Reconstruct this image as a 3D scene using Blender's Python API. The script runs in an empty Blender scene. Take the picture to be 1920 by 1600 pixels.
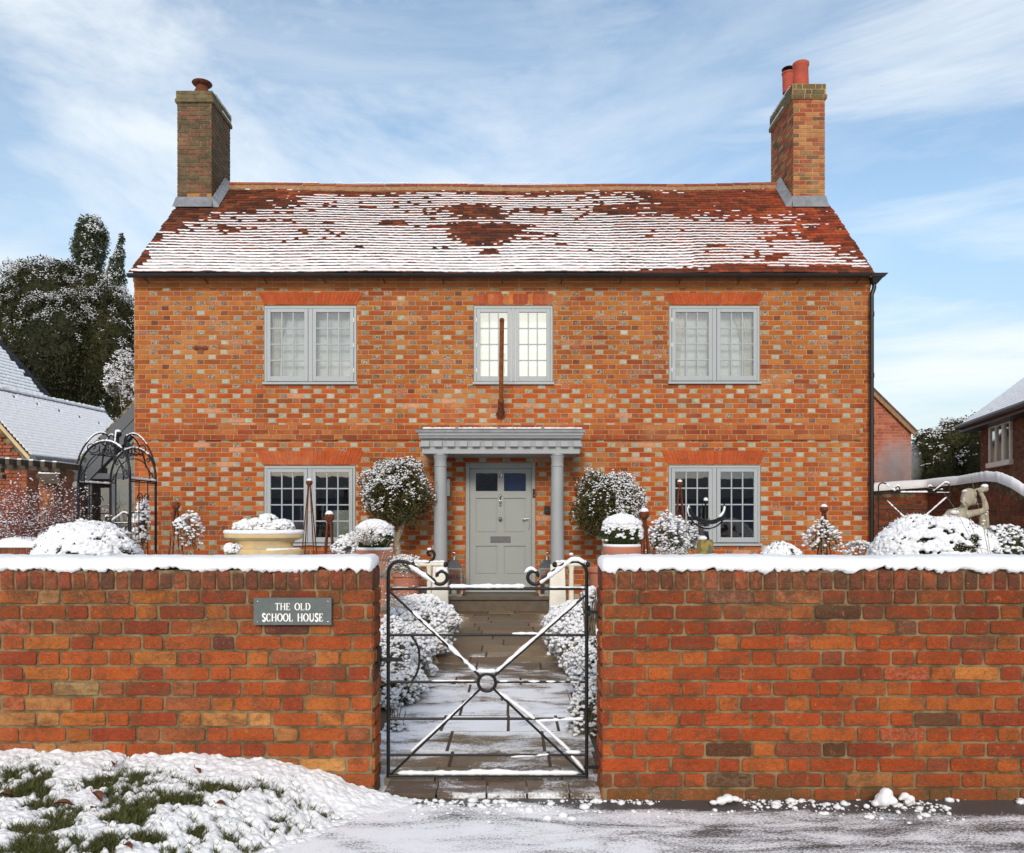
import bpy, bmesh, math, random
import numpy as np
from mathutils import Vector, Matrix, noise
R = math.radians
random.seed(7)
rs = np.random.RandomState(7)

# ------------------------------------------------------------------ camera, world, sun, exposure
S = bpy.context.scene
F, HY, ZC = 1540.0, 975.0, 1.364
def at(px, py, Y): return Vector(((px-960)*Y/F, Y, ZC-(py-HY)*Y/F))
cd = bpy.data.cameras.new('camera'); cam = bpy.data.objects.new('camera', cd); S.collection.objects.link(cam)
cam.location = (0, 0, ZC); cam.rotation_euler = (R(90), 0, 0)
cd.sensor_width = 36; cd.lens = F/1920*36; cd.shift_y = (HY-800)/1920; cd.clip_end = 3000; cd.clip_start = .05
S.camera = cam
S.render.engine = 'CYCLES'
S.view_settings.view_transform = 'Standard'; S.view_settings.look = 'None'
S.view_settings.exposure = 0.5; S.view_settings.gamma = 1
SUN_EL, SUN_DX = R(27), -0.08          # sun low behind the photographer, a little to the left
sd = bpy.data.lights.new('sun', 'SUN'); sd.energy = 1.7; sd.angle = R(14); sd.color = (1.0, .89, .755)
so = bpy.data.objects.new('sun', sd); S.collection.objects.link(so)
sv = Vector((SUN_DX, -1, 0)).normalized(); sdir = Vector((sv.x*math.cos(SUN_EL), sv.y*math.cos(SUN_EL), math.sin(SUN_EL)))
so.rotation_euler = sdir.to_track_quat('Z', 'Y').to_euler(); so.location = (-6, -10, 12)
W = bpy.data.worlds.new('World'); S.world = W; W.use_nodes = True

# ------------------------------------------------------------------ node helpers
class NT:
    def __init__(s, nt): s.nt = nt; s.nt.nodes.clear()
    def n(s, t, **k):
        nd = s.nt.nodes.new(t)
        for a, b in k.items():
            if a.startswith('i_'): nd.inputs[a[2:].replace('_', ' ')].default_value = b
            else: setattr(nd, a, b)
        return nd
    def l(s, a, b): s.nt.links.new(a, b)
    def setin(s, sock, v):
        if hasattr(v, 'is_output') or isinstance(v, bpy.types.NodeSocket): s.l(v, sock)
        else:
            if isinstance(v, (tuple, list)) and len(v) == 3 and sock.type == 'RGBA': v = (*v, 1)
            sock.default_value = v
    def coord(s, kind='Object', scale=(1, 1, 1), rot=(0, 0, 0), loc=(0, 0, 0)):
        t = s.n('ShaderNodeTexCoord'); m = s.n('ShaderNodeMapping')
        m.inputs['Scale'].default_value = scale; m.inputs['Rotation'].default_value = rot; m.inputs['Location'].default_value = loc
        s.l(t.outputs[kind], m.inputs['Vector']); return m.outputs[0]
    def pos(s, scale=(1, 1, 1), rot=(0, 0, 0), loc=(0, 0, 0)):
        t = s.n('ShaderNodeNewGeometry'); m = s.n('ShaderNodeMapping')
        m.inputs['Scale'].default_value = scale; m.inputs['Rotation'].default_value = rot; m.inputs['Location'].default_value = loc
        s.l(t.outputs['Position'], m.inputs['Vector']); return m.outputs[0]
    def noise(s, vec, scale, detail=4, rough=.55, dist=0):
        t = s.n('ShaderNodeTexNoise'); t.inputs['Scale'].default_value = scale; t.inputs['Detail'].default_value = detail
        t.inputs['Roughness'].default_value = rough; t.inputs['Distortion'].default_value = dist
        s.l(vec, t.inputs['Vector']); return t.outputs[0]
    def ramp(s, fac, stops, interp='LINEAR'):
        r = s.n('ShaderNodeValToRGB'); r.color_ramp.interpolation = interp
        e = r.color_ramp.elements
        while len(e) < len(stops): e.new(.5)
        for i, (p, c) in enumerate(stops):
            e[i].position = p; e[i].color = (c, c, c, 1) if not isinstance(c, (tuple, list)) else (*c, 1)
        s.setin(r.inputs[0], fac); return r.outputs[0]
    def mix(s, fac, a, b, mode='MIX'):
        m = s.n('ShaderNodeMix', data_type='RGBA', blend_type=mode)
        s.setin(m.inputs[0], fac); s.setin(m.inputs[6], a); s.setin(m.inputs[7], b); return m.outputs[2]
    def math(s, op, a, b=0.0, c=None, clamp=False):
        m = s.n('ShaderNodeMath', operation=op, use_clamp=clamp); s.setin(m.inputs[0], a); s.setin(m.inputs[1], b)
        if c is not None: s.setin(m.inputs[2], c)
        return m.outputs[0]
    def bump(s, h, strength, dist=.01, normal=None):
        b = s.n('ShaderNodeBump'); b.inputs['Strength'].default_value = strength; b.inputs['Distance'].default_value = dist
        s.l(h, b.inputs['Height'])
        if normal: s.l(normal, b.inputs['Normal'])
        return b.outputs[0]
    def principled(s, col, rough=.7, normal=None, metal=0, spec=.5, **k):
        p = s.n('ShaderNodeBsdfPrincipled'); s.setin(p.inputs['Base Color'], col); s.setin(p.inputs['Roughness'], rough)
        p.inputs['Metallic'].default_value = metal; p.inputs['Specular IOR Level'].default_value = spec
        if normal: s.l(normal, p.inputs['Normal'])
        for a, b in k.items(): s.setin(p.inputs[a.replace('_', ' ')], b)
        return p.outputs[0]
    def out(s, sh, vol=None):
        o = s.n('ShaderNodeOutputMaterial')
        if sh: s.l(sh, o.inputs[0])
        if vol: s.l(vol, o.inputs[1])
def material(name):
    m = bpy.data.materials.new(name); m.use_nodes = True; return m, NT(m.node_tree)

# ------------------------------------------------------------------ world: physical sky with thin cirrus
w = NT(W.node_tree)
sky = w.n('ShaderNodeTexSky', sky_type='NISHITA', sun_disc=False, sun_elevation=SUN_EL, sun_rotation=math.atan2(sv.x, sv.y) % (2*math.pi))
sky.air_density = 1.0; sky.dust_density = 1.2; sky.ozone_density = 2.2; sky.altitude = 50
CR1, CL1, CR2, CL2 = -40, (5.1, .1, 0), 24, (3.1, 5.3, 0)
tc = w.n('ShaderNodeTexCoord'); sx = w.n('ShaderNodeSeparateXYZ'); w.l(tc.outputs['Generated'], sx.inputs[0])
# thin cirrus: long soft streaks in two directions, broken up by a finer noise
def streaks(rot, scale, loc, sc, det, dist):
    mp = w.n('ShaderNodeMapping'); mp.inputs['Rotation'].default_value = (0, R(rot), 0); mp.inputs['Scale'].default_value = scale; mp.inputs['Location'].default_value = loc
    w.l(tc.outputs['Generated'], mp.inputs[0]); return w.noise(mp.outputs[0], sc, det, .61, dist)
n1 = streaks(CR1, (.9, .9, 2.3), CL1, 1.9, 8, .5)
n2 = streaks(CR2, (.7, .7, 4.2), CL2, 2.0, 8, .35)
rgt = w.ramp(w.math('MULTIPLY_ADD', sx.outputs[0], .8, .5), [(.48, 0), (.72, 1)])
c1 = w.math('MULTIPLY', w.ramp(n1, [(.42, 0), (.63, .90)]), w.math('MULTIPLY_ADD', rgt, -.55, 1.0)); c2 = w.math('MULTIPLY', w.ramp(n2, [(.41, 0), (.62, .92)]), w.math('MULTIPLY_ADD', rgt, .6, .4))
cl = w.math('MAXIMUM', c1, c2)
low = w.ramp(sx.outputs[2], [(.0, .42), (.14, .20), (.28, .03), (.5, .0)])
back = w.ramp(w.math('MULTIPLY', sx.outputs[1], -1), [(.0, 0), (.5, .55)])
cl = w.math('MAXIMUM', w.math('ADD', w.math('MULTIPLY', cl, .9), low, clamp=True), back)
grade = w.ramp(sx.outputs[2], [(.0, .50), (.12, .62), (.3, .95), (.55, 1.0)])
skc = w.mix(1.0, w.mix(1.0, sky.outputs[0], grade, 'MULTIPLY'), (1.34, 1.27, 1.12), 'MULTIPLY')
full = w.mix(cl, skc, (5.2, 5.55, 5.8))
bg = w.n('ShaderNodeBackground'); w.l(full, bg.inputs[0]); bg.inputs[1].default_value = 0.13
wo = w.n('ShaderNodeOutputWorld'); w.l(bg.outputs[0], wo.inputs[0])

# ------------------------------------------------------------------ materials
M = {}
def brick_material(name, mottle=.35, speckle_scale=70, rough=.85, bumps=.5, grime=False):
    m, t = material(name); p = t.pos()
    a = t.n('ShaderNodeAttribute', attribute_name='bc')
    big = t.noise(p, 9, 4); mid = t.noise(p, 42, 5, .65); fine = t.noise(p, 190, 3, .6)
    c = t.mix(t.ramp(big, [(.3, 0), (.7, .5)]), a.outputs['Color'], (.62, .50, .42), 'MULTIPLY')
    c = t.mix(mottle, c, t.ramp(mid, [(.30, (.30, .22, .18)), (.5, (.8, .8, .8)), (.72, (1, 1, 1))]), 'MULTIPLY')
    c = t.mix(t.ramp(fine, [(.60, 0), (.74, .55)]), c, (.12, .06, .04))
    c = t.mix(t.ramp(t.noise(p, 260, 2), [(.69, 0), (.75, .6)]), c, (.75, .6, .5))
    sp = t.noise(p, speckle_scale, 3, .6, .3)
    spm = t.math('MULTIPLY', t.ramp(sp, [(.47, 0), (.53, 1)]), a.outputs['Alpha'])
    c = t.mix(spm, c, (.50, .47, .38))
    st = t.math('MULTIPLY', t.ramp(t.noise(t.pos(scale=(1.6, 1.6, .35)), 1.6, 6, .6, .4), [(.45, 0), (.68, 1)]), .38); c = t.mix(st, c, (.62, .52, .42), 'MULTIPLY'); pa = t.ramp(t.noise(p, 1.1, 5, .6, .3), [(.55, 0), (.72, .30)]); c = t.mix(pa, c, (.50, .30, .15))
    if grime:
        gp = t.noise(t.pos(scale=(1, 1, 1.6)), 7.5, 7, .72, .6); c = t.mix(t.ramp(gp, [(.49, 0), (.64, .72)]), c, (.13, .058, .026)); zt = t.n('ShaderNodeSeparateXYZ'); t.l(t.n('ShaderNodeNewGeometry').outputs['Position'], zt.inputs[0]); tp_ = t.math('MULTIPLY', t.ramp(t.math('MULTIPLY', zt.outputs[2], .5), [(.36, 0), (.52, 1), (.58, 1), (.62, 0)]), t.ramp(t.noise(t.pos(scale=(1, 1, .8)), 13, 6, .75, .6), [(.42, 0), (.58, .75)])); c = t.mix(tp_, c, (.085, .045, .022)); ft_ = t.math('MULTIPLY', t.ramp(zt.outputs[2], [(.02, 1), (.16, 0)]), t.ramp(t.noise(p, 9, 5, .7), [(.35, 0), (.6, .7)])); c = t.mix(ft_, c, (.13, .08, .03)); pit = t.noise(p, 110, 4, .75, .8); c = t.mix(t.ramp(pit, [(.57, 0), (.66, .8)]), c, (.075, .030, .014)); pl = t.noise(p, 26, 5, .7, .5); c = t.mix(t.ramp(pl, [(.60, 0), (.72, .38)]), c, (.62, .27, .11)); c = t.mix(t.ramp(t.noise(p, 330, 2), [(.66, 0), (.72, .55)]), c, (.62, .50, .40))
    h = t.math('ADD', mid, t.math('MULTIPLY', fine, .5)) if not grime else t.math('ADD', t.math('MULTIPLY', mid, 1.4), t.math('ADD', t.math('MULTIPLY', fine, .9), t.math('MULTIPLY', pit, -.8)))
    t.out(t.principled(c, rough, t.bump(h, bumps, .006), spec=.25)); M[name] = m; return m
brick_material('facade_brick', .30, 62)
brick_material('wall_brick', .42, 48, .85, 1.0, True)
def simple(name, col, rough=.6, metal=0, var=.15, nscale=20, bumps=.2, spec=.4, col2=None, thr=(.35, .65), **k):
    m, t = material(name); p = t.pos()
    nn = t.noise(p, nscale, 5, .6)
    c2 = col2 or tuple(x*(1-var) for x in col)
    c = t.mix(t.ramp(nn, [(thr[0], 0), (thr[1], 1)]), col, c2)
    t.out(t.principled(c, rough, t.bump(t.noise(p, nscale*4, 3), bumps, .004), metal, spec, **k)); M[name] = m; return m
simple('mortar_facade', (.50, .30, .14), .95, var=.3, nscale=8, spec=.1)
simple('mortar_wall', (.235, .17, .095), .95, nscale=9, spec=.1, bumps=1, col2=(.09, .07, .04), thr=(.40, .60))
simple('arch_brick', (.52, .13, .045), .85, var=.25, nscale=14, spec=.2)
simple('grey_paint', (.315, .345, .36), .45, var=.05, nscale=3, bumps=.03)
simple('door_paint', (.285, .305, .30), .42, var=.05, nscale=3, bumps=.03)
simple('porch_paint', (.30, .32, .335), .4, var=.07, nscale=4, bumps=.04)
simple('white_paint', (.74, .71, .64), .5, var=.12, nscale=9, bumps=.1)
simple('cream_iron', (.70, .66, .55), .5, var=.15, nscale=12)
simple('lead', (.20, .215, .24), .5, var=.35, nscale=7, bumps=.15, spec=.5)
simple('black_iron', (.010, .010, .011), .5, var=.4, nscale=30, bumps=.3, spec=.3)
simple('gutter_black', (.012, .011, .011), .4, var=.3, nscale=10)
simple('rust', (.17, .055, .025), .85, nscale=30, bumps=.6, spec=.2, col2=(.07, .02, .012))
simple('rust_orange', (.34, .12, .035), .8, nscale=14, bumps=.4, spec=.2, col2=(.20, .055, .02))
simple('terracotta', (.44, .15, .085), .8, nscale=9, bumps=.3, spec=.2, col2=(.36, .17, .12))
simple('chimney_pot', (.42, .075, .04), .75, var=.25, nscale=6)
simple('stone_urn', (.56, .41, .20), .85, nscale=7, bumps=.5, spec=.2, col2=(.42, .34, .22))
simple('moss_stone', (.30, .22, .06), .9, nscale=14, bumps=.8, spec=.1, col2=(.12, .12, .08), thr=(.42, .55))
simple('statue_stone', (.40, .36, .27), .85, nscale=12, bumps=.5, spec=.2, col2=(.24, .22, .17))
simple('slate_sign', (.105, .125, .125), .6, var=.2, nscale=30, bumps=.1)
simple('sign_letter', (.80, .80, .76), .6, var=.05)
simple('chrome', (.62, .60, .56), .22, metal=1, var=.1, bumps=.02)
simple('pewter', (.16, .16, .17), .4, metal=.8, var=.5, nscale=60)
simple('plastic_black', (.01, .01, .011), .35, bumps=.02)
simple('timber', (.10, .075, .05), .85, nscale=10, bumps=.5, col2=(.05, .04, .028))
simple('step_slate', (.105, .080, .055), .45, var=.4, nscale=9, bumps=.3)
simple('charcoal_paint', (.085, .095, .11), .5, var=.1)
simple('plaster', (.42, .38, .33), .9, var=.1)
simple('bark', (.30, .25, .17), .9, nscale=22, bumps=.9, col2=(.14, .11, .075))
simple('twig_red', (.16, .05, .045), .8, var=.3)
simple('twig_pale', (.42, .36, .30), .8, var=.3)
simple('soil', (.055, .038, .025), .95, nscale=14, bumps=1, col2=(.10, .065, .035))
simple('dead_leaf', (.17, .055, .025), .7, nscale=40, col2=(.07, .025, .015), spec=.3)
simple('cream_cloth', (.72, .68, .58), .9, var=.12, nscale=4)
simple('net', (.88, .88, .87), .9, var=.22, nscale=2.2)
simple('cabinet', (.62, .64, .55), .5, var=.08)
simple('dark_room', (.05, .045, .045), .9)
simple('verge_mortar', (.34, .19, .095), .9, var=.4, nscale=20)
simple('candle', (.75, .72, .62), .6)
simple('road_kerb', (.20, .19, .18), .9, var=.3, nscale=12)

def snow_mat(name, tint=(.79, .80, .83)):
    m, t = material(name); p = t.pos()
    h = t.math('ADD', t.noise(p, 45, 4, .6), t.math('MULTIPLY', t.noise(p, 260, 3), .45))
    t.out(t.principled(tint, .75, t.bump(h, .7, .010), spec=.25, Subsurface_Weight=.0)); M[name] = m
snow_mat('snow')
def leaf_mat(name, c1, c2, rough=.5):
    m, t = material(name)
    g = t.n('ShaderNodeNewGeometry')
    c = t.mix(g.outputs['Random Per Island'], c1, c2)
    d = t.principled(c, rough, spec=.35)
    tr = t.n('ShaderNodeBsdfTranslucent'); t.setin(tr.inputs[0], c)
    mx = t.n('ShaderNodeMixShader'); mx.inputs[0].default_value = .2; t.l(d, mx.inputs[1]); t.l(tr.outputs[0], mx.inputs[2])
    t.out(mx.outputs[0]); M[name] = m
leaf_mat('leaf_bay', (.045, .055, .016), (.11, .085, .03))
leaf_mat('leaf_box', (.025, .045, .012), (.07, .085, .02))
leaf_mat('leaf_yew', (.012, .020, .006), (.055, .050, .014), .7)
leaf_mat('leaf_cypress', (.030, .045, .024), (.075, .09, .045), .7)
leaf_mat('leaf_light', (.07, .10, .03), (.18, .17, .06))
leaf_mat('grass_blade', (.045, .075, .015), (.16, .15, .05))
leaf_mat('leaf_grey', (.16, .18, .13), (.30, .30, .24))
leaf_mat('berry_leaf', (.12, .10, .03), (.22, .07, .03))

def glass(name, boost=2.2, wav=.012):
    m, t = material(name); p = t.pos()
    fr = t.n('ShaderNodeFresnel'); fr.inputs[0].default_value = 1.5
    nb = t.bump(t.noise(p, 2.3, 2), wav, .05)
    gl = t.n('ShaderNodeBsdfGlossy'); gl.inputs['Roughness'].default_value = .015; t.l(nb, gl.inputs['Normal'])
    tr = t.n('ShaderNodeBsdfTransparent'); tr.inputs[0].default_value = (.86, .89, .90, 1)
    mx = t.n('ShaderNodeMixShader'); t.l(t.math('MULTIPLY', fr.outputs[0], boost, clamp=True), mx.inputs[0])
    t.l(tr.outputs[0], mx.inputs[1]); t.l(gl.outputs[0], mx.inputs[2]); t.out(mx.outputs[0]); M[name] = m
glass('glass', 3.3)
m, t = material('lit_blind'); t.out(t.principled((.85, .84, .80), .8, Emission_Color=(1, .94, .78, 1), Emission_Strength=.60)); M['lit_blind'] = m  # emissive sheet material imitating daylight from a rear window

def tile_material():
    m, t = material('roof_tile'); p = t.pos()
    a = t.n('ShaderNodeAttribute', attribute_name='bc')
    c = t.mix(.7, a.outputs['Color'], t.ramp(t.noise(p, 18, 5, .7), [(.3, .35), (.65, 1.0)]), 'MULTIPLY')
    t.out(t.principled(c, .9, t.bump(t.noise(p, 80, 3), .6, .006), spec=.15)); M['roof_tile'] = m
tile_material()
def road_material():
    m, t = material('road_surface'); p = t.pos()
    asph = t.mix(t.ramp(t.noise(p, 160, 3), [(.4, 0), (.7, 1)]), (.030, .026, .024), (.10, .09, .085))
    sx = t.n('ShaderNodeSeparateXYZ'); t.l(p, sx.inputs[0])
    wp = t.pos(scale=(1.0, 3.0, 1))
    a = t.noise(wp, 2.1, 9, .68, .5); b = t.noise(t.pos(scale=(1, 1.5, 1)), 75, 5, .8)
    # bare, wet strip along the foot of the wall; snow elsewhere, thinning to the right
    strip = t.ramp(sx.outputs[1], [(.0, 0), (1, 1)])
    dy = t.math('MULTIPLY_ADD', t.math('MULTIPLY_ADD', sx.outputs[0], .045, t.math('MULTIPLY_ADD', t.noise(p, 5.5, 5, .65), -.16, sx.outputs[1])), -11.0, 11.0*3.895, clamp=True)       # 0 at the wall foot .. 1 from 3.66 towards camera
    dxr = t.math('MULTIPLY_ADD', sx.outputs[0], -.24, .96)
    v = t.math('ADD', t.math('MULTIPLY_ADD', a, 1.25, -.125), t.math('MULTIPLY', t.math('SUBTRACT', b, .5), 1.35))
    v = t.math('ADD', v, t.math('MULTIPLY', t.math('SUBTRACT', dxr, .5), .30))
    v = t.math('ADD', v, t.math('MULTIPLY', t.math('SUBTRACT', dy, 1.0), .5))
    mask = t.ramp(v, [(.43, 0.03), (.52, .5), (.66, .95)])
    c = t.mix(mask, asph, (.93, .93, .97))
    h = t.math('ADD', t.math('MULTIPLY', mask, 1.2), t.noise(p, 90, 4, .7))
    t.out(t.principled(c, t.ramp(mask, [(0, .5), (1, .8)]), t.bump(h, .4, .010), spec=.35)); M['road_surface'] = m
road_material()
def path_material():
    m, t = material('path_stone'); p = t.pos()
    a = t.n('ShaderNodeAttribute', attribute_name='bc')
    c = t.mix(.6, a.outputs['Color'], t.ramp(t.noise(p, 14, 6, .7), [(.3, .45), (.7, 1.1)]), 'MULTIPLY')
    sx = t.n('ShaderNodeSeparateXYZ'); t.l(p, sx.inputs[0])
    n = t.noise(t.pos(scale=(.8, 1.5, 1)), 2.6, 9, .72, .5); f = t.noise(p, 85, 3, .8)
    # most dusting between the gate and the middle of the path, swept almost clear towards the door
    far = t.ramp(t.math('MULTIPLY', sx.outputs[1], .1), [(.44, .44), (.52, .60), (.64, .57), (.74, .43), (.84, .30), (1, .22)])
    v = t.math('ADD', t.math('ADD', n, t.math('SUBTRACT', far, .5)), t.math('MULTIPLY', t.math('SUBTRACT', f, .5), .38))
    mask = t.ramp(v, [(.46, 0), (.52, .55), (.62, .95)])
    c = t.mix(mask, c, (.88, .89, .93))
    t.out(t.principled(c, t.ramp(mask, [(0, .38), (1, .8)]), t.bump(t.math('ADD', mask, t.noise(p, 60, 4)), .4, .01), spec=.4)); M['path_stone'] = m
path_material()

# ------------------------------------------------------------------ object helpers
ORG = {}
def tag(o, label=None, cat=None, group=None, kind=None):
    if label: o['label'] = label
    if cat: o['category'] = cat
    if group: o['group'] = group
    if kind: o['kind'] = kind
    return o
def link(o): S.collection.objects.link(o); return o
def thing(name, label, cat, loc, group=None):
    o = link(bpy.data.objects.new(name, None)); o.location = loc; o.empty_display_size = .1
    ORG[o.name] = Vector(loc); return tag(o, label, cat, group)
def place(me, name, mats, parent, loc):
    mats = mats if isinstance(mats, (list, tuple)) else [mats]
    for mm in mats: me.materials.append(M[mm])
    o = link(bpy.data.objects.new(name, me))
    if parent is not None: o.parent = parent; ORG[o.name] = ORG[parent.name]
    else: o.location = loc; ORG[o.name] = Vector(loc)
    return o
def base_of(parent, loc): return ORG[parent.name] if parent is not None else Vector(loc)

class MB:
    def __init__(s): s.v = []; s.f = []; s.m = []; s.c = []; s.cc = None; s.mi = 0
    def add(s, vs, fs):
        b = len(s.v); s.v += [tuple(x) for x in vs]
        for f in fs: s.f.append(tuple(b+i for i in f)); s.m.append(s.mi); s.c.append(s.cc or (.5, .5, .5, 0))
    def box(s, x0, x1, y0, y1, z0, z1):
        x0, x1 = min(x0, x1), max(x0, x1); y0, y1 = min(y0, y1), max(y0, y1); z0, z1 = min(z0, z1), max(z0, z1)
        s.add([(x0,y0,z0),(x1,y0,z0),(x1,y1,z0),(x0,y1,z0),(x0,y0,z1),(x1,y0,z1),(x1,y1,z1),(x0,y1,z1)],
              [(0,3,2,1),(4,5,6,7),(0,1,5,4),(1,2,6,5),(2,3,7,6),(3,0,4,7)]); return s
    def hexa(s, b4, t4):
        s.add(list(b4)+list(t4), [(0,3,2,1),(4,5,6,7),(0,1,5,4),(1,2,6,5),(2,3,7,6),(3,0,4,7)]); return s
    def quad(s, *p): s.add(p, [tuple(range(len(p)))]); return s
    def prism(s, pts, d):                       # polygon extruded along vector d
        n = len(pts); d = Vector(d); a = [Vector(p) for p in pts]
        s.add(a+[p+d for p in a], [tuple(range(n))[::-1], tuple(range(n, 2*n))]+[(i, (i+1) % n, n+(i+1) % n, n+i) for i in range(n)]); return s
    def tube(s, pts, r, k=8, closed=False, caps=True):
        pts = [Vector(p) for p in pts]; n = len(pts)
        rr = r if isinstance(r, (list, tuple)) else [r]*n
        T = []
        for i in range(n):
            a = pts[i-1] if (i or closed) else pts[0]; b = pts[(i+1) % n] if (i < n-1 or closed) else pts[-1]
            d = (b-a); T.append(d.normalized() if d.length > 1e-9 else Vector((0, 0, 1)))
        up = Vector((0, 1, 0)) if abs(T[0].y) < .9 else Vector((1, 0, 0))
        N = (up - T[0]*up.dot(T[0])).normalized(); vs = []
        for i in range(n):
            N = (N - T[i]*N.dot(T[i])); N = N.normalized() if N.length > 1e-6 else T[i].orthogonal().normalized()
            B = T[i].cross(N)
            for j in range(k):
                a = 2*math.pi*j/k; vs.append(pts[i]+(N*math.cos(a)+B*math.sin(a))*rr[i])
        fs = []
        for i in range(n if closed else n-1):
            for j in range(k):
                a, b = i*k+j, i*k+(j+1) % k; c, d = ((i+1) % n)*k+(j+1) % k, ((i+1) % n)*k+j
                fs.append((a, b, c, d))
        if caps and not closed: fs += [tuple(range(k))[::-1], tuple((n-1)*k+j for j in range(k))]
        s.add(vs, fs); return s
    def lathe(s, prof, c, k=32, sq=None, capb=True, capt=True):
        c = Vector(c); vs = []; n = len(prof)
        for r, z in prof:
            for j in range(k):
                a = 2*math.pi*j/k; vs.append(c+Vector((r*math.cos(a), r*math.sin(a)*(sq or 1), z)))
        fs = [(i*k+j, i*k+(j+1) % k, (i+1)*k+(j+1) % k, (i+1)*k+j) for i in range(n-1) for j in range(k)]
        if capb: fs.append(tuple(range(k))[::-1])
        if capt: fs.append(tuple((n-1)*k+j for j in range(k)))
        s.add(vs, fs); return s
    def sphere(s, c, r, k=16, h=10, z=1, jit=0):
        c = Vector(c); rx, ry, rz = (r, r, r*z) if not isinstance(r, (tuple, list)) else r
        vs = [c+Vector((0, 0, -rz))]
        for i in range(1, h):
            p = math.pi*i/h
            for j in range(k):
                a = 2*math.pi*j/k; q = 1+random.uniform(-jit, jit)
                vs.append(c+Vector((rx*math.sin(p)*math.cos(a)*q, ry*math.sin(p)*math.sin(a)*q, -rz*math.cos(p)*q)))
        vs.append(c+Vector((0, 0, rz))); fs = []
        for j in range(k): fs.append((0, 1+(j+1) % k, 1+j)); fs.append((len(vs)-1, 1+(h-2)*k+j, 1+(h-2)*k+(j+1) % k))
        for i in range(h-2):
            for j in range(k): fs.append((1+i*k+j, 1+i*k+(j+1) % k, 1+(i+1)*k+(j+1) % k, 1+(i+1)*k+j))
        s.add(vs, fs); return s
    def build(s, name, mats, parent=None, loc=(0, 0, 0), smooth=False):
        b = base_of(parent, loc); V = np.array(s.v, dtype=np.float32).reshape(-1, 3) - np.array(b, dtype=np.float32)
        me = bpy.data.meshes.new(name); me.from_pydata(V.tolist(), [], s.f)
        me.polygons.foreach_set('material_index', s.m)
        if smooth is True: me.polygons.foreach_set('use_smooth', [True]*len(s.f))
        a = me.attributes.new('bc', 'FLOAT_COLOR', 'FACE'); a.data.foreach_set('color', np.array(s.c, dtype=np.float32).ravel())
        me.validate(); me.update()
        o = place(me, name, mats, parent, loc)
        if smooth == 'auto':
            me.polygons.foreach_set('use_smooth', [True]*len(me.polygons))
            try: me.set_sharp_from_angle(angle=R(35))
            except Exception: pass
        return o
def np_mesh(name, V, Fc, mats, parent=None, loc=(0, 0, 0), smooth=True):
    b = base_of(parent, loc); V = (V-np.array(b)).astype(np.float32); me = bpy.data.meshes.new(name)
    nf, k = Fc.shape; me.vertices.add(len(V)); me.vertices.foreach_set('co', V.ravel())
    me.loops.add(nf*k); me.loops.foreach_set('vertex_index', Fc.astype(np.int32).ravel())
    me.polygons.add(nf); me.polygons.foreach_set('loop_start', np.arange(0, nf*k, k, dtype=np.int32))
    me.polygons.foreach_set('use_smooth', np.full(nf, smooth))
    me.update(calc_edges=True); me.validate()
    return place(me, name, mats, parent, loc)

# vectorised value noise
def vn(x, y, seed=0):
    xi = np.floor(x).astype(np.int64); yi = np.floor(y).astype(np.int64); fx = x-xi; fy = y-yi
    fx = fx*fx*(3-2*fx); fy = fy*fy*(3-2*fy)
    def h(a, b):
        n = (a*374761393+b*668265263+seed*1442695041) & 0x7fffffff
        n = ((n ^ (n >> 13))*1274126177) & 0x7fffffff
        return ((n ^ (n >> 16)) & 0xffff)/65535.0
    return (h(xi, yi)*(1-fx)+h(xi+1, yi)*fx)*(1-fy)+(h(xi, yi+1)*(1-fx)+h(xi+1, yi+1)*fx)*fy
def fbm(x, y, seed=0, o=4):
    t = 0; a = .5; s = 0
    for i in range(o): t = t+a*vn(x*2**i, y*2**i, seed+i); s += a; a *= .55
    return t/s
def n1d(x, seed=0, o=3): return float(fbm(np.array([x]), np.array([seed*7.3]), seed, o)[0])

# leaves / blobs ------------------------------------------------------
def leaves(C, size, out=None, aspect=.45, droop=0., rng=rs):
    """two-triangle bent leaves at points C -> V,F"""
    n = len(C); C = np.asarray(C)
    d = rng.normal(size=(n, 3)); 
    if out is not None: d = d*.7+out
    d[:, 2] -= droop; d /= np.linalg.norm(d, axis=1)[:, None]+1e-9
    r = rng.normal(size=(n, 3)); sdv = np.cross(d, r); sdv /= np.linalg.norm(sdv, axis=1)[:, None]+1e-9
    L = (size*rng.uniform(.6, 1.35, n))[:, None]
    V = np.empty((n, 4, 3)); V[:, 0] = C-d*L*.5; V[:, 1] = C+sdv*L*aspect*.5; V[:, 2] = C+d*L*.5; V[:, 3] = C-sdv*L*aspect*.5
    return V.reshape(-1, 3), np.arange(n*4).reshape(n, 4)
_ico = None
def blobs(C, r, flat=.65, jit=.25, rng=rs, sub=1):
    global _ico
    key = sub
    if _ico is None: _ico = {}
    if key not in _ico:
        bm = bmesh.new(); bmesh.ops.create_icosphere(bm, subdivisions=sub, radius=1); bm.verts.ensure_lookup_table()
        _ico[key] = (np.array([v.co[:] for v in bm.verts]), np.array([[v.index for v in f.verts] for f in bm.faces])); bm.free()
    v, f = _ico[key]; n = len(C); C = np.asarray(C)
    rr = (np.asarray(r)*np.ones(n))*rng.uniform(.6, 1.4, n)
    V = v[None]*(1+rng.uniform(-jit, jit, (n, len(v), 1)))*rr[:, None, None]
    V = V*np.stack([rng.uniform(.8, 1.3, n), rng.uniform(.8, 1.3, n), np.full(n, flat)], 1)[:, None, :]
    V = V+C[:, None, :]
    return V.reshape(-1, 3), (f[None]+np.arange(n)[:, None, None]*len(v)).reshape(-1, 3)
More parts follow.
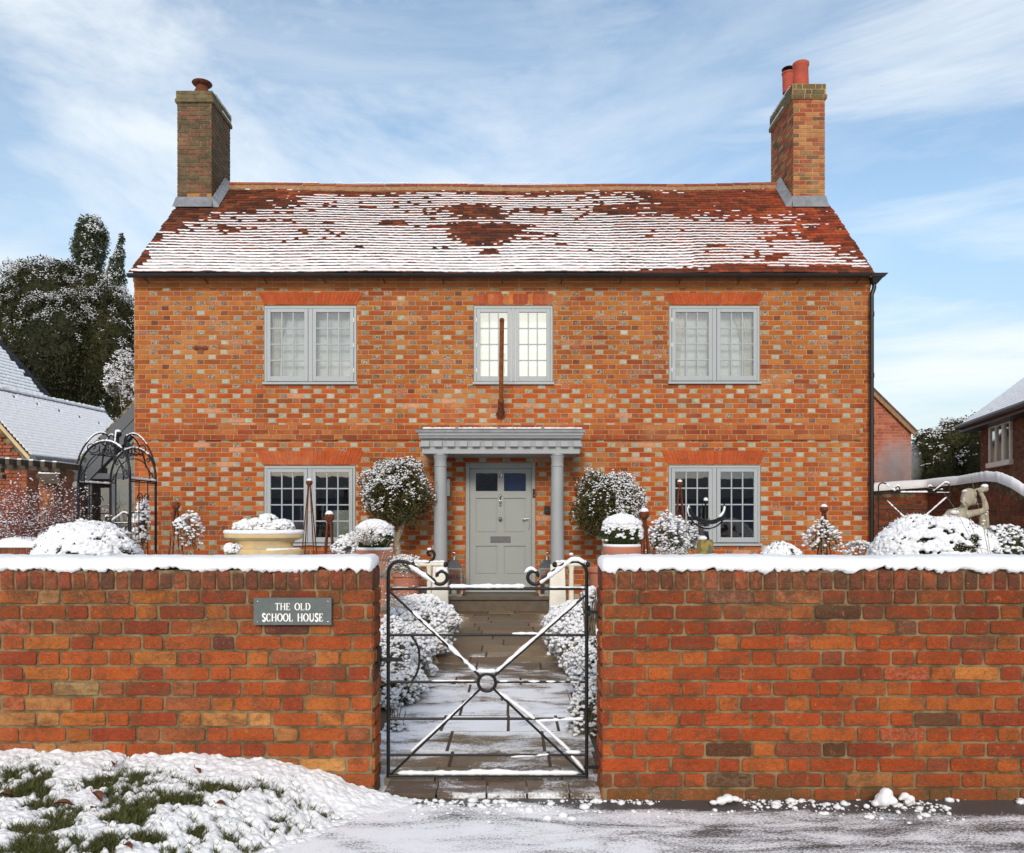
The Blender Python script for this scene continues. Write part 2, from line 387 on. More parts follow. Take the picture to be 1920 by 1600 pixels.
def ell_points(n, c, r, rng=rs, lo=.75, hi=1.03, zmin=-1, lump=.18, seed=1):
    d = rng.normal(size=(int(n*2.2), 3)); d /= np.linalg.norm(d, axis=1)[:, None]; d = d[d[:, 2] > zmin][:n]
    k = rng.uniform(lo, hi, len(d))*(1-lump+2*lump*fbm(d[:, 0]*2.2+seed*3+9, d[:, 2]*2.2+d[:, 1]*1.7+9, seed))
    return np.array(c)+d*k[:, None]*np.array(r), d
# crown (leaf mesh) plus snow mesh
def crown(parent, c, r, n, leaf, mat, nsnow=0, sr=.02, lump=.18, zmin=-1, seed=1, lo=.45, snow_bias=0.1, droop=0., aspect=.45, dirw=None, name='foliage', snow_sub=1, flat=.6, thr=.47):
    rng = np.random.RandomState(seed)
    P, d = ell_points(n, c, r, rng, lo, 1.04, zmin, lump, seed)
    V, Fc = leaves(P, leaf, d*.6, aspect, droop, rng); o = np_mesh(name, V, Fc, mat, parent, smooth=False)
    if nsnow:
        P, d = ell_points(nsnow*3, c, r, rng, .86, 1.05, max(zmin, -.55), lump, seed)
        sc = d[:, 2]*.60+.22+(fbm(P[:, 0]/max(r)*7+5, P[:, 2]/max(r)*7+P[:, 1]/max(r)*5+5, seed+5)-.5)*3.0
        if dirw is not None: sc = sc+d@np.array(dirw)
        k = sc+rng.uniform(-.25, .25, len(sc)) > thr-snow_bias
        P = P[k][:nsnow]
        V, Fc = blobs(P, sr, flat, .25, rng, snow_sub); np_mesh('snow', V, Fc, 'snow', parent if name == 'foliage' else parent, smooth=True)
    return o
def shade(o): return o

# snow lying along a bar ----------------------------------------------
def snow_bar(mb, pts, r, amt=1., seed=0, step=.012, fill=1.):
    pts = [Vector(p) for p in pts]; out = []; 
    for a, b in zip(pts, pts[1:]):
        n = max(1, int((b-a).length/step))
        for i in range(n): out.append(a.lerp(b, i/n))
    out.append(pts[-1]); run = []; L = 0; prev = out[0]
    def flush():
        if len(run) > 3:
            P = [p for p, q in run]; Q = [q for p, q in run]; Q[0] = Q[-1] = .003; mb.tube(P, Q, 7)
        run.clear()
    for p in out:
        L += (p-prev).length; prev = p
        q = n1d(L*9+seed*13, seed); h = r*(.55+1.0*n1d(L*40+seed, seed+2, 2))*amt
        if q < 1-fill: flush(); continue
        run.append((p+Vector((0, -.001, r*.55+h*.35)), h))
    flush()

# brick panels ----------------------------------------------------------
def brick_panel(mb, o, u, n, L, H, course, sl, hl, jn, depth, colfn, holes=(), keep=None, ch=.003, bond='flemish', jit=.001, rnd=False, z_off=0, x_off=0, rng=random):
    o = Vector(o); u = Vector(u).normalized(); n = Vector(n).normalized(); up = Vector((0, 0, 1))
    rows = int(math.ceil(H/course-1e-6)); pitch = sl+hl
    for i in range(rows):
        z0 = i*course+z_off; z1 = min(z0+course, H)
        if z1-z0 < course*.3: continue
        x = -pitch*(.5 if i % 2 else 0)-pitch+x_off+rng.uniform(-.012, .012)
        if bond == 'stretcher': x = -sl*(.5 if i % 2 else 0)-sl
        if bond == 'header': x = -hl*(.5 if i % 2 else 0)-hl
        head = False; cells = []
        while x < L:
            if bond == 'flemish': w_ = hl if head else sl
            elif bond == 'stretcher': w_ = sl; head = False
            elif bond == 'header': w_ = hl; head = True
            elif bond == 'mixed': head = rng.random() < .4; w_ = hl if head else sl
            elif bond == 'soldier': w_ = hl*rng.uniform(.94, 1.06)
            w_ += rng.uniform(-.006, .006) if rnd else rng.uniform(-.002, .002); cells.append((x, x+w_, head)); x += w_
            if bond == 'flemish': head = not head
        for a, b, hd in cells:
            a = max(a, 0); b = min(b, L)
            if b-a < .02: continue
            segs = [(a, b, z0, z1)]
            for hx0, hx1, hz0, hz1 in holes:
                ns = []
                for (p, q, r0, r1) in segs:
                    ov = min(r1, hz1)-max(r0, hz0)
                    if ov <= 0 or q <= hx0 or p >= hx1: ns.append((p, q, r0, r1)); continue
                    if ov < .35*course:
                        if hz1 < (r0+r1)/2: ns.append((p, q, hz1, r1))
                        else: ns.append((p, q, r0, hz0))
                        continue
                    if p < hx0: ns.append((p, hx0, r0, r1))
                    if q > hx1: ns.append((hx1, q, r0, r1))
                segs = ns
            for (p, q, r0, r1) in segs:
                if q-p < .025 or r1-r0 < .02: continue
                if keep and not keep((p+q)/2, (r0+r1)/2): continue
                col, sp = colfn((p+q)/2, (r0+r1)/2, hd)
                mb.cc = (*col, sp); J = jn/2
                p_, q_, a_, b_ = p+J, q-J, r0+J, r1-J
                d = depth*rng.uniform(.75, 1.15)
                def P(x, z, y): return o+u*x+up*z+n*y
                if not rnd:
                    j = [rng.uniform(-jit, jit) for _ in range(8)]
                    bk = [P(p_+j[0], a_+j[1], 0), P(q_+j[2], a_+j[3], 0), P(q_+j[4], b_+j[5], 0), P(p_+j[6], b_+j[7], 0)]
                    fr = [P(p_+ch+j[0], a_+ch+j[1], d), P(q_-ch+j[2], a_+ch+j[3], d), P(q_-ch+j[4], b_-ch+j[5], d), P(p_+ch+j[6], b_-ch+j[7], d)]
                    mb.add(bk+fr, [(4,5,6,7),(0,1,5,4),(1,2,6,5),(2,3,7,6),(3,0,4,7)])
                else:
                    cc = ch*2.2; ring = []
                    base = []
                    nx = max(2, int((q_-p_)/.03)); 
                    for k in range(nx+1): base.append((p_+cc+(q_-p_-2*cc)*k/nx, a_))
                    base.append((q_, a_+cc)); base.append((q_, b_-cc))
                    for k in range(nx+1): base.append((q_-cc-(q_-p_-2*cc)*k/nx, b_))
                    base.append((p_, b_-cc)); base.append((p_, a_+cc))
                    mx, mz = (p_+q_)/2, (a_+b_)/2; hw, hh = (q_-p_)/2, (b_-a_)/2
                    jt = [(rng.uniform(-jit, jit), rng.uniform(-jit, jit)) for _ in base]
                    tl = rng.uniform(-.002, .002)
                    for lev, (ins, dd) in enumerate([(0, -.004), (0, d*.55), (ch*.7, d*.9), (ch*2.2, d)]):
                        for (bx, bz), (jx, jz) in zip(base, jt):
                            fx = (bx-mx)/hw; fz = (bz-mz)/hh
                            ring.append(P(mx+fx*(hw-ins)+jx, mz+fz*(hh-ins)+jz, dd+(fx*tl if lev > 1 else 0)))
                    m_ = len(base)
                    fs = [(l*m_+k, l*m_+(k+1) % m_, (l+1)*m_+(k+1) % m_, (l+1)*m_+k) for l in range(3) for k in range(m_)]
                    fs.append(tuple(3*m_+k for k in range(m_)))
                    mb.add(ring, fs)
    mb.cc = None
def holed_sheet(mb, x0, x1, z0, z1, y, holes, rev):
    xs = sorted({x0, x1, *[h[0] for h in holes], *[h[1] for h in holes]}); zs = sorted({z0, z1, *[h[2] for h in holes], *[h[3] for h in holes]})
    for a, b in zip(xs, xs[1:]):
        for c, d in zip(zs, zs[1:]):
            mx, mz = (a+b)/2, (c+d)/2
            if any(h[0] < mx < h[1] and h[2] < mz < h[3] for h in holes): continue
            mb.quad((a, y, c), (b, y, c), (b, y, d), (a, y, d))
    for a, b, c, d in holes:
        mb.quad((a, y, c), (a, y+rev, c), (a, y+rev, d), (a, y, d)); mb.quad((b, y, c), (b, y, d), (b, y+rev, d), (b, y+rev, c))
        mb.quad((a, y, d), (a, y+rev, d), (b, y+rev, d), (b, y, d)); mb.quad((a, y, c), (b, y, c), (b, y+rev, c), (a, y+rev, c))
def vary(c, s=.12, rng=random):
    k = 1+rng.uniform(-s, s); return tuple(min(.95, x*k*(1+rng.uniform(-s*.25, s*.25))) for x in c)

# tiled roof -------------------------------------------------------------
def tiled_roof(mt, ms, O, u, sdv, L, rows, g, colfn, snowfn, tw=.165, seed=0, sag=None, th=.013, full=False):
    rng = random.Random(seed); O = Vector(O); u = Vector(u).normalized(); sdv = Vector(sdv).normalized(); n = u.cross(sdv).normalized()
    if n.z < 0: n = -n
    def P(x, s, h):
        q = O+u*x+sdv*s+n*h
        if sag: q.z += sag(x, s)
        return q
    for i in range(rows):
        s0 = i*g; x = -tw*.5 if i % 2 else 0
        while x < L:
            a = max(x, 0); b = min(x+tw, L)
            if b-a > .03:
                mt.cc = (*colfn((a+b)/2, s0), 0); j = rng.uniform(-.006, .006); k = rng.uniform(-.003, .004); e = g*1.35
                a += .002+(rng.uniform(-.018, .012) if x < 0.001 else 0); b -= .002-(rng.uniform(-.012, .018) if b >= L-.01 else 0)
                lo = [P(a, s0+j, .012+k), P(b, s0+j+rng.uniform(-.003, .003), .012+k), P(b, s0+e, .002), P(a, s0+e, .002)]
                hi = [P(a, s0+j, .012+th+k), P(b, s0+j, .012+th+k), P(b, s0+e, .002+th), P(a, s0+e, .002+th)]
                mt.hexa(lo, hi)
            x += tw
    mt.cc = None
    step = .030; nx = int(L/step)
    for i in range(rows):
        s0 = i*g; run = []
        def flush():
            if len(run) >= 2:
                vs = []; K = 5; m_ = len(run)
                for idx, (x, low_, hgt) in enumerate(run):
                    e = .35 if idx in (0, m_-1) else 1
                    top = s0+g+.004; tlo = s0+low_; mid = tlo+(top-tlo)*.35
                    if e < 1: tlo = tlo+(top-tlo)*.45; mid = tlo+.01
                    vs += [P(x, tlo, .012+th-.001), P(x, tlo+.002, .012+th+hgt*.6*e), P(x, mid, .012+th+hgt*.9*e), P(x, top, (.010+th+hgt) if full else .008+th), P(x, top+.01, .0)]
                ms.add(vs, [(a*K+k, (a+1)*K+k, (a+1)*K+k+1, a*K+k+1) for a in range(m_-1) for k in range(K-1)])
            run.clear()
        for a in range(nx+1):
            x = a*step; q = snowfn(x, s0)
            if q is None: flush(); continue
            low_, h = q; run.append((x, low_+rng.uniform(-.006, .006), h*rng.uniform(.8, 1.25)))
        flush()

# ================================================================== GROUND, ROAD, PATH, VERGE
def grid_sheet(x0, x1, y0, y1, nx, ny, zf, name, mats, loc=(0, 0, 0), keep=None, parent=None):
    X, Y = np.meshgrid(np.linspace(x0, x1, nx), np.linspace(y0, y1, ny)); Z = zf(X, Y)
    V = np.stack([X.ravel(), Y.ravel(), Z.ravel()], 1); idx = np.arange(nx*ny).reshape(ny, nx)
    Fc = np.stack([idx[:-1, :-1].ravel(), idx[:-1, 1:].ravel(), idx[1:, 1:].ravel(), idx[1:, :-1].ravel()], 1)
    if keep is not None:
        k = keep(X, Y, Z).ravel(); Fc = Fc[k[Fc].all(1)]
        used = np.unique(Fc); mp_ = -np.ones(len(V), int); mp_[used] = np.arange(len(used)); V = V[used]; Fc = mp_[Fc]
    return np_mesh(name, V, Fc, mats, parent, loc)

# far ground: snowy field to the horizon, with the garden just behind the wall
g = MB(); g.quad((-900, -700, -.06), (900, -700, -.06), (900, 1500, -.06), (-900, 1500, -.06))
tag(g.build('ground', 'snow'), kind='structure')
tag(grid_sheet(-14, 16, 4.1, 30, 300, 260, lambda X, Y: .0+.05*fbm(X*1.3, Y*1.3, 3)-.03, 'garden_ground', 'snow'), kind='structure')
g = MB(); g.box(-.95, .62, 4.45, 12.2, -.02, .029); tag(g.build('path_bed', 'soil'), kind='structure')
# soil beds by the house with a few leaves
g = MB(); g.box(-2.2, -.8, 11.1, 12.6, -.02, .045); g.box(.55, 1.7, 11.1, 12.6, -.02, .045); tag(g.build('soil', 'soil'), kind='structure')
# road
tag(grid_sheet(-14, 14, -7, 4.02, 200, 90, lambda X, Y: .006*fbm(X*2, Y*2, 8)-.003, 'road', 'road_surface'), kind='structure')

# path of stone flags
pb = MB(); y = 4.42; rng = random.Random(3)
def flag_col(): return vary(rng.choice([(.135, .078, .036), (.175, .102, .048), (.115, .072, .038), (.145, .096, .056), (.19, .122, .06)]), .2, rng)
while y < 11.95:
    dy = rng.uniform(.26, .46); x = -.80+rng.uniform(-.05, .03)
    while x < .42:
        dx = rng.uniform(.3, .75); x1 = min(x+dx, .48)
        if .48-x1 < .18: x1 = .48+rng.uniform(-.04, .04)
        pb.cc = (*flag_col(), 0); h = .034+rng.uniform(-.004, .004)
        b4 = [(x+.006, y+.006, 0), (x1-.006, y+.006, 0), (x1-.006, y+dy-.006, 0), (x+.006, y+dy-.006, 0)]
        t4 = [(a+(.004 if a < (x+x1)/2 else -.004), b+(.004 if b < y+dy/2 else -.004), h+rng.uniform(-.002, .002)) for a, b, c in b4]
        pb.hexa(b4, t4); x = x1
    y += dy
# wide flags in front of the step
tag(pb.build('path', 'path_stone'), kind='structure')
# threshold under the gate: pale setts and a row of bricks, then a tarmac lip
tb = MB(); x = -.66
while x < .42:
    w_ = rng.uniform(.16, .28); x1 = min(x+w_, .43); tb.cc = (*vary(rng.choice([(.15, .12, .09), (.19, .165, .13), (.12, .085, .055)]), .2, rng), 0)
    tb.box(x+.004, x1-.004, 4.22, 4.41, 0, .038+rng.uniform(-.003, .003)); tb.cc = (*vary((.13, .095, .07), .25, rng), 0)
    tb.box(x+.03, x1+.02, 4.02, 4.212, 0, .026+rng.uniform(-.003, .003)); x = x1
tag(tb.build('doorstep_setts', 'path_stone'), kind='structure')

# verge: grassy bank with broken snow
def bank(X, Y):
    wallz = np.interp(X, [-4.6, -2.49, -1.53, -1.2, -.93, -.72, -.60, -.5], [.23, .215, .18, .158, .110, .048, .012, -.03])
    t = np.clip((4.0-Y)/1.6, 0, 1); edge = np.interp(Y, [2.3, 3.36, 3.8, 4.0], [-1.95, -1.07, -.77, -.56])
    side = np.clip((edge-X)/.35, 0, 1)
    return wallz*(1-t)**.85*side**.7+.016*side
def soil_z(X, Y): return bank(X, Y)-.012+.03*(fbm(X*5, Y*5, 21)-.5)
def edge_x(Y): return np.interp(Y, [2.3, 3.36, 3.8, 4.0], [-1.9, -1.02, -.72, -.52])
grid_v = grid_sheet(-4.6, -.45, 2.3, 4.02, 500, 220, soil_z, 'verge', 'soil', keep=lambda X, Y, Z: X < edge_x(Y)+.02*np.sin(Y*23)); tag(grid_v, kind='structure')
def snow_cover(X, Y):
    n = fbm(X*7.0+3, Y*9.5, 31, 5); f = fbm(X*36, Y*38, 35, 4)
    near_wall = np.clip((Y-3.72)/.25, 0, 1); right = np.clip((X+1.5)/.6, 0, 1); leftb = np.clip((-1.7-X)/.6, 0, 1)
    return .0015+(n-.48)*.125+(f-.5)*.085+near_wall*.045+right*.012-.006*leftb
def snow_z(X, Y):
    c = snow_cover(X, Y); fine = fbm(X*70, Y*70, 37, 3)-.5; tf = np.clip((edge_x(Y)+.10-X)/.22, 0, 1)**.6
    return bank(X, Y)+np.minimum(c, .010+c*.28)*tf+.0025*fine-.006*(1-tf)
tag(grid_sheet(-4.6, -.40, 2.3, 4.0, 900, 460, snow_z, 'verge_snow', 'snow', keep=lambda X, Y, Z: (snow_cover(X, Y) > -.016) & (X < edge_x(Y)+.11)), kind='structure')
# grass blades where the snow is thin
rng = np.random.RandomState(5); n = 150000
gx = rng.uniform(-4.0, -.6, n); gy = rng.uniform(2.5, 3.95, n)
c = snow_cover(gx, gy); k = (c+np.where(rng.rand(n) < .16, -.028, 0)+rng.uniform(-.006, .006, n) < -.002) & (gx < edge_x(gy)-.04); gx, gy, c = gx[k], gy[k], c[k]
n = len(gx); h = rng.uniform(.012, .042, n); a = rng.uniform(0, 6.28, n); lean = rng.uniform(.5, 2.2, n)*h; z = bank(gx, gy)-.006
V = np.empty((n, 3, 3)); wdt = .0022
V[:, 0] = np.stack([gx-wdt*np.sin(a), gy+wdt*np.cos(a), z], 1); V[:, 1] = np.stack([gx+wdt*np.sin(a), gy-wdt*np.cos(a), z], 1)
V[:, 2] = np.stack([gx+lean*np.cos(a), gy+lean*np.sin(a), z+h], 1)
o = np_mesh('grass', V.reshape(-1, 3), np.arange(n*3).reshape(n, 3), 'grass_blade', None, (0, 0, 0), False); tag(o, 'short green grass poking through the snow on the verge', 'grass', kind='stuff')
# snow crumbs scattered on the road and along the wall foot
rng = np.random.RandomState(9); n = 2000
x = rng.uniform(-.5, 3.2, n); y = 3.985-np.abs(rng.normal(0, .10, n)); k = (y > 3.2) & (fbm(x*6, y*9, 50) > .47); x, y = x[k], y[k]
V, Fc = blobs(np.stack([x, y, np.full(len(x), .006)], 1), .0042*np.exp(rng.normal(0, .85, len(x))).clip(.2, 4.5), .6, .2, rng, 1)
o = np_mesh('snow_crumbs', V, Fc, 'snow'); tag(o, 'loose crumbs of snow scattered on the wet strip of road', 'snow', kind='stuff')
def snow_lump(name, label, pts, seed):
    rng = np.random.RandomState(seed); C = []; Rr = []
    for (px, py, Y, r) in pts: p = at(px, py, Y); C.append(p[:]); Rr.append(r)
    V, Fc = blobs(np.array(C), np.array(Rr), .8, .07, rng, 3); loc = C[0]
    o = np_mesh(name, V, Fc, 'snow', None, (loc[0], loc[1], 0)); 
    r = o.modifiers.new('merge', 'REMESH'); r.mode = 'VOXEL'; r.voxel_size = .006; r.use_smooth_shade = True
    s_ = o.modifiers.new('smooth', 'SMOOTH'); s_.iterations = 4
    tag(o, label, 'snow', 'fallen clumps of snow')
snow_lump('snow_clump', 'large clump of snow with a pointed top at the foot of the right wall', [(1655, 1500, 3.86, .04), (1662, 1487, 3.86, .026), (1640, 1507, 3.86, .03), (1672, 1502, 3.85, .03), (1625, 1512, 3.84, .02)], 1)
snow_lump('snow_clump', 'rounded clump of snow just right of the tallest clump by the wall', [(1697, 1492, 3.9, .022), (1688, 1498, 3.9, .018), (1708, 1498, 3.9, .02), (1702, 1505, 3.9, .016)], 2)
snow_lump('snow_clump', 'low flat clump of snow against the right wall nearer the gate', [(1365, 1497, 3.93, .024), (1352, 1502, 3.92, .022), (1380, 1498, 3.93, .02), (1338, 1505, 3.9, .016)], 3)

# fallen leaves on the verge
def dead_leaf(px, py, Y, s, rz, tilt, label, curl=.3):
    p = at(px, py, Y); p.z = float(snow_z(np.array([p.x]), np.array([Y]))[0])+.012
    mb = MB(); K = 8; rot = Matrix.Rotation(rz, 3, 'Z') @ Matrix.Rotation(tilt, 3, 'Y'); pts = []
    for i in range(K+1):
        t = i/K; w_ = s*.28*math.sin(math.pi*min(1, t*1.05))**.8*(1.1-t*.4)
        for sgn in (-1, 0, 1): pts.append(p+rot @ Vector((t*s-s/2, sgn*w_, abs(sgn)*w_*curl*2+.02*math.sin(t*3)*s*4)))
    for d in (0, .0012):
        mb.add([q+Vector((0, 0, d)) for q in pts], [(a*3+b, (a+1)*3+b, (a+1)*3+b+1, a*3+b+1) for a in range(K) for b in range(2)])
    mb.tube([pts[1], p+rot @ Vector((-s*.75, 0, .01))], .0016, 5)
    tag(mb.build('fallen_leaf', 'dead_leaf', None, (p.x, p.y, p.z)), label, 'leaf', 'dead leaves on the snowy verge')
dead_leaf(370, 1449, 3.80, .055, 1.2, .9, 'brown leaf standing on edge alone in clean snow below the wall')
dead_leaf(216, 1440, 3.83, .06, 2.2, .5, 'curled brown leaf beside the grass tuft nearest the wall', .6)
dead_leaf(240, 1584, 3.15, .04, .7, .7, 'small cupped dark brown leaf at the bottom edge of the verge', .8)
dead_leaf(415, 1504, 3.52, .05, .5, .4, 'thin brown leaf half buried between two grass patches', .5)
dead_leaf(120, 1512, 3.45, .08, .3, .2, 'broad reddish leaf lying flat among the thick grass', .3)
dead_leaf(182, 1500, 3.5, .075, -.5, .5, 'long reddish leaf lifted at one end among the thick grass', .4)
dead_leaf(228, 1500, 3.5, .045, 1.0, .5, 'small reddish leaf right of the long leaf in the grass', .3)
dead_leaf(12, 1492, 3.55, .07, .2, .2, 'dark brown leaf at the left edge of the verge', .3)
dead_leaf(176, 1524, 3.4, .04, 1.5, .3, 'short brown leaf below the long reddish leaf', .3)
dead_leaf(650, 1536, 3.3, .028, 1.5, .3, 'tiny brown leaf where the verge meets the road', .3)

# ================================================================== GARDEN WALLS
def wall_cols(yellow):
    def f(x, z, hd):
        r = random.random(); k = fbm(np.array([x*1.4]), np.array([z*2.5]), 60)[0]
        if yellow:
            pal = [((.47, .100, .022), .46), ((.51, .155, .032), .24), ((.34, .060, .020), .16), ((.56, .25, .08), .03+.13*(z < .55)), ((.17, .05, .035), .03), ((.40, .12, .045), .08), ((.42, .27, .12), .01)]
        else:
            pal = [((.45, .080, .016), .50), ((.50, .125, .024), .24), ((.34, .058, .018), .18), ((.53, .19, .045), .03), ((.14, .055, .025), .018), ((.29, .072, .032), .035)]
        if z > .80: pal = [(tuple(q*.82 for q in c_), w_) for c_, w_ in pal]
        t = sum(w_ for _, w_ in pal); r = random.random()*t
        for c_, w_ in pal:
            r -= w_
            if r <= 0: break
        if z < .095*random.random()+.02: c_ = tuple(a_*.55+b_*.45 for a_, b_ in zip(c_, (.17, .10, .04)))
        return vary(c_, .14), (0 if random.random() < .95 else .12)
    return f
def cope_col(x, z, hd):
    return vary(random.choice([(.31, .060, .024), (.38, .075, .025), (.22, .045, .022), (.15, .05, .028), (.34, .085, .032)]), .15), 0
def garden_wall(label, x0, x1, yellow, seed):
    random.seed(seed)
    w_ = thing('garden_wall', label, 'wall', ((x0+x1)/2, 4.11, 0)); Yf = 4.0; Yb = 4.225
    mb = MB(); mb.box(x0+.006, x1-.006, Yf+.006, Yb-.006, -.05, 1.02); mb.build('mortar_core', 'mortar_wall', w_)
    mb = MB(); zo = 1.025-14*.0745
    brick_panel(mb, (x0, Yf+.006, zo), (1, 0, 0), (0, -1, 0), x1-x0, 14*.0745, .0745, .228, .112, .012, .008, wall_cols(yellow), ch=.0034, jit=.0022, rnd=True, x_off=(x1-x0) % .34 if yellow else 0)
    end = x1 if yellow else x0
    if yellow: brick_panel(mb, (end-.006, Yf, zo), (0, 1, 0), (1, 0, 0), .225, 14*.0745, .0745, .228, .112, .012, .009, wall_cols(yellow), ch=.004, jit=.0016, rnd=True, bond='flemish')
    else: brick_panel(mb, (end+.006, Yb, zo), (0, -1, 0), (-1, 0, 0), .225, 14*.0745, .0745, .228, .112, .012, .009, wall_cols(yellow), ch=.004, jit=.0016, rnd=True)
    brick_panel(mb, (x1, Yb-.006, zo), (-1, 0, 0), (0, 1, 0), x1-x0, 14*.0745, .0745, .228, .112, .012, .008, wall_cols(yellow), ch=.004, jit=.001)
    mb.build('brick_face', 'wall_brick', w_, smooth=False)
    # brick-on-edge coping, every brick a full rounded block
    mb = MB(); mo = MB(); x = x0
    while x < x1-.03:
        bw = random.uniform(.066, .075); xe = min(x+bw, x1)
        if x1-xe < .04: xe = x1
        mb.cc = (*cope_col(0, 0, 0)[0], .05); a, b = x+.0045, xe-.0045; top = 1.132+random.uniform(-.005, .003); f = Yf-.004+random.uniform(-.004, .004)
        n_ = 7; prof = [(f+.004, 1.026), (f, 1.034), (f, 1.09), (f+.008, 1.115), (f+.03, top), (Yb-.02, top), (Yb, 1.11), (Yb, 1.03)]
        sk = random.uniform(-.006, .004)
        vs = [(a+.004, y_, z_) for y_, z_ in prof]+[(a+sk*(z_-1.03)*8, y_+.003, z_) for y_, z_ in prof]
        L = [(a+.005+sk*(z_-1.03)*8, y_, z_) for y_, z_ in prof]; Rr = [(b-.005+sk*(z_-1.03)*8, y_, z_) for y_, z_ in prof]
        L2 = [(a+sk*(z_-1.03)*8, y_+.006 if y_ < 4.1 else y_-.006, z_) for y_, z_ in prof]; R2 = [(b+sk*(z_-1.03)*8, y_+.006 if y_ < 4.1 else y_-.006, z_) for y_, z_ in prof]
        m_ = len(prof); vv = L2+L+Rr+R2
        fs = [tuple(range(m_)), tuple(3*m_+k for k in range(m_))[::-1]]
        for q in range(3): fs += [(q*m_+k, (q+1)*m_+k, (q+1)*m_+(k+1) % m_, q*m_+(k+1) % m_) for k in range(m_)]
        mb.add(vv, fs); x = xe
    mb.build('coping', 'wall_brick', w_)
    mo.box(x0+.01, x1-.01, Yf+.004, Yb-.008, 1.015, 1.118); mo.build('coping_mortar', 'mortar_wall', w_)
    # snow cap
    nx = int((x1-x0)/.012); K = 20; V = []
    xs = np.linspace(x0-.008, x1+.008, nx)
    if yellow: xs = np.linspace(x0, x1+.004, nx)
    for i, x in enumerate(xs):
        ed = min(1, ((x1+.012-x) if yellow else (x-x0+.012))/.03); ed = max(.0, ed)**.5
        lo = .022*(vn(np.array([x*58]), np.array([seed*1.7]), 9)[0]-.5)+.036*(fbm(np.array([x*11]), np.array([seed]), 70, 4)[0]-.35)+.006*math.sin(x*190)*vn(np.array([x*30]), np.array([2.]), 3)[0]; hh = (.060+.022*(fbm(np.array([x*2.5]), np.array([3.3]), 71)[0]-.5))*(.5+.5*ed)
        for k in range(K):
            a = math.pi*k/(K-1); c_ = -math.cos(a); sx_ = math.copysign(abs(c_)**.75, c_)
            y_ = (Yf+Yb)/2+sx_*(.1275+.004*math.sin(x*31+k)); z_ = 1.128+hh*max(0, math.sin(a))**.42
            if k == 0: z_ = 1.122-lo; y_ += .012
            if k == 1: z_ = 1.128-lo*.9; y_ -= .005
            if k == 2: z_ = 1.142-lo*.3; y_ -= .004
            if k == K-1: z_ = 1.12
            q_ = 1-(1-min(1, ((x1+.012-x) if yellow else (x-x0+.012))/.022))**2 if (i in (0, nx-1)) else 1
            if (i == nx-1 if yellow else i == 0): y_ = (Yf+Yb)/2+(y_-(Yf+Yb)/2)*.05; z_ = 1.15+(z_-1.15)*.2
            elif (i == nx-2 if yellow else i == 1): y_ = (Yf+Yb)/2+(y_-(Yf+Yb)/2)*.88; z_ = 1.15+(z_-1.15)*.9
            j = .009*(vn(np.array([x*42]), np.array([k*.9]), seed)[0]-.5)
            V.append((x, y_+j, z_+j*.7))
    V = np.array(V); idx = np.arange(nx*K).reshape(nx, K)
    Fc = np.stack([idx[:-1, :-1].ravel(), idx[1:, :-1].ravel(), idx[1:, 1:].ravel(), idx[:-1, 1:].ravel()], 1)
    # end cap fan as quads
    Fc = np.vstack([Fc, [[e[0], e[k], e[k+1], e[k+1]] for e in (idx[0], idx[-1]) for k in range(1, 0)]]) if False else Fc
    o = np_mesh('snow_cap', V, Fc, 'snow', w_)
    return w_
garden_wall('weathered red and buff brick garden wall carrying the house sign, snow on its coping', -4.4, -.675, True, 11)
garden_wall('deep red brick garden wall right of the gate, snow on its coping', .436, 4.6, False, 23)

# ------------------------------------------------------------------ sign with lettering
GLY = {'T': [((0, 1), (1, 1), .1), ((.5, 0), (.5, 1), .2), ((.28, 0), (.72, 0), .07), ((0, .84), (0, 1), .07), ((1, .84), (1, 1), .07)],
 'H': [((.14, 0), (.14, 1), .2), ((.86, 0), (.86, 1), .2), ((.14, .52), (.86, .52), .09), ((0, 0), (.3, 0), .06), ((0, 1), (.3, 1), .06), ((.7, 0), (1, 0), .06), ((.7, 1), (1, 1), .06)],
 'E': [((.16, 0), (.16, 1), .2), ((0, 0), (.85, 0), .09), ((0, 1), (.82, 1), .09), ((.16, .52), (.62, .52), .09), ((.85, 0), (.9, .22), .07), ((.82, 1), (.82, .8), .07), ((.62, .42), (.62, .62), .06)],
 'L': [((.16, 0), (.16, 1), .2), ((0, 0), (.85, 0), .09), ((0, 1), (.34, 1), .06), ((.85, 0), (.92, .24), .07)],
 'U': None, 'O': None, 'C': None, 'D': None, 'S': None}
SK = [0]
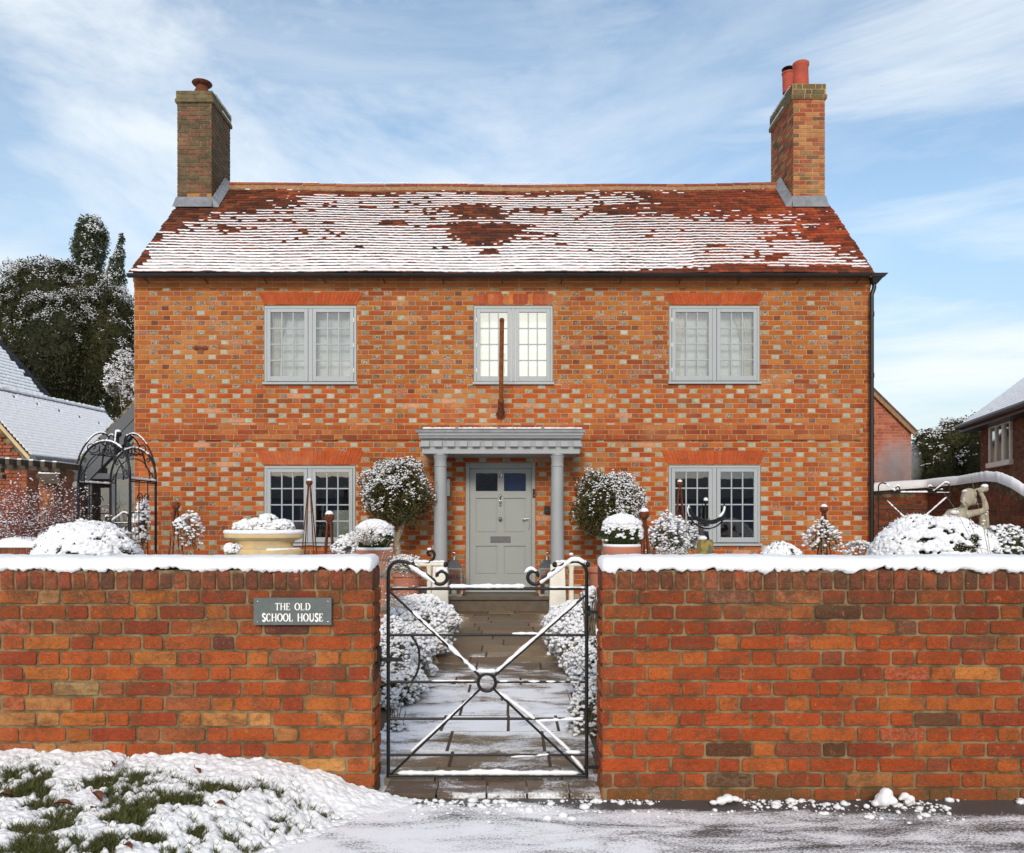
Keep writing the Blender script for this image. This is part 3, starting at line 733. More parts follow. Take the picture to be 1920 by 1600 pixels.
def glyph(mb, ch, x, z, w_, h, Y_, d):
    def stroke(a, b, t):
        SK[0] += 1; y = Y_-(SK[0] % 7)*.00012
        p = Vector((x+a[0]*w_, y, z+a[1]*h)); q = Vector((x+b[0]*w_, y, z+b[1]*h)); e = (q-p).normalized(); nn = Vector((e.z, 0, -e.x))*t*h*.39
        p = p-e*.03*h*.5; q = q+e*.03*h*.5
        mb.prism([p-nn, q-nn, q+nn, p+nn], (0, -d, 0))
    def arc(cx_, cz, rx, rz, a0, a1, tf, n_=22):
        P = [(cx_+rx*math.cos(R(a0+(a1-a0)*i/n_)), cz+rz*math.sin(R(a0+(a1-a0)*i/n_)), tf(R(a0+(a1-a0)*i/n_))) for i in range(n_+1)]
        for p, q in zip(P, P[1:]): stroke(p[:2], q[:2], (p[2]+q[2])/2)
    thick = lambda a: .10+.14*abs(math.cos(a))
    if ch == 'O': arc(.5, .5, .46, .5, 0, 360, thick)
    elif ch == 'C': arc(.55, .5, .5, .5, 50, 310, thick); stroke((.88, .95), (.88, .7), .06); stroke((.88, .05), (.88, .28), .06)
    elif ch == 'D': stroke((.16, 0), (.16, 1), .2); arc(.4, .5, .5, .5, -90, 90, thick); stroke((0, 0), (.42, 0), .07); stroke((0, 1), (.42, 1), .07)
    elif ch == 'U': stroke((.16, .35), (.16, 1), .2); stroke((.86, .35), (.86, 1), .1); arc(.51, .35, .35, .35, 180, 360, lambda a: .22); stroke((0, 1), (.32, 1), .06); stroke((.72, 1), (1, 1), .06)
    elif ch == 'S':
        arc(.5, .76, .36, .25, 20, 215, lambda a: .26); arc(.5, .25, .38, .26, -160, 40, lambda a: .26); stroke((.22, .60), (.78, .42), .20)
    else:
        for a, b, t in GLY[ch]: stroke(a, b, t)
def text_line(mb, txt, pxl, pxr, pyt, pyb, Y, d):
    wid = {'T': .9, 'H': 1.02, 'E': .82, 'O': 1.0, 'L': .8, 'D': 1.0, 'S': .66, 'C': .86, 'U': .98, ' ': .55}
    a = at(pxl, pyb, Y); b = at(pxr, pyt, Y); h = b.z-a.z; tot = sum(wid[c_]+.2 for c_ in txt)-.2; k = (b.x-a.x)/tot; x = a.x
    for c_ in txt:
        if c_ != ' ': glyph(mb, c_, x, a.z, wid[c_]*k, h, Y, d)
        x += (wid[c_]+.2)*k
YS = 3.978; a = at(476, 1172, YS); b = at(622, 1121, YS)
sg = thing('house_sign', 'slate nameplate lettered THE OLD SCHOOL HOUSE screwed to the left garden wall', 'sign', ((a.x+b.x)/2, YS, a.z))
mb = MB(); mb.box(a.x, b.x, YS-.006, YS+.012, a.z, b.z); o = mb.build('plate', 'slate_sign', sg); bv = o.modifiers.new('bevel', 'BEVEL'); bv.width = .0015; bv.segments = 2
mb = MB(); text_line(mb, 'THE OLD', 516, 582, 1131.5, 1144, YS-.006, .0015); mb.build('lettering', 'sign_letter', sg); mb = MB(); text_line(mb, 'SCHOOL HOUSE', 492, 606, 1151, 1165, YS-.006, .0015); mb.build('lettering', 'sign_letter', sg)
for px, py in ((483, 1128), (615, 1128), (483, 1166), (615, 1166)):
    p = at(px, py, YS-.006); MB().sphere(p, .005, 10, 6).build('screw', 'chrome', sg, smooth=True)

# ================================================================== GATES
def spiral(c, r0, r1, a0, a1, n_=28):
    return [(c[0]+(r0+(r1-r0)*i/n_)*math.cos(R(a0+(a1-a0)*i/n_)), c[1]+(r0+(r1-r0)*i/n_)*math.sin(R(a0+(a1-a0)*i/n_))) for i in range(n_+1)]
def smooth_path(P, it=3):
    for _ in range(it):
        Q = [P[0]]
        for a, b in zip(P, P[1:]): Q += [tuple(.75*x+.25*y for x, y in zip(a, b)), tuple(.25*x+.75*y for x, y in zip(a, b))]
        Q.append(P[-1]); P = Q
    return P
def gate(label, A, B, ztop, H, group=None, front=False, seed=0, name='iron_gate', handle=True, rz=1.0):
    """A,B: feet of the stiles. Drawing coordinates: u across in metres of a 1.003 m gate, h height under the scroll tops."""
    A = Vector(A); B = Vector(B); W_ = (B-A).length; e = (B-A).normalized(); k = W_/1.003
    t = thing(name, label, 'gate', (A+B)/2, group)
    def Q(u, h, off=0): q = A+e*(u*k); q.z = ztop+h*k; q += Vector((e.y, -e.x, 0))*off; return q
    r = .0085*k
    def PX(px, py): return ((px-728)/371., -(py-1053)/371.)   # photo pixels of the front gate -> drawing metres
    HB = H/k
    L = PX(728, 1053); top_rail = PX(0, 1104)[1]
    for side in (0, 1):
        m = (lambda u: u) if side == 0 else (lambda u: 1.003-u)
        st = [(m(0), -HB)]+[(m(0), -.11)]+smooth_path([(m(0), -.10), (m(.0), -.035), (m(.035), .002), (m(.085), .0), (m(.13), -.022), (m(.23), -.095)])
        sp = spiral((m(.265), -.075), .043, .017, -125 if side == 0 else -55, 190 if side == 0 else -370, 30)
        mb = MB(); mb.tube([Q(*p) for p in st]+[Q(*p) for p in sp], r*1.08, 8); mb.build('stile', 'black_iron', t, smooth='auto')
    rails = [PX(0, y)[1] for y in (1104, 1191, 1279, 1348, 1416, 1455)]
    h = rails[-1]-.20
    while h > -HB+.05: rails.append(h); h -= .2
    for i, h in enumerate(rails):
        mb = MB(); w1, w2 = 0, 1.003
        if i == 2:
            mb.tube([Q(0, h), Q(PX(895, 0)[0], h)], r*.8, 8); mb.tube([Q(PX(931, 0)[0], h), Q(1.003, h)], r*.8, 8)
        else: mb.tube([Q(w1, h), Q(w2, h)], r*(.95 if i in (0, 5) else .8), 8)
        mb.build('rail', 'black_iron', t, smooth='auto')
    hub = PX(913, 1280); mb = MB(); mb.tube([Q(hub[0]+.044*math.cos(R(a_)), hub[1]+.044*math.sin(R(a_))) for a_ in range(0, 360, 12)], r*1.0, 8, closed=True); mb.build('hub_ring', 'black_iron', t, smooth='auto')
    ends = [PX(732, 1110), PX(1097, 1117), PX(733, 1452), PX(1096, 1452)]
    for p in ends:
        d = Vector((p[0]-hub[0], p[1]-hub[1])).normalized()*.046
        MB().tube([Q(*p, .004), Q(hub[0]+d.x, hub[1]+d.y, .004)], r*.72, 8).build('brace', 'black_iron', t, smooth='auto')
    if handle:
        mb = MB(); mb.tube([Q(*p) for p in smooth_path([PX(771, 1192), PX(785, 1212), PX(787, 1238), PX(783, 1262), PX(771, 1279)])], r*.7, 8); mb.build('handle_bow', 'black_iron', t, smooth='auto')
    # snow
    s_ = MB(); T = lambda *P: [Q(*PX(*p), 0) for p in P]
    am = .011*k if front else .013*k
    snow_bar(s_, T((766, 1062), (818, 1098)), am, seed=seed+1, fill=.9); snow_bar(s_, T((1010, 1098), (1045, 1073), (1072, 1053), (1085, 1053), (1098, 1060)), am, seed=seed+2, fill=.97)
    snow_bar(s_, T((842, 1103), (985, 1103)), am*.95, seed=seed+3, fill=.95); snow_bar(s_, T((1030, 1103), (1098, 1104)), am*.5, seed=seed+4)
    snow_bar(s_, T((772, 1148), (893, 1263)), am*.85, seed=seed+5, fill=.9); snow_bar(s_, T((1082, 1130), (930, 1263)), am*.85, seed=seed+6, fill=.92)
    snow_bar(s_, T((893, 1262), (905, 1262), (920, 1262), (932, 1262)), am, seed=seed+7)
    if front:
        snow_bar(s_, T((935, 1300), (1004, 1352)), am*.85, seed=seed+8); snow_bar(s_, T((1004, 1354), (1095, 1350)), am*.7, seed=seed+9, fill=.8)
        snow_bar(s_, T((1004, 1352), (1070, 1412)), am*.8, seed=seed+10); snow_bar(s_, T((1060, 1413), (1090, 1414)), am*.8, seed=seed+11)
        snow_bar(s_, T((892, 1302), (770, 1412)), am*.65, seed=seed+12, fill=.85); snow_bar(s_, T((745, 1453), (1085, 1453)), am*1.0, seed=seed+13, fill=.95)
        snow_bar(s_, T((880, 1449), (960, 1449)), am*.8, seed=seed+19)
        snow_bar(s_, T((960, 1190), (1010, 1190)), am*.55, seed=seed+14); snow_bar(s_, T((935, 1279), (1090, 1281)), am*.45, seed=seed+15, fill=.6); snow_bar(s_, T((810, 1278), (890, 1278)), am*.35, seed=seed+16, fill=.6)
        snow_bar(s_, T((958, 1421), (1030, 1417)), am*.55, seed=seed+17); snow_bar(s_, T((735, 1416), (1095, 1416)), am*.25, seed=seed+18, fill=.5); snow_bar(s_, T((1070, 1418), (1096, 1448)), am*.8, seed=seed+20)
        snow_bar(s_, T((800, 1191), (1095, 1191)), am*.22, seed=seed+31, fill=.5); snow_bar(s_, T((735, 1103), (815, 1103)), am*.25, seed=seed+32, fill=.55)
    for cx_, cy_ in (((828, 1071), (996, 1071)) if True else ()):
        P = [PX(cx_-12+24*i/6, cy_+7-9*math.sin(math.pi*i/6)) for i in range(7)]; snow_bar(s_, [Q(*p) for p in P], am*.9, seed=seed+21)
    s_.build('snow', 'snow', t, smooth=True)
    return t, Q, PX
YG = 4.15; a = at(728, 1458, YG); b = at(1100, 1458, YG)
gt, Q, PX = gate('black wrought iron front gate with scroll top, ring and crossed braces, dusted with snow', (a.x, YG, 0), (b.x, YG, 0), at(0, 1053, YG).z, (1458-1053)/371., front=True, seed=3)
mb = MB(); q0 = Q(*PX(700, 1236), .0); q1 = Q(*PX(755, 1236), .0); mb.box(q0.x, q1.x, YG-.02, YG-.008, q0.z-.010, q0.z+.010); mb.build('latch', 'black_iron', gt)
mb = MB(); c0 = PX(763, 1231); mb.tube([Q(c0[0]+.017*math.cos(R(a_)), c0[1]+.013*math.sin(R(a_)), .01) for a_ in range(0, 360, 24)], .0025, 6, closed=True); mb.build('pull_ring', 'black_iron', gt, smooth=True)
mb = MB(); q0 = Q(*PX(1094, 1147), 0); q1 = Q(*PX(1127, 1147), 0); mb.box(q0.x, q1.x, YG-.012, YG+.0, q0.z-.010, q0.z+.006); mb.box(q1.x-.018, q1.x-.004, YG-.02, YG+.02, q0.z-.05, q0.z+.03); mb.tube([q0+Vector((.03, -.006, -.02)), q0+Vector((.03, -.006, .03))], .006, 8); mb.build('hinge', 'black_iron', gt, smooth='auto')
mb = MB(); q0 = Q(*PX(1094, 1438), 0); q1 = Q(*PX(1127, 1438), 0); mb.box(q0.x, q1.x, YG-.012, YG+.0, q0.z-.008, q0.z+.008); mb.build('hinge', 'black_iron', gt)
mb = MB(); mb.box(-.678, -.658, 4.09, 4.15, at(0, 1252, 4.1).z, at(0, 1214, 4.1).z); tag(mb.build('gate_catch', 'black_iron', None, (-.668, 4.12, at(0, 1252, 4.1).z)), 'rusty black catch plate fixed to the left wall end beside the gate', 'catch')
mb = MB(); Yr = 12.0; a = at(1647, 1040, Yr); b = at(1781, 1040, Yr)
gate('tall black iron side gate between the house corner and the statue', (a.x, Yr, 0), (b.x, Yr, 0), at(0, 906, Yr).z, at(0, 906, Yr).z-.08, seed=40)
Yl = 12.2; a = at(-42, 0, Yl); b = at(95, 0, Yl); gate('left leaf of the far black iron double gate by the low wall', (a.x, Yl, 0), (b.x, Yl, 0), at(0, 962, Yl).z, at(0, 962, Yl).z-.06, 'far double gate leaves', seed=60)
a = at(100, 0, Yl); b = at(241, 0, Yl); gate('right leaf of the far black iron double gate seen through the rose arch', (a.x, Yl, 0), (b.x, Yl, 0), at(0, 962, Yl).z, at(0, 962, Yl).z-.06, 'far double gate leaves', seed=80)

# ================================================================== THE HOUSE
YH = 12.63; XL, XR = at(252, 0, YH).x, at(1632, 0, YH).x
def zz_(py, Y=YH): return at(0, py, Y).z
def xx_(px, Y=YH): return at(px, 0, Y).x
house = thing('brick_house', 'wide two-storey orange brick house with pale flint headers and snowy tiled roof', 'house', (0, YH, 0))
WIN = [('u', 495, 669, 573, 722), ('m', 888, 1037, 573, 722), ('r', 1254, 1425, 573, 721), ('l', 495, 667, 873, 1024), ('k', 1253, 1426, 872, 1024)]
holes = [(xx_(a), xx_(b), zz_(d), zz_(c)) for _, a, b, c, d in WIN]
dX0, dX1, dZ0, dZ1 = xx_(873), xx_(1004), zz_(1108), zz_(868)
holes.append((dX0, dX1, dZ0, dZ1))
ZT = zz_(513); ZE = zz_(540); BD = 4.7
mb = MB(); holed_sheet(mb, XL, XR, -.05, ZT+.05, YH, holes, .12)
ZR, YRG, YE = None, 14.84, 12.43
zE = at(0, 513, YE).z; zR = at(0, 349, YRG).z; YB = 2*YRG-YE
mb.quad((XL, YH, -.05), (XL, YH, ZT), (XL, YRG, zR-.06), (XL, YB-.2, ZT), (XL, YB-.2, -.05)); mb.quad((XR, YH, -.05), (XR, YB-.2, -.05), (XR, YB-.2, ZT), (XR, YRG, zR-.06), (XR, YH, ZT))
mb.quad((XL, YB-.2, -.05), (XL, YB-.2, ZT), (XR, YB-.2, ZT), (XR, YB-.2, -.05))
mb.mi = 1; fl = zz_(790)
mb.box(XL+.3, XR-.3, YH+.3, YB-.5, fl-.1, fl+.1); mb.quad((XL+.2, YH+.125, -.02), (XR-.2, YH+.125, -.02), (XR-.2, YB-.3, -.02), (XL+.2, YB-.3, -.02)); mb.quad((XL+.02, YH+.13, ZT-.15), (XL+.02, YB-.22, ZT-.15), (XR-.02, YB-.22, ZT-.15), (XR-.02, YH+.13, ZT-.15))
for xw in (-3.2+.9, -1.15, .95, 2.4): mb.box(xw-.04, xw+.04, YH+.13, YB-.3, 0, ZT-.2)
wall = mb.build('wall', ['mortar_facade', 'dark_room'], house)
# flat arches over the windows
ARCH = [(484, 681, 549, 572), (1243, 1434, 550, 572), (480, 682, 846, 872), (1240, 1437, 845, 871)]
bh = list(holes); CH = .0751
def arch_trap(x, z, hit=.0):
    for (a, b, t, bt) in ARCH:
        z0, z1 = zz_(bt), zz_(t)
        if z0-.02 < z < z1+.015:
            f = (z-z0)/(z1-z0); sl = 12*f; l = xx_(a+12-sl); r = xx_(b-12+sl)
            if l-.04 < x < r+.04: return True
    z0, z1 = zz_(572), zz_(550)
    if z0-.02 < z < z1+.01 and xx_(887)-.02 < x < xx_(1037)+.02: return True
    return False
SC0, SC1 = zz_(825), zz_(797)
def fac_col(x, z, hd):
    n_ = float(fbm(np.array([x*.9+9]), np.array([z*1.1]), 90)[0]); px = 960+x*F/YH; py = HY-(z-ZC)*F/YH
    quoin = px < 281 or px > 1612
    r = random.random()
    if hd and not quoin:
        pale = .66 if py > 725 else .14
        sp = .50 if py < 735 else .25
        if r < pale: return vary(random.choice([(.33, .35, .30), (.29, .315, .265), (.38, .385, .33), (.34, .31, .24), (.28, .21, .15)]), .16), random.choice([.1, .3, .6])
        if r < pale+(1-pale)*sp: return vary((.20, .10, .065), .2), random.choice([.3, .45, .6])
        if r < pale+(1-pale)*(sp+.3): return vary((.20, .065, .04), .25), random.choice([0, .2, .4])
        return vary((.32, .09, .04), .2), .1
    up = py < 720
    if up: pal = [(.39, .126, .026), (.42, .150, .034), (.38, .11, .024), (.33, .086, .022)]
    else: pal = [(.42, .098, .020), (.38, .078, .018), (.45, .125, .027), (.41, .09, .020)]
    if n_ > .56: pal += [(.27, .06, .022), (.29, .085, .03)]
    if n_ < .42: pal += [(.44, .17, .05)]
    c_ = random.choice(pal)
    if not up and r < .035: c_ = (.56, .22, .11)
    if quoin and r < .3: c_ = (.30, .085, .04)
    return vary(c_, .10), (0 if r > .05 else .3)
random.seed(5)
mb = MB()
keepf = None
hl = [(a-XL, b-XL, c, d) for a, b, c, d in holes]
brick_panel(mb, (XL, YH, 0), (1, 0, 0), (0, -1, 0), XR-XL, ZE, CH, .246, .115, .010, .007, lambda x, z, h: fac_col(x+XL, z, h), hl, keepf, ch=.002, jit=.0012)
brick_panel(mb, (XR, YH, 0), (0, 1, 0), (1, 0, 0), BD, ZE, CH, .2365, .1245, .010, .006, lambda x, z, h: fac_col(0, z, False), ch=.002)
brick_panel(mb, (XL, YH+BD, 0), (0, -1, 0), (-1, 0, 0), BD, ZE, CH, .2365, .1245, .010, .006, lambda x, z, h: fac_col(0, z, False), ch=.002)
mb.build('brickwork', 'facade_brick', house)
# string course and eaves corbel, stretcher courses standing proud
def band_col(x, z, h): return vary(random.choice([(.36, .09, .027), (.39, .12, .035), (.26, .055, .024), (.31, .07, .026), (.40, .13, .04)]), .12), 0
mb = MB(); x0, x1 = xx_(281), xx_(1611)
mo = MB(); mo.box(x0, x1, YH-.032, YH+.01, SC0, SC1); mo.box(XL, XR, YH-.022, YH+.01, ZE, ZE+CH+.004); mo.box(XL, XR, YH-.05, YH+.01, ZE+CH+.008, ZT+.03)
mo.build('band_mortar', 'mortar_facade', house)
brick_panel(mb, (x0, YH-.032, SC0), (1, 0, 0), (0, -1, 0), x1-x0, SC1-SC0, (SC1-SC0)/3, .2365, .12, .009, .007, band_col, bond='mixed', ch=.002)
mb.build('string_course', 'facade_brick', house)
mb = MB(); brick_panel(mb, (XL, YH-.022, ZE), (1, 0, 0), (0, -1, 0), XR-XL, CH, CH, .2365, .12, .009, .007, lambda x, z, h: (vary((.40, .13, .033), .1), 0), bond='stretcher', ch=.002)
brick_panel(mb, (XL, YH-.05, ZE+CH+.006), (1, 0, 0), (0, -1, 0), XR-XL, CH*1.2, CH*1.2, .2365, .12, .009, .007, lambda x, z, h: (vary((.36, .12, .04), .12), 0), bond='stretcher', ch=.002)
mb.build('eaves_course', 'facade_brick', house)
for (a, b, t, bt) in ARCH:
    A = MB(); n_ = 26; z0, z1 = zz_(bt)+.004, zz_(t); A.mi = 1; A.box(xx_(a+14), xx_(b-14), YH-.004, YH+.06, z0-.002, z1-.002); A.mi = 0
    for i in range(n_):
        f0, f1 = i/n_, (i+1)/n_
        def X(f, top): c_ = (a+b)/2; hw = (b-a)/2-(0 if top else 12); return xx_(c_-hw+2*hw*f)
        g_ = .0018; A.cc = (*vary((.44, .088, .024), .09), 0); zm = z0+(z1-z0)*(.38 if i % 2 else .62)
        for zl, zh in ((z0, zm-.001), (zm+.001, z1)):
            fl_, fh = (zl-z0)/(z1-z0), (zh-z0)/(z1-z0); L = lambda f, q: X(f, False)*(1-q)+X(f, True)*q
            y0 = YH-.013
            A.hexa([(L(f0, fl_)+g_, y0, zl), (L(f1, fl_)-g_, y0, zl), (L(f1, fl_)-g_, YH+.01, zl), (L(f0, fl_)+g_, YH+.01, zl)], [(L(f0, fh)+g_, y0, zh), (L(f1, fh)-g_, y0, zh), (L(f1, fh)-g_, YH+.01, zh), (L(f0, fh)+g_, YH+.01, zh)])
    A.build('window_arch', ['facade_brick', 'mortar_facade'], house)
A = MB(); a, b = xx_(887), xx_(1037); z0, z1 = zz_(571), zz_(551); x = a
A.mi = 1; A.box(a, b, YH-.003, YH+.06, z0, z1); A.mi = 0
for i in range(16):
    A.cc = (*vary(random.choice([(.42, .10, .038), (.48, .17, .05), (.34, .07, .03)]), .12), 0); w_ = (b-a)/16; A.box(x+.004, x+w_-.004, YH-.009, YH+.01, z0+.002, z1-.003); x += w_
A.build('window_arch', ['facade_brick', 'mortar_facade'], house)

# windows ------------------------------------------------------------
def window(kind, a, b, t, bt):
    x0, x1, z0, z1 = xx_(a)+.006, xx_(b)-.006, zz_(bt)+.004, zz_(t)-.008; y0 = YH-.004; sill = .045
    f = MB(); fw = .038
    f.box(x0, x1, y0, y0+.08, z1-fw, z1); f.box(x0, x0+fw, y0, y0+.08, z0+sill, z1-fw); f.box(x1-fw, x1, y0, y0+.08, z0+sill, z1-fw); xm = (x0+x1)/2
    f.box(xm-.032, xm+.032, y0, y0+.08, z0+sill+.002, z1-fw-.002)
    o = f.build('window', 'grey_paint', house); bv = o.modifiers.new('bevel', 'BEVEL'); bv.width = .004; bv.segments = 2
    s_ = MB(); s_.hexa([(x0-.02, y0-.045, z0), (x1+.02, y0-.045, z0), (x1+.02, y0+.1, z0), (x0-.02, y0+.1, z0)], [(x0-.02, y0-.045, z0+sill*.75), (x1+.02, y0-.045, z0+sill*.75), (x1+.02, y0+.1, z0+sill), (x0-.02, y0+.1, z0+sill)])
    s_.build('sill', 'grey_paint', o)
    for (l, r) in ((x0+fw+.004, xm-.036), (xm+.036, x1-fw-.004)):
        c_ = MB(); zb, zt = z0+sill+.005, z1-fw-.004; yc = y0-.008; bw = .056; bb = .078
        c_.box(l, l+bw, yc, yc+.05, zb, zt); c_.box(r-bw, r, yc, yc+.05, zb, zt); c_.box(l+bw, r-bw, yc, yc+.05, zt-bw, zt); c_.box(l+bw, r-bw, yc, yc+.05, zb, zb+bb)
        L, Rr, B_, T_ = l+bw, r-bw, zb+bb, zt-bw
        for i in (1, 2): xg = L+(Rr-L)*i/3; c_.box(xg-.010, xg+.010, yc+.010, yc+.034, B_, T_)
        for i in (1, 2, 3):
            zg = B_+(T_-B_)*i/4
            for j in range(3): c_.box(L+(Rr-L)*j/3+(.010 if j else 0), L+(Rr-L)*(j+1)/3-(.010 if j < 2 else 0), yc+.011, yc+.034, zg-.010, zg+.010)
        cs = c_.build('casement', 'grey_paint', o); bv = cs.modifiers.new('bevel', 'BEVEL'); bv.width = .0025; bv.segments = 1
        MB().box(L-.004, Rr+.004, yc+.019, yc+.025, B_-.004, T_+.004).build('pane', 'glass', o)
    hx = {'u': x1-fw, 'm': x0+fw, 'r': x0+fw}.get(kind)
    if hx:
        for q in (.18, .5, .82): MB().box(hx-.004, hx+.006, y0-.016, y0-.002, z0+(z1-z0)*q-.03, z0+(z1-z0)*q+.03).build('hinge', 'white_paint', o)
    yi = y0+.17
    def drape(l, r, gather, seed, ztop=z1-.02, zbot=z0+.02):
        C_ = MB(); n_ = 36; rows = 14; vs = []
        for j in range(rows+1):
            tq = j/rows; z = ztop+(zbot-ztop)*tq; k = math.sin(math.pi*min(1, tq*1.25)*.5)
            for i in range(n_+1):
                u_ = i/n_; x = (l+(r-l)*u_) if gather == 0 else ((l+(r-l)*u_*(1-.55*k)) if gather > 0 else (r-(r-l)*(1-u_)*(1-.55*k)))
                vs.append((x, yi-.035+.022*math.sin(u_*34+seed)+.01*math.sin(u_*71), z))
        C_.add(vs, [(j*(n_+1)+i, j*(n_+1)+i+1, (j+1)*(n_+1)+i+1, (j+1)*(n_+1)+i) for j in range(rows) for i in range(n_)]); return C_
    if kind in 'ur':
        drape(x0+.07, x0+.34, 1, 1).build('curtain', 'cream_cloth', o, smooth=True)
        drape(x1-.40 if kind == 'r' else x1-.16, x1-.06, -1, 2).build('curtain', 'cream_cloth', o, smooth=True)
        B_ = MB(); yn = yi+.0; B_.quad((x0+.02, yn, z0), (x1-.02, yn, z0), (x1-.02, yn, z1), (x0+.02, yn, z1)); B_.build('net_curtain', 'net', o)
    if kind == 'm': MB().box(x0+.02, x1-.02, yi+.05, yi+.06, z0, z1).build('window_blind', 'lit_blind', o)  # added glowing panel in place of daylight seen through the room
    return o
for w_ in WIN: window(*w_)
# things standing inside the lower left window
Yi = YH+.9
for (a, b, t, bt) in ((625, 672, 957, 1040),):
    mb = MB(); p = at(a, bt, Yi); q = at(b, t, Yi); c_ = thing('kitchen_cabinet', 'pale green cabinet with round knobs seen through the lower left window', 'cabinet', ((p.x+q.x)/2, Yi+.25, 0))
    mb.box(p.x, q.x, Yi, Yi+.5, 0, q.z); mb.build('carcass', 'cabinet', c_)
    mb = MB(); mb.box(p.x+.02, (p.x+q.x)/2-.01, Yi-.02, Yi-.002, .1, q.z-.03); mb.box((p.x+q.x)/2+.01, q.x-.02, Yi-.02, Yi-.002, .1, q.z-.03); mb.build('door', 'cabinet', c_)
    for px, py in ((656, 967), (656, 993)): MB().sphere(at(px, py, Yi-.03), .024, 10, 8).build('knob', 'plastic_black', c_, smooth=True)

# front door ----------------------------------------------------------
yd = YH+.005
fr = MB(); fr.box(dX0+.004, dX0+.062, yd-.012, yd+.10, dZ0, dZ1-.003); fr.box(dX1-.062, dX1-.004, yd-.012, yd+.10, dZ0, dZ1-.003); fr.box(dX0+.062, dX1-.062, yd-.011, yd+.10, dZ1-.085, dZ1-.003); fr.box(dX0+.0, dX1-.0, yd-.05, yd+.1, dZ0-.02, dZ0+.012)
dfr = fr.build('door_frame', 'door_paint', house); bv = dfr.modifiers.new('bevel', 'BEVEL'); bv.width = .004; bv.segments = 2
D = MB(); l, r = dX0+.066, dX1-.066; bt, tp = dZ0+.018, dZ1-.088; yf = yd+.022
PXD = lambda px: xx_(px); PZ = lambda py: zz_(py)
cols = [(PXD(892), PXD(933)), (PXD(945), PXD(986))]; rws = [(PZ(921), PZ(887)), (PZ(1000), PZ(934)), (PZ(1078), PZ(1024))]
dh = [(a, b, c, d) for a, b in cols for c, d in rws]
holed_sheet(D, l, r, bt, tp, yf, dh, .022)
D.quad((l, yf, bt), (l, yf+.045, bt), (l, yf+.045, tp), (l, yf, tp)); D.quad((r, yf, bt), (r, yf, tp), (r, yf+.045, tp), (r, yf+.045, bt))
for a, b in cols:
    for c, d in rws[1:]: D.box(a+.0, b-.0, yf+.020, yf+.036, c, d)
    for c, d in rws[1:]: D.box(a+.022, b-.022, yf+.010, yf+.024, c+.022, d-.022)
door = D.build('door', 'door_paint', house)
for a, b in cols: MB().box(a, b, yf+.014, yf+.018, *rws[0]).build('pane', 'glass', door)
mb = MB(); mb.box(cols[1][0]-.02, cols[1][1]+.02, yf+.12, yf+.13, rws[0][0]-.03, rws[0][1]+.03)
simple('blue_cloth', (.05, .09, .26), .8); mb.build('blue_blind', 'blue_cloth', door)
def dxy(px, py, off=0): return Vector((PXD(px), yf-off, PZ(py)))
# hardware
k = MB(); k.lathe([(.030, 0), (.030, .006), (.018, .012), (.014, .03), (.026, .045), (.026, .055), (.012, .065)], (0, 0, 0), 20); mt_ = Matrix.Translation(dxy(938, 973)) @ Matrix.Rotation(R(90), 4, 'X'); k.v = [tuple(mt_ @ Vector(v)) for v in k.v]; k.build('door_knob', 'chrome', door, smooth='auto')
k = MB(); k.tube([dxy(938, 927, .01), dxy(938, 932, .014)], [.010, .016], 10); k.tube([dxy(935, 930, .012), dxy(941, 930, .012)], .009, 8); k.tube([dxy(938, 934, .02), dxy(936.4, 940, .024), dxy(938, 946, .026)], [.010, .007, .012], 10); k.tube([dxy(938, 934, .02), dxy(939.6, 940, .024), dxy(938, 946, .026)], [.010, .007, .012], 10); k.sphere(dxy(938, 947, .022), .015, 10, 8); k.build('knocker', 'chrome', door, smooth=True)
k = MB(); k.box(PXD(990.5), PXD(993), yf-.008, yf, PZ(994), PZ(967)); k.tube([dxy(992, 973, .0), dxy(992, 973, .035), dxy(982, 973.5, .04)], [.008, .008, .010], 10); k.sphere(dxy(981, 974, .04), .013, 10, 8); k.tube([dxy(992, 983, .008), dxy(992, 990, .02)], .006, 8); k.build('handle', 'chrome', door, smooth='auto')
k = MB(); k.box(PXD(919.5), PXD(957.5), yf-.006, yf, PZ(1018), PZ(1006)); lb = k.build('letterbox', 'pewter', door); k = MB(); k.box(PXD(923), PXD(954), yf-.010, yf-.006, PZ(1016.5), PZ(1014.5)); k.build('flap_edge', 'chrome', lb) if False else None
k = MB(); P5 = [(942, 883.5), (936.5, 884.8), (936, 889), (939, 888.3), (941, 890.5), (940, 893.8), (937, 894.6), (935.2, 893)]
k.tube([dxy(x, y_, .008) for x, y_ in P5], [.009, .009, .007, .009, .011, .011, .009, .007], 8); k.build('number', 'chrome', door, smooth=True)
mb = MB(); p = at(998.5, 933, yd-.012); q = at(1004, 917, yd-.012)
db = thing('doorbell', 'slim black video doorbell on the right door frame', 'doorbell', ((p.x+q.x)/2, yd-.014, p.z)); mb.box(p.x, q.x, yd-.034, yd-.013, p.z, q.z); mb.build('case', 'plastic_black', db); MB().sphere(at(1001.5, 930, yd-.036), .010, 10, 6).build('button', 'chrome', db, smooth=True)
p = at(1020.5, 963, YH-.04); q = at(1031, 949, YH-.04); ks = thing('key_safe', 'small black key safe on the brickwork right of the door', 'key safe', ((p.x+q.x)/2, YH-.03, p.z)); MB().box(p.x, q.x, YH-.05, YH-.009, p.z, q.z).build('case', 'plastic_black', ks); MB().sphere(at(1025.7, 958, YH-.052), .012, 10, 6).build('dial', 'pewter', ks, smooth=True)
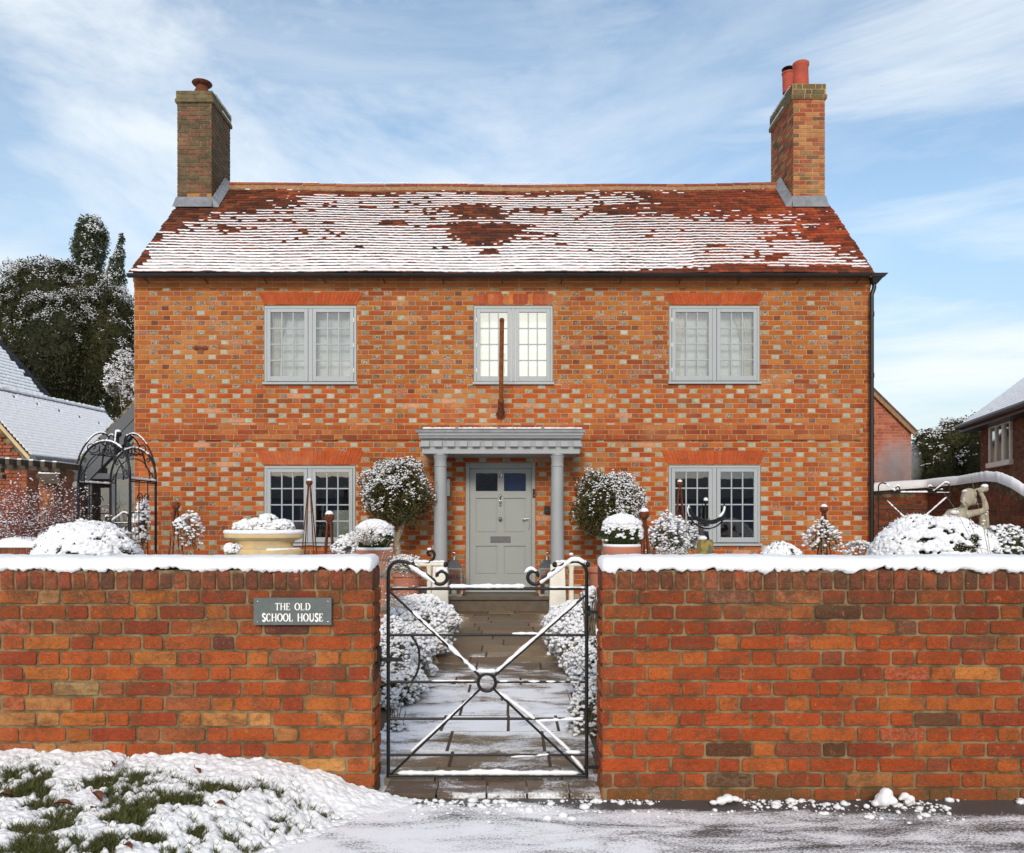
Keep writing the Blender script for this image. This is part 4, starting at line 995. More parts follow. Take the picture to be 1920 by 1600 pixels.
p = at(834, 932, YH-.03); q = at(845, 897, YH-.03); pl = thing('wall_plaque', 'small framed plaque on the brickwork between left porch column and door', 'plaque', ((p.x+q.x)/2, YH-.02, p.z)); MB().box(p.x, q.x, YH-.03, YH-.009, p.z, q.z).build('frame', 'pewter', pl); MB().box(p.x+.014, q.x-.014, YH-.034, YH-.0305, p.z+.014, q.z-.014).build('panel', 'cabinet', pl)
# steps
st = MB(); yq = 11.98; a, b = xx_(842, 12.0), xx_(1029, 12.0); st.cc = (.08, .07, .06, 0)
st.box(a-.0, b+.0, yq-.03, YH-.008, .200, .245); so_ = st.build('door_step', 'step_slate', house)
st = MB(); st.mi = 0; st.box(a+.01, b-.01, yq+.015, YH-.009, .02, .199); st.build('riser', 'step_slate', so_)
st = MB(); brick_panel(st, (dX0-.01, YH-.012, .245), (1, 0, 0), (0, -1, 0), dX1-dX0+.02, dZ0-.265, .036, .23, .11, .006, .005, lambda x, z, h: (vary((.33, .13, .05), .2), 0), bond='stretcher'); st.build('sill_bricks', 'facade_brick', so_)

# porch ---------------------------------------------------------------
YP = 11.72; P = MB()
def band(px0, px1, pt, pb_, yfront, mbb=P): a = at(px0, pb_, yfront); b = at(px1, pt, yfront); mbb.box(a.x, b.x, yfront, YH-.01, a.z, b.z)
P = MB(); band(791.5, 1087, 838, 851, YP+.10, P); band(789, 1089, 822, 838.0, YP+.085, P)
# moulded cornice steps
for i, (px0, px1, pt, pb_) in enumerate([(787.5, 1091, 818.8, 822), (786, 1092.5, 816, 819), (784, 1094.5, 812.2, 816)]): band(px0, px1, pt, pb_, YP+.022-.018*i, P)
porch = P.build('porch', 'porch_paint', house); bv = porch.modifiers.new('bevel', 'BEVEL'); bv.width = .004; bv.segments = 2
for i in range(13):
    cx_ = 797.5+i*23.75; d = MB(); ya = YP+.035; a = at(cx_-7.2, 837.3, ya); b = at(cx_+7.2, 827.2, ya); d.box(a.x, b.x, ya, YP+.0845, a.z, b.z); d.build('dentil', 'porch_paint', porch)
for side in (0, 1):
    xs_ = xx_(789, YP+.085)-.03 if side == 0 else xx_(1089, YP+.085)
    for i in range(4): y_ = YP+.16+i*.19; d = MB(); d.box(xs_, xs_+.03, y_, y_+.11, zz_(837.3, YP+.05), zz_(827.2, YP+.05)); d.build('dentil', 'porch_paint', porch)
Lr = MB(); a = at(779, 812, YP-.03); b = at(1097.5, 805.5, YP-.03); Lr.box(a.x, b.x, YP-.03, YP+.02, a.z+.004, b.z)
Lr.hexa([(a.x, YP+.02, a.z+.004), (b.x, YP+.02, a.z+.004), (b.x, YH-.01, a.z+.03), (a.x, YH-.01, a.z+.03)], [(a.x, YP+.02, b.z), (b.x, YP+.02, b.z), (b.x, YH-.01, b.z+.05), (a.x, YH-.01, b.z+.05)])
Lr.build('lead_roof', 'lead', porch)
for cx_ in (856.5, 936, 1017.5):
    p = at(cx_, 803.8, YP-.02); MB().tube([p+Vector((0, -.018, .0)), p+Vector((0, .9, .05))], .024, 12).build('lead_roll', 'lead', porch, smooth='auto')
sn = MB(); snow_bar(sn, [at(792, 804.5, YP), at(1092, 804.5, YP)], .011, seed=4, fill=.95)
nx = 60; vs = []
for i in range(nx+1):
    for j in range(6): x = a.x+.04+(b.x-a.x-.08)*i/nx; y_ = YP+.03+(YH-YP-.06)*j/5; vs.append((x, y_, b.z+.05*(y_-YP)/.9+.012+.008*n1d(x*9+j, 5)))
sn.add(vs, [(i*6+j, (i+1)*6+j, (i+1)*6+j+1, i*6+j+1) for i in range(nx) for j in range(5)]); sn.build('snow', 'snow', porch, smooth=True)
YC = 11.93
for px in (826, 1045):
    c_ = at(px, 0, YC); zb = zz_(1058, YC); zt = zz_(851, YP+.1)+.006; rb, rt = .099, .088; H_ = zt-zb; K = MB()
    K.lathe([(rb, 0)]+[(rb-(rb-rt)*(q/10)**1.6, H_*.88*q/10) for q in range(1, 11)]+[(rt+.008, H_*.885), (rt+.008, H_*.895), (rt, H_*.90), (rt+.002, H_*.955), (rt+.012, H_*.965), (rt+.016, H_*.98), (rt+.024, H_*.985), (rt+.024, H_)], (c_.x, YC, zb), 40)
    K.build('column', 'porch_paint', porch, smooth='auto')
    pl_ = MB(); hb, ht = .125, .103; zb0 = .02; q0 = [(c_.x-hb, YC-hb, zb0), (c_.x+hb, YC-hb, zb0), (c_.x+hb, YC+hb, zb0), (c_.x-hb, YC+hb, zb0)]; q1 = [(c_.x-ht, YC-ht, zb), (c_.x+ht, YC-ht, zb), (c_.x+ht, YC+ht, zb), (c_.x-ht, YC+ht, zb)]
    pl_.hexa(q0, q1); o = pl_.build('column_plinth', 'white_paint', porch); bv = o.modifiers.new('bevel', 'BEVEL'); bv.width = .008; bv.segments = 2

# roof -----------------------------------------------------------------
SL = math.hypot(YRG-YE, zR-zE); sdv = Vector((0, (YRG-YE)/SL, (zR-zE)/SL)); x0 = xx_(243, YE); x1 = xx_(1640, YE); LR = x1-x0; G = .0985; NR = 34
def sag(x, s): return -.045*math.sin(math.pi*x/LR)*(s/SL)+.008*math.sin(x*2.1+s*1.5)
def roof_px(x, s): X = x0+x; Y = YE+s*sdv.y; Z = zE+s*sdv.z; return 960+X*F/Y, HY-(Z-ZC)*F/Y
def roof_col(x, s):
    px, py = roof_px(x, s); red = max(0, min(1, (px-1150)/350)); top = max(0, min(1, (400-py)/30))
    n_ = float(fbm(np.array([x*.8]), np.array([s*1.5]), 100)[0])
    dk = random.choice([(.10, .034, .018), (.070, .028, .018), (.14, .044, .022), (.19, .058, .026)]); rd = random.choice([(.34, .058, .022), (.25, .048, .022), (.16, .038, .020), (.38, .08, .028)])
    k = max(red*.75*(.5+n_), top*.25*(n_ > .5)+.02+.2*(n_ > .62)); 
    if px > 1590 or py > 506: k *= .6
    if random.random() < .1: k = min(1, k+.4)
    return vary(tuple(a*(1-k)+b*k for a, b in zip(dk, rd)), .18)
BARE = [(900, 402, 42, 12, 1.3), (870, 398, 26, 6, 1), (907, 444, 58, 18, 1.5), (905, 456, 34, 11, 1.2), (915, 480, 26, 7, 1), (740, 421, 20, 6, 1.2), (1000, 397, 60, 5, .55), (1140, 398, 30, 5, .8), (1210, 392, 110, 9, .7), (1265, 399, 60, 11, .9), (1185, 400, 40, 10, .6), (1370, 380, 150, 20, 1.15), (1330, 372, 60, 10, .8), (1480, 392, 110, 14, 1.4), (1565, 440, 80, 36, .62), (1480, 445, 60, 20, .40), (1400, 420, 60, 10, .35),
        (1350, 470, 40, 10, .4), (1600, 470, 40, 30, .6), (1380, 512, 170, 7, 1.1), (1560, 512, 160, 6, 1.3), (1220, 378, 60, 6, .5), (1450, 490, 60, 12, .5), (390, 388, 130, 14, 1.6), (480, 372, 90, 11, 1.4), (600, 364, 120, 5, .8), (345, 404, 50, 12, 1.3), (310, 430, 30, 16, 1.0), (285, 458, 22, 16, .9), (262, 485, 18, 16, .9), (248, 505, 16, 10, 1.0), (420, 432, 30, 9, .4), (850, 352, 900, 9, 1.6), (1050, 363, 160, 6, .5), (840, 470, 14, 3, .6)]
def lowf_(py): return max(0, min(1, (py-430)/60))
def roof_snow(x, s):
    px, py = roof_px(x, s); v = 0
    for bx, by, rx, ry, k_ in BARE:
        d = ((px-bx)/rx)**2+((py-by)/ry)**2
        if d < 4: v = max(v, k_*math.exp(-d*1.0))
    nn = n1d(x*1.7+s*37, 111, 3); n2_ = n1d(x*6+s*91, 113, 2); n3_ = n1d(x*14+s*173, 117, 2); n4_ = n1d(x*.9+s*1.3, 119, 2)
    cov = .90-v*1.30+(nn-.5)*.9+(n2_-.5)*.7+(n3_-.5)*1.25+(n4_-.5)*.5+.28*lowf_(py)
    if px > 1410: cov -= .10+.0004*(px-1410)
    if cov < .49-.06*lowf_(py): return None
    lowf = max(0, min(1, (py-420)/80))
    lo = .056-.034*lowf*(px < 1300)+.030*(n2_-.5)+.030*(n3_-.5)-.015*(n4_-.5)+(.012 if px > 1150 else 0)
    return (min(.085, max(.002, lo+(.0 if cov > .7 else .014))), .011+.009*lowf)
mt, ms = MB(), MB()
random.seed(9)
tiled_roof(mt, ms, (x0, YE, zE), (1, 0, 0), sdv, LR, NR, G, roof_col, roof_snow, seed=2, sag=sag)
sl = MB(); tn = .01
sl.hexa([(x0+.03, YE+.03, zE-.05), (x1-.03, YE+.03, zE-.05), (x1-.03, YRG, zR-.1), (x0+.03, YRG, zR-.1)], [(x0+.03, YE+.02, zE-.0), (x1-.03, YE+.02, zE-.0), (x1-.03, YRG, zR-.052), (x0+.03, YRG, zR-.052)])
sl.quad((x0, YRG, zR), (x1, YRG, zR), (x1, YB, zE), (x0, YB, zE))
mt.mi = 0
roof = mt.build('roof', 'roof_tile', house); sl.build('roof_deck', 'timber', roof); ms.build('snow', 'snow', roof, smooth=True)
rt_ = MB(); mo = MB(); x = xx_(415, YRG); xe = xx_(1465, YRG); pit = (xe-x)/34
i = 0
while x < xe-.01:
    zc_ = zR-.005+sag(x-x0, SL); r_ = .115; rt_.cc = (*vary(random.choice([(.30, .075, .045), (.24, .06, .04), (.36, .11, .05)]), .12), 0); ys = YRG+.0
    vs = []; K = 10
    for xe_ in (x+.006, x+pit-.006):
        for rr in (r_, r_-.018):
            for j in range(K+1): a_ = math.pi*(.12+.76*j/K); vs.append((xe_, ys-rr*math.cos(a_), zc_-.045+rr*math.sin(a_)))
    n_ = K+1; fs = []
    for j in range(K): fs += [(j, j+1, 2*n_+j+1, 2*n_+j), (n_+j, 3*n_+j, 3*n_+j+1, n_+j+1), (j, n_+j, n_+j+1, j+1), (2*n_+j, 2*n_+j+1, 3*n_+j+1, 3*n_+j)]
    rt_.add(vs, fs)
    mo.tube([(x-.01, ys, zc_-.045), (x+.01, ys, zc_-.045)], r_-.004, 20)
    mo.hexa([(x, ys-.16, zc_-.135), (x+pit, ys-.16, zc_-.135), (x+pit, ys+.1, zc_-.13), (x, ys+.1, zc_-.13)], [(x, ys-.098, zc_-.005), (x+pit, ys-.098, zc_-.005), (x+pit, ys+.09, zc_-.005), (x, ys+.09, zc_-.005)])
    x += pit; i += 1
rt_.build('ridge_tiles', 'roof_tile', roof); mo.build('ridge_mortar', 'verge_mortar', roof)
rs_ = MB(); snow_bar(rs_, [(xx_(430, YRG), YRG-.02, zR+.055), (-1.5, YRG-.02, zR+.03), (1.0, YRG-.02, zR+.03)], .008, seed=8, fill=.62); rs_.build('snow', 'snow', roof, smooth=True)

# gutter, hopper, downpipe
gz = at(0, 513, YE-.06).z; gm = MB(); K = 8; vs = []
for X_ in (xx_(238, YE-.06), xx_(1632, YE-.06)):
    for rr in (.052, .044):
        for j in range(K+1): a_ = math.pi+math.pi*j/K; vs.append((X_, YE-.03+rr*math.cos(a_), gz-.0+rr*math.sin(a_)*1.05))
n_ = K+1; fs = []
for j in range(K): fs += [(j, 2*n_+j, 2*n_+j+1, j+1), (n_+j, n_+j+1, 3*n_+j+1, 3*n_+j), (j, j+1, n_+j+1, n_+j), (2*n_+j, 3*n_+j, 3*n_+j+1, 2*n_+j+1)]
gm.add(vs, fs)
gut = gm.build('gutter', 'gutter_black', house, smooth='auto')
gm = MB()
for i in range(13): xg = XL+.25+i*(XR-XL-.5)/12; gm.tube([(xg, YE-.03, gz-.055), (xg, YH-.055, gz-.09)], .009, 6)
gm.build('gutter_bracket', 'gutter_black', gut)
YD = YH-.09
dp = MB(); a = at(1636, 560, YD); pts = [at(1639, 530, YD), at(1639, 540, YD), at(1637, 546, YD), at(1634.5, 552, YD), at(1634.5, 560, YD), (at(1634.5, 0, YD).x, YD, .05)]; dp.tube(pts, .032, 14); 
for py in (585, 786, 700, 900): p = at(1634.5, py, YD); dp.tube([p, p+Vector((0, 0, -.07))], .039, 14)
pipe = dp.build('downpipe', 'gutter_black', house, smooth='auto')
hp = MB(); a = at(1631, 516, YD); zt = zz_(515.5, YD); zb = zz_(533, YD)
hp.hexa([(a.x+.03, YD-.05, zb), (a.x+.10, YD-.05, zb), (a.x+.10, YD+.04, zb), (a.x+.03, YD+.04, zb)], [(a.x-.0, YD-.09, zt-.055), (a.x+.17, YD-.09, zt-.055), (a.x+.17, YD+.06, zt-.055), (a.x, YD+.06, zt-.055)])
hp.hexa([(a.x-.01, YD-.1, zt-.054), (a.x+.185, YD-.1, zt-.054), (a.x+.185, YD+.06, zt-.054), (a.x-.01, YD+.06, zt-.054)], [(a.x-.02, YD-.11, zt), (a.x+.235, YD-.11, zt), (a.x+.235, YD+.06, zt), (a.x-.02, YD+.06, zt)])
hp.build('hopper', 'gutter_black', pipe)

# chimneys ---------------------------------------------------------------
def chimney(pa, pb, ptop, Yf, Yb, colfn, collar, left):
    xa, xb = xx_(pa, Yf), xx_(pb, Yf); zt = at(0, ptop, Yf).z; zb = zE+(Yf-YE)*sdv.z/sdv.y-.5; mb = MB()
    zc0, zc1 = at(0, collar[1], Yf).z, at(0, collar[0], Yf).z
    mb.mi = 1; mb.box(xa+.008, xb-.008, Yf+.008, Yb-.008, zb, zt-.01); mb.box(xa-.026, xb+.026, Yf-.026, Yb+.026, zc0, zc1); mb.box(xa-.012, xb+.012, Yf-.012, Yb+.012, zc1+.001, zt); mb.mi = 0
    H_ = zc0-zb; c_ = H_/round(H_/.0745)
    for (o_, u_, n_, L_) in (((xa, Yf+.008, 0), (1, 0, 0), (0, -1, 0), xb-xa), ((xb-.008, Yf, 0), (0, 1, 0), (1, 0, 0), Yb-Yf), ((xa+.008, Yb, 0), (0, -1, 0), (-1, 0, 0), Yb-Yf), ((xb, Yb-.008, 0), (-1, 0, 0), (0, 1, 0), xb-xa)):
        q = Vector(o_)+Vector((0, 0, zb)); brick_panel(mb, q, u_, n_, L_, H_, c_, .225, .112, .010, .008, colfn, ch=.003, jit=.0018, bond='stretcher' if not left else 'flemish')
    for (z0_, z1_, e) in ((zc0, zc1, .036), (zc1+.001, zt, .020)):
        for (o_, u_, n_, L_) in (((xa-e+.01, Yf-e+.01, 0), (1, 0, 0), (0, -1, 0), xb-xa+2*e-.02), ((xb+e-.01, Yf-e+.01, 0), (0, 1, 0), (1, 0, 0), Yb-Yf+2*e-.02), ((xa-e+.01, Yb+e-.01, 0), (0, -1, 0), (-1, 0, 0), Yb-Yf+2*e-.02)):
            q = Vector(o_)+Vector((0, 0, z0_)); hh = z1_-z0_; nr = max(1, round(hh/.075)); brick_panel(mb, q, u_, n_, L_, hh, hh/nr, .225, .112, .010, .008, lambda x, z, h: (vary(random.choice([(.12, .10, .04), (.10, .085, .035), (.15, .11, .05)]), .15), .1), ch=.003)
    ch = mb.build('chimney', ['facade_brick', 'mortar_wall' if left else 'mortar_facade'], roof)
    fz = at(0, 388 if left else 388, Yf).z; ft = at(0, 370 if left else 368, Yf).z; m2 = MB(); e = .035
    m2.hexa([(xa-.05 if left else xa-.03, Yf-.09, fz-.03), (xb+.03 if left else xb+.04, Yf-.09, fz-.03), (xb+.03, Yf+.03, fz+.02), (xa-.03, Yf+.03, fz+.02)], [(xa-.014, Yf-.014, ft), (xb+.014, Yf-.014, ft), (xb+.012, Yf+.03, ft), (xa-.012, Yf+.03, ft)])
    n_ = 6; s = 1 if left else -1; xs_ = xb if left else xa
    for i in range(n_):
        y0_ = Yf-.03+i*(YRG-Yf)/n_; y1_ = y0_+(YRG-Yf)/n_; zr = lambda y_: zE+(y_-YE)*sdv.z/sdv.y
        m2.hexa([(xs_+s*.002, y0_, zr(y0_)-.03), (xs_+s*.13, y0_, zr(y0_)+.0), (xs_+s*.13, y1_, zr(y1_)+.0), (xs_+s*.002, y1_, zr(y1_)-.03)], [(xs_+s*.012, y0_, zr(y0_)+.19), (xs_+s*.135, y0_, zr(y0_)+.045), (xs_+s*.135, y1_, zr(y1_)+.045), (xs_+s*.012, y1_, zr(y1_)+.17)])
    m2.build('lead_flashing', 'lead', ch)
    sn = MB(); xi = (xb+.02) if left else (xa-.02); snow_bar(sn, [(xi, Yf+.45, zc1+.005), (xi, Yb, zc1+.005)], .012, seed=3); snow_bar(sn, [(xi, Yf+.1, zt+.004), (xi, Yb, zt+.004)], .009, seed=5, fill=.8); sn.build('snow', 'snow', ch, smooth=True)
    return ch, xa, xb, zt
def lc(x, z, h):
    if z < .75 and x > .25 and random.random() < .75: return vary((.42, .20, .05), .15), 0
    return vary(random.choice([(.10, .075, .035), (.115, .085, .045), (.12, .075, .04), (.085, .065, .035), (.17, .07, .04)]), .15), .05
def rc(x, z, h): return vary(random.choice([(.32, .07, .028), (.38, .11, .035), (.44, .20, .07), (.13, .07, .04), (.28, .055, .025), (.22, .13, .055), (.40, .17, .055)]), .15), .08
random.seed(31)
ch, xa, xb, zt = chimney(332, 397, 171, 14.18, 15.12, lc, (186, 193), True)
c_ = at(375, 160, 14.5); K = MB(); z0 = at(0, 173, 14.5).z; K.lathe([(.15, 0), (.13, .05), (.10, .12), (.10, .16)], (c_.x, 14.6, z0), 24); K.lathe([(.10, .15), (.16, .18), (.175, .20), (.165, .215), (.10, .24), (.02, .25)], (c_.x, 14.6, z0), 28); K.build('cowl', 'rust', ch, smooth='auto')
ch, xa, xb, zt = chimney(1487, 1547, 158, 14.18, 15.4, rc, (178, 186), False)
c_ = at(1501.5, 0, 14.45); zt2 = at(0, 119, 14.45).z
K = MB(); K.lathe([(.125, -.05), (.132, .0), (.135, .02), (.125, .32), (.135, .34), (.142, .37), (.142, .40), (.13, .41), (.11, .40), (.105, .2)], (c_.x, 14.45, zt2-.41), 28, capb=False, capt=False); K.build('chimney_pot', 'chimney_pot', ch, smooth='auto')
c_ = at(1478, 0, 15.0); zt3 = at(0, 139, 15.0).z
K = MB(); K.lathe([(.10, -.35), (.105, -.02), (.115, -.01), (.118, .02), (.10, .02), (.09, -.1)], (c_.x, 15.0, zt3), 24, capb=False, capt=False); pt = K.build('chimney_pot', 'chimney_pot', ch, smooth='auto')
K = MB(); K.lathe([(.05, .0), (.05, .06), (.12, .08), (.105, .10), (.05, .13), (.01, .14)], (c_.x, 15.0, zt3), 24)
for a_ in range(0, 360, 90): K.tube([(c_.x+.09*math.cos(R(a_)), 15+.09*math.sin(R(a_)), zt3-.03), (c_.x+.09*math.cos(R(a_)), 15+.09*math.sin(R(a_)), zt3+.09)], .006, 6)
K.build('cowl', 'black_iron', ch, smooth='auto')
# wall tie and flagpole
mb = MB(); p = at(376, 653, YH-.01); mb.sphere(p+Vector((-.07, 0, 0)), (.045, .014, .033), 12, 8); mb.sphere(p+Vector((.07, 0, 0)), (.045, .014, .033), 12, 8); mb.box(p.x-.07, p.x+.07, p.y-.012, p.y+.002, p.z-.014, p.z+.014)
tag(mb.build('wall_tie', 'rust', None, p, smooth='auto'), 'small rusty iron wall tie on the brickwork left of the upper left window', 'wall tie')
p0 = at(939, 778, YH-.01); fp = thing('flagpole', 'rusty orange pole slanting up from a round wall bracket above the porch', 'flagpole', p0)
p1 = p0+Vector((0, -.12, .02)); tp = at(941, 601, YH-1.2)
MB().tube([p0+Vector((0, -.02, -.0)), tp], .034, 14).build('pole', 'rust_orange', fp, smooth='auto'); MB().tube([tp-(tp-p0)*.0, tp+(tp-p0).normalized()*.02], [.037, .034], 14).build('pole_cap', 'rust', fp, smooth='auto')
mb = MB(); mb.tube([p0+Vector((0, .005, .0)), p0+Vector((0, -.012, .0))], .075, 24); mb.tube([p0+Vector((0, -.012, 0)), p0+Vector((0, -.03, 0))], .042, 16)
for a_ in (45, 135, 225, 315): mb.sphere(p0+Vector((.055*math.cos(R(a_)), -.014, .055*math.sin(R(a_)))), .010, 8, 6)
mb.tube([p0+Vector((0, -.01, .0)), p0+(tp-p0).normalized()*.28], .046, 14); mb.build('bracket', 'rust', fp, smooth='auto')

# ================================================================== GARDEN OBJECTS
def obelisk(px, pball, Y, rb, label, wbase, snow=True, extra=0):
    c_ = at(px, 0, Y); t = thing('obelisk', label, 'obelisk', (c_.x, Y, 0), 'rusty plant obelisks behind the wall'); zb = at(0, pball, Y).z
    apex = zb-rb*.9
    for sx_, sy_ in ((-1, -1), (1, -1), (1, 1), (-1, 1)):
        MB().tube([(c_.x+sx_*wbase, Y+sy_*wbase, 0), (c_.x+sx_*.012, Y+sy_*.012, apex)], .0085, 7).build('leg', 'rust', t, smooth=True)
    if extra:
        for sx_, sy_ in ((0, -1), (1, 0), (-1, 0), (0, 1)): MB().tube([(c_.x+sx_*wbase, Y+sy_*wbase, 0), (c_.x, Y, apex)], .006, 6).build('leg', 'rust', t, smooth=True)
    for q in (.25, .55, .8):
        w_ = wbase*(1-q); P = [(c_.x+a*w_, Y+b*w_, apex*q) for a, b in ((-1, -1), (1, -1), (1, 1), (-1, 1))]; MB().tube(P, .004, 6, closed=True).build('crossbar', 'rust', t)
    MB().tube([(c_.x, Y, apex-.02), (c_.x, Y, apex+.02)], .014, 8).build('collar', 'rust', t, smooth='auto'); b_ = MB().sphere((c_.x, Y, zb), rb, 20, 14).build('ball', 'rust', t, smooth=True)
    if snow:
        V = MB(); V.sphere((c_.x, Y, zb+rb*.55), (rb*.82, rb*.82, rb*.75), 16, 8, jit=.03); V.build('snow', 'snow', b_, smooth=True)
obelisk(580, 905, 11.4, .046, 'tallest rusty obelisk, standing in front of the lower left window', .15)
obelisk(617.5, 970, 7.4, .046, 'rusty obelisk with a large snow-capped ball between the urn and the left box ball', .125)
obelisk(330, 948, 9.2, .046, 'rusty obelisk without plants beside the rose arch at the left', .14, False)
obelisk(1208, 965, 7.0, .045, 'rusty obelisk with a large ball beside the potted box ball on the right', .125, True, 1)
obelisk(1274.5, 907, 11.5, .044, 'tall rusty obelisk in front of the lower right window', .16)
obelisk(1545, 955, 9.2, .045, 'rusty obelisk wrapped in snowy rose stems near the downpipe', .14)

def pot(parent, c, rt_, H_, name='pot', rib=True):
    K = MB(); K.lathe([(rt_*.62, 0), (rt_*.66, .02), (rt_*.90, H_*.80), (rt_*.93, H_-.085), (rt_*1.04, H_-.08), (rt_*1.07, H_-.05), (rt_*1.06, H_-.012), (rt_*1.0, H_), (rt_*.9, H_), (rt_*.86, H_-.05), (.01, H_-.05)], c, 40, capt=False)
    return K.build(name, 'terracotta', parent, smooth='auto')
def box_ball(px, pyc, prx, pry, Y, prim, rpx, label, seed, pot_label):
    c_ = at(px, pyc, Y); k = Y/F; t = thing('potted_box_ball', label, 'topiary', (c_.x, Y, 0), 'clipped box balls in tall pots'); zr = at(0, prim, Y).z
    r = (prx*k, prx*k, pry*k); b_ = MB().sphere(c_, tuple(q*.86 for q in r), 24, 16, jit=.03).build('shrub', 'leaf_box', t, smooth=False)
    crown(b_, c_, r, 3800, .020, 'leaf_box', 0, lump=.05, lo=.84, seed=seed)
    rng = np.random.RandomState(seed); P, d = ell_points(5200, c_, r, rng, .97, 1.06, -.5, .04, seed)
    kk = d[:, 2]*1.1+rng.uniform(-.45, .35, len(P))+(fbm(P[:, 0]*26+50, P[:, 2]*26+50, seed)-.5)*2.2 > .30; V, Fc = blobs(P[kk], .0115, .7, .2, rng, 1); np_mesh('snow', V, Fc, 'snow', b_)
    P, d = ell_points(1500, c_, tuple(q*1.03 for q in r), rng, .97, 1.03, .55, .03, seed); V, Fc = blobs(P, .024, .6, .15, rng, 1); np_mesh('snow_cap', V, Fc, 'snow', b_)
    pot(t, (c_.x, Y, 0), rpx*k/1.07, zr)
    s_ = MB(); s_.tube([(c_.x+(rpx*k*.9)*math.cos(R(a)), Y+(rpx*k*.9)*math.sin(R(a)), zr+.004) for a in range(0, 360, 15)], .014, 7, closed=True); s_.build('rim_snow', 'snow', t, smooth=True)
box_ball(1166, 1001, 36, 33, 6.7, 1024, 36, 'round box ball with a thick snow cap in a terracotta pot right of the gate', 4, '')
box_ball(702, 1008, 34, 30, 6.9, 1030, 35, 'box ball leaning under snow in a terracotta pot left of the gate', 5, '')

# clipped bay trees in pots
def bay(px, pyc, rpx, rpy, Y, ppx, prim, rrim, label, seed, dirw, trunk):
    k = Y/F; c_ = at(px, pyc, Y); t = thing('bay_tree', label, 'tree', (at(ppx, 0, Y).x, Y, .03), 'round-headed bay trees either side of the door'); r = (rpx*k, rpx*k*.85, rpy*k)
    T = MB(); 
    for P, rr in trunk: T.tube([at(a, b, Y+d) for a, b, d in P], rr, 10)
    for i in range(14):
        a = random.uniform(0, 6.28); T.tube([at(trunk[0][0][-1][0], trunk[0][0][-1][1], Y), c_+Vector((math.cos(a)*r[0]*.6, math.sin(a)*r[1]*.5, random.uniform(-.5, .5)*r[2]))], [.02, .006], 6)
    T.build('trunk', 'bark', t, smooth=True)
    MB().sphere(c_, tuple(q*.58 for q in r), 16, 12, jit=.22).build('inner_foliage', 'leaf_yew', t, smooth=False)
    crown(t, c_, r, 15000, .042, 'leaf_bay', 3000, .0125, lump=.46, seed=seed, lo=.50, dirw=dirw, aspect=.42, thr=.46)
    # stray twigs poking out so the outline is uneven
    rng = np.random.RandomState(seed+3); d = rng.normal(size=(60, 3)); d /= np.linalg.norm(d, axis=1)[:, None]
    C = (np.array(c_)+d*np.array(r)*.98)[:, None, :]+d[:, None, :]*np.linspace(0, .11, 8)[None, :, None]+rng.normal(0, .016, (60, 8, 3)); C = C.reshape(-1, 3)
    V, Fc = leaves(C, .04, np.repeat(d, 8, 0)*.8, .42, 0, rng); np_mesh('twig_leaves', V, Fc, 'leaf_bay', t, smooth=False)
    zr = at(0, prim, Y).z; c2 = at(ppx, 0, Y); pot(t, (c2.x, Y, .04), rrim*k/1.07, zr-.04)
    return c2, zr
c2, zr = bay(744, 927, 66, 60, 11.85, 763, 1070, 31, 'bay tree with rounded snowy head and forked pale trunk left of the porch', 6, (-.25, 0, .1), [([(756, 1068, 0), (747, 1034, 0), (744, 1012, .02), (752, 992, 0), (757, 978, 0)], [.045, .042, .045, .04, .034]), ([(744, 1012, .02), (738, 995, 0), (732, 975, .03)], [.036, .03, .024]), ([(757, 978, 0), (764, 960, 0)], [.03, .02])])
u_ = thing('trailing_plant', 'low leafy plant dusted with snow growing round the foot of the left bay tree', 'plant', (c2.x, 11.7, zr)); crown(u_, (c2.x+.0, 11.66, zr+.10), (.27, .22, .13), 1700, .035, 'leaf_light', 330, .018, seed=8, lo=.3)
bay(1136, 945, 61, 60, 11.85, 1130, 1062, 31, 'bay tree right of the porch, snowy at its right and bare green at its left', 7, (.55, 0, .0), [([(1130, 1062, 0), (1133, 1020, 0), (1134, 990, 0), (1136, 970, 0)], [.04, .035, .033, .03])])

# stone urn with snowy plants
Yu = 9.0; k = Yu/F; c_ = at(495, 0, Yu); ur = thing('stone_urn', 'wide pale stone urn on the left holding snow-covered plants', 'urn', (c_.x, Yu, 0)); zf = lambda p: at(0, p, Yu).z
K = MB(); K.lathe([(.27, 0), (.27, .07), (.20, .11), (.19, .5), (.22, .56), (.30, .64), (62*k, zf(1064)), (70*k, zf(1050)), (73*k, zf(1044)), (73*k, zf(1032)), (70*k, zf(1029)), (57*k, zf(1028)), (54*k, zf(1024)), (54*k, zf(1019)), (58*k, zf(1014)), (67*k, zf(1011)), (73*k, zf(1008)), (74*k, zf(1003)), (72*k, zf(999)), (66*k, zf(998.5)), (62*k, zf(1004)), (.02, zf(1006))], (c_.x, Yu, 0), 56, sq=.62, capt=False); K.build('bowl', 'stone_urn', ur, smooth='auto')
K = MB(); zs_ = zf(999); K.tube([(c_.x+70.5*k*math.cos(R(a)), Yu+70.5*k*.62*math.sin(R(a)), zs_+.004+.006*n1d(a*.11, 9)) for a in range(0, 360, 4)], [.021+.009*n1d(a*.3, 12) for a in range(0, 360, 4)], 8, closed=True); K.build('rim_snow', 'snow', ur, smooth=True)
K = MB(); K.tube([(c_.x+66*k*math.cos(R(a)), Yu+66*k*.64*math.sin(R(a)), zf(1030)) for a in range(180, 225, 4)], .016, 7); K.tube([(c_.x+66*k*math.cos(R(a)), Yu+66*k*.64*math.sin(R(a)), zf(1030)) for a in range(285, 362, 4)], [.012+.01*n1d(a*.4, 2) for a in range(285, 362, 4)], 7); K.build('ledge_snow', 'snow', ur, smooth=True)
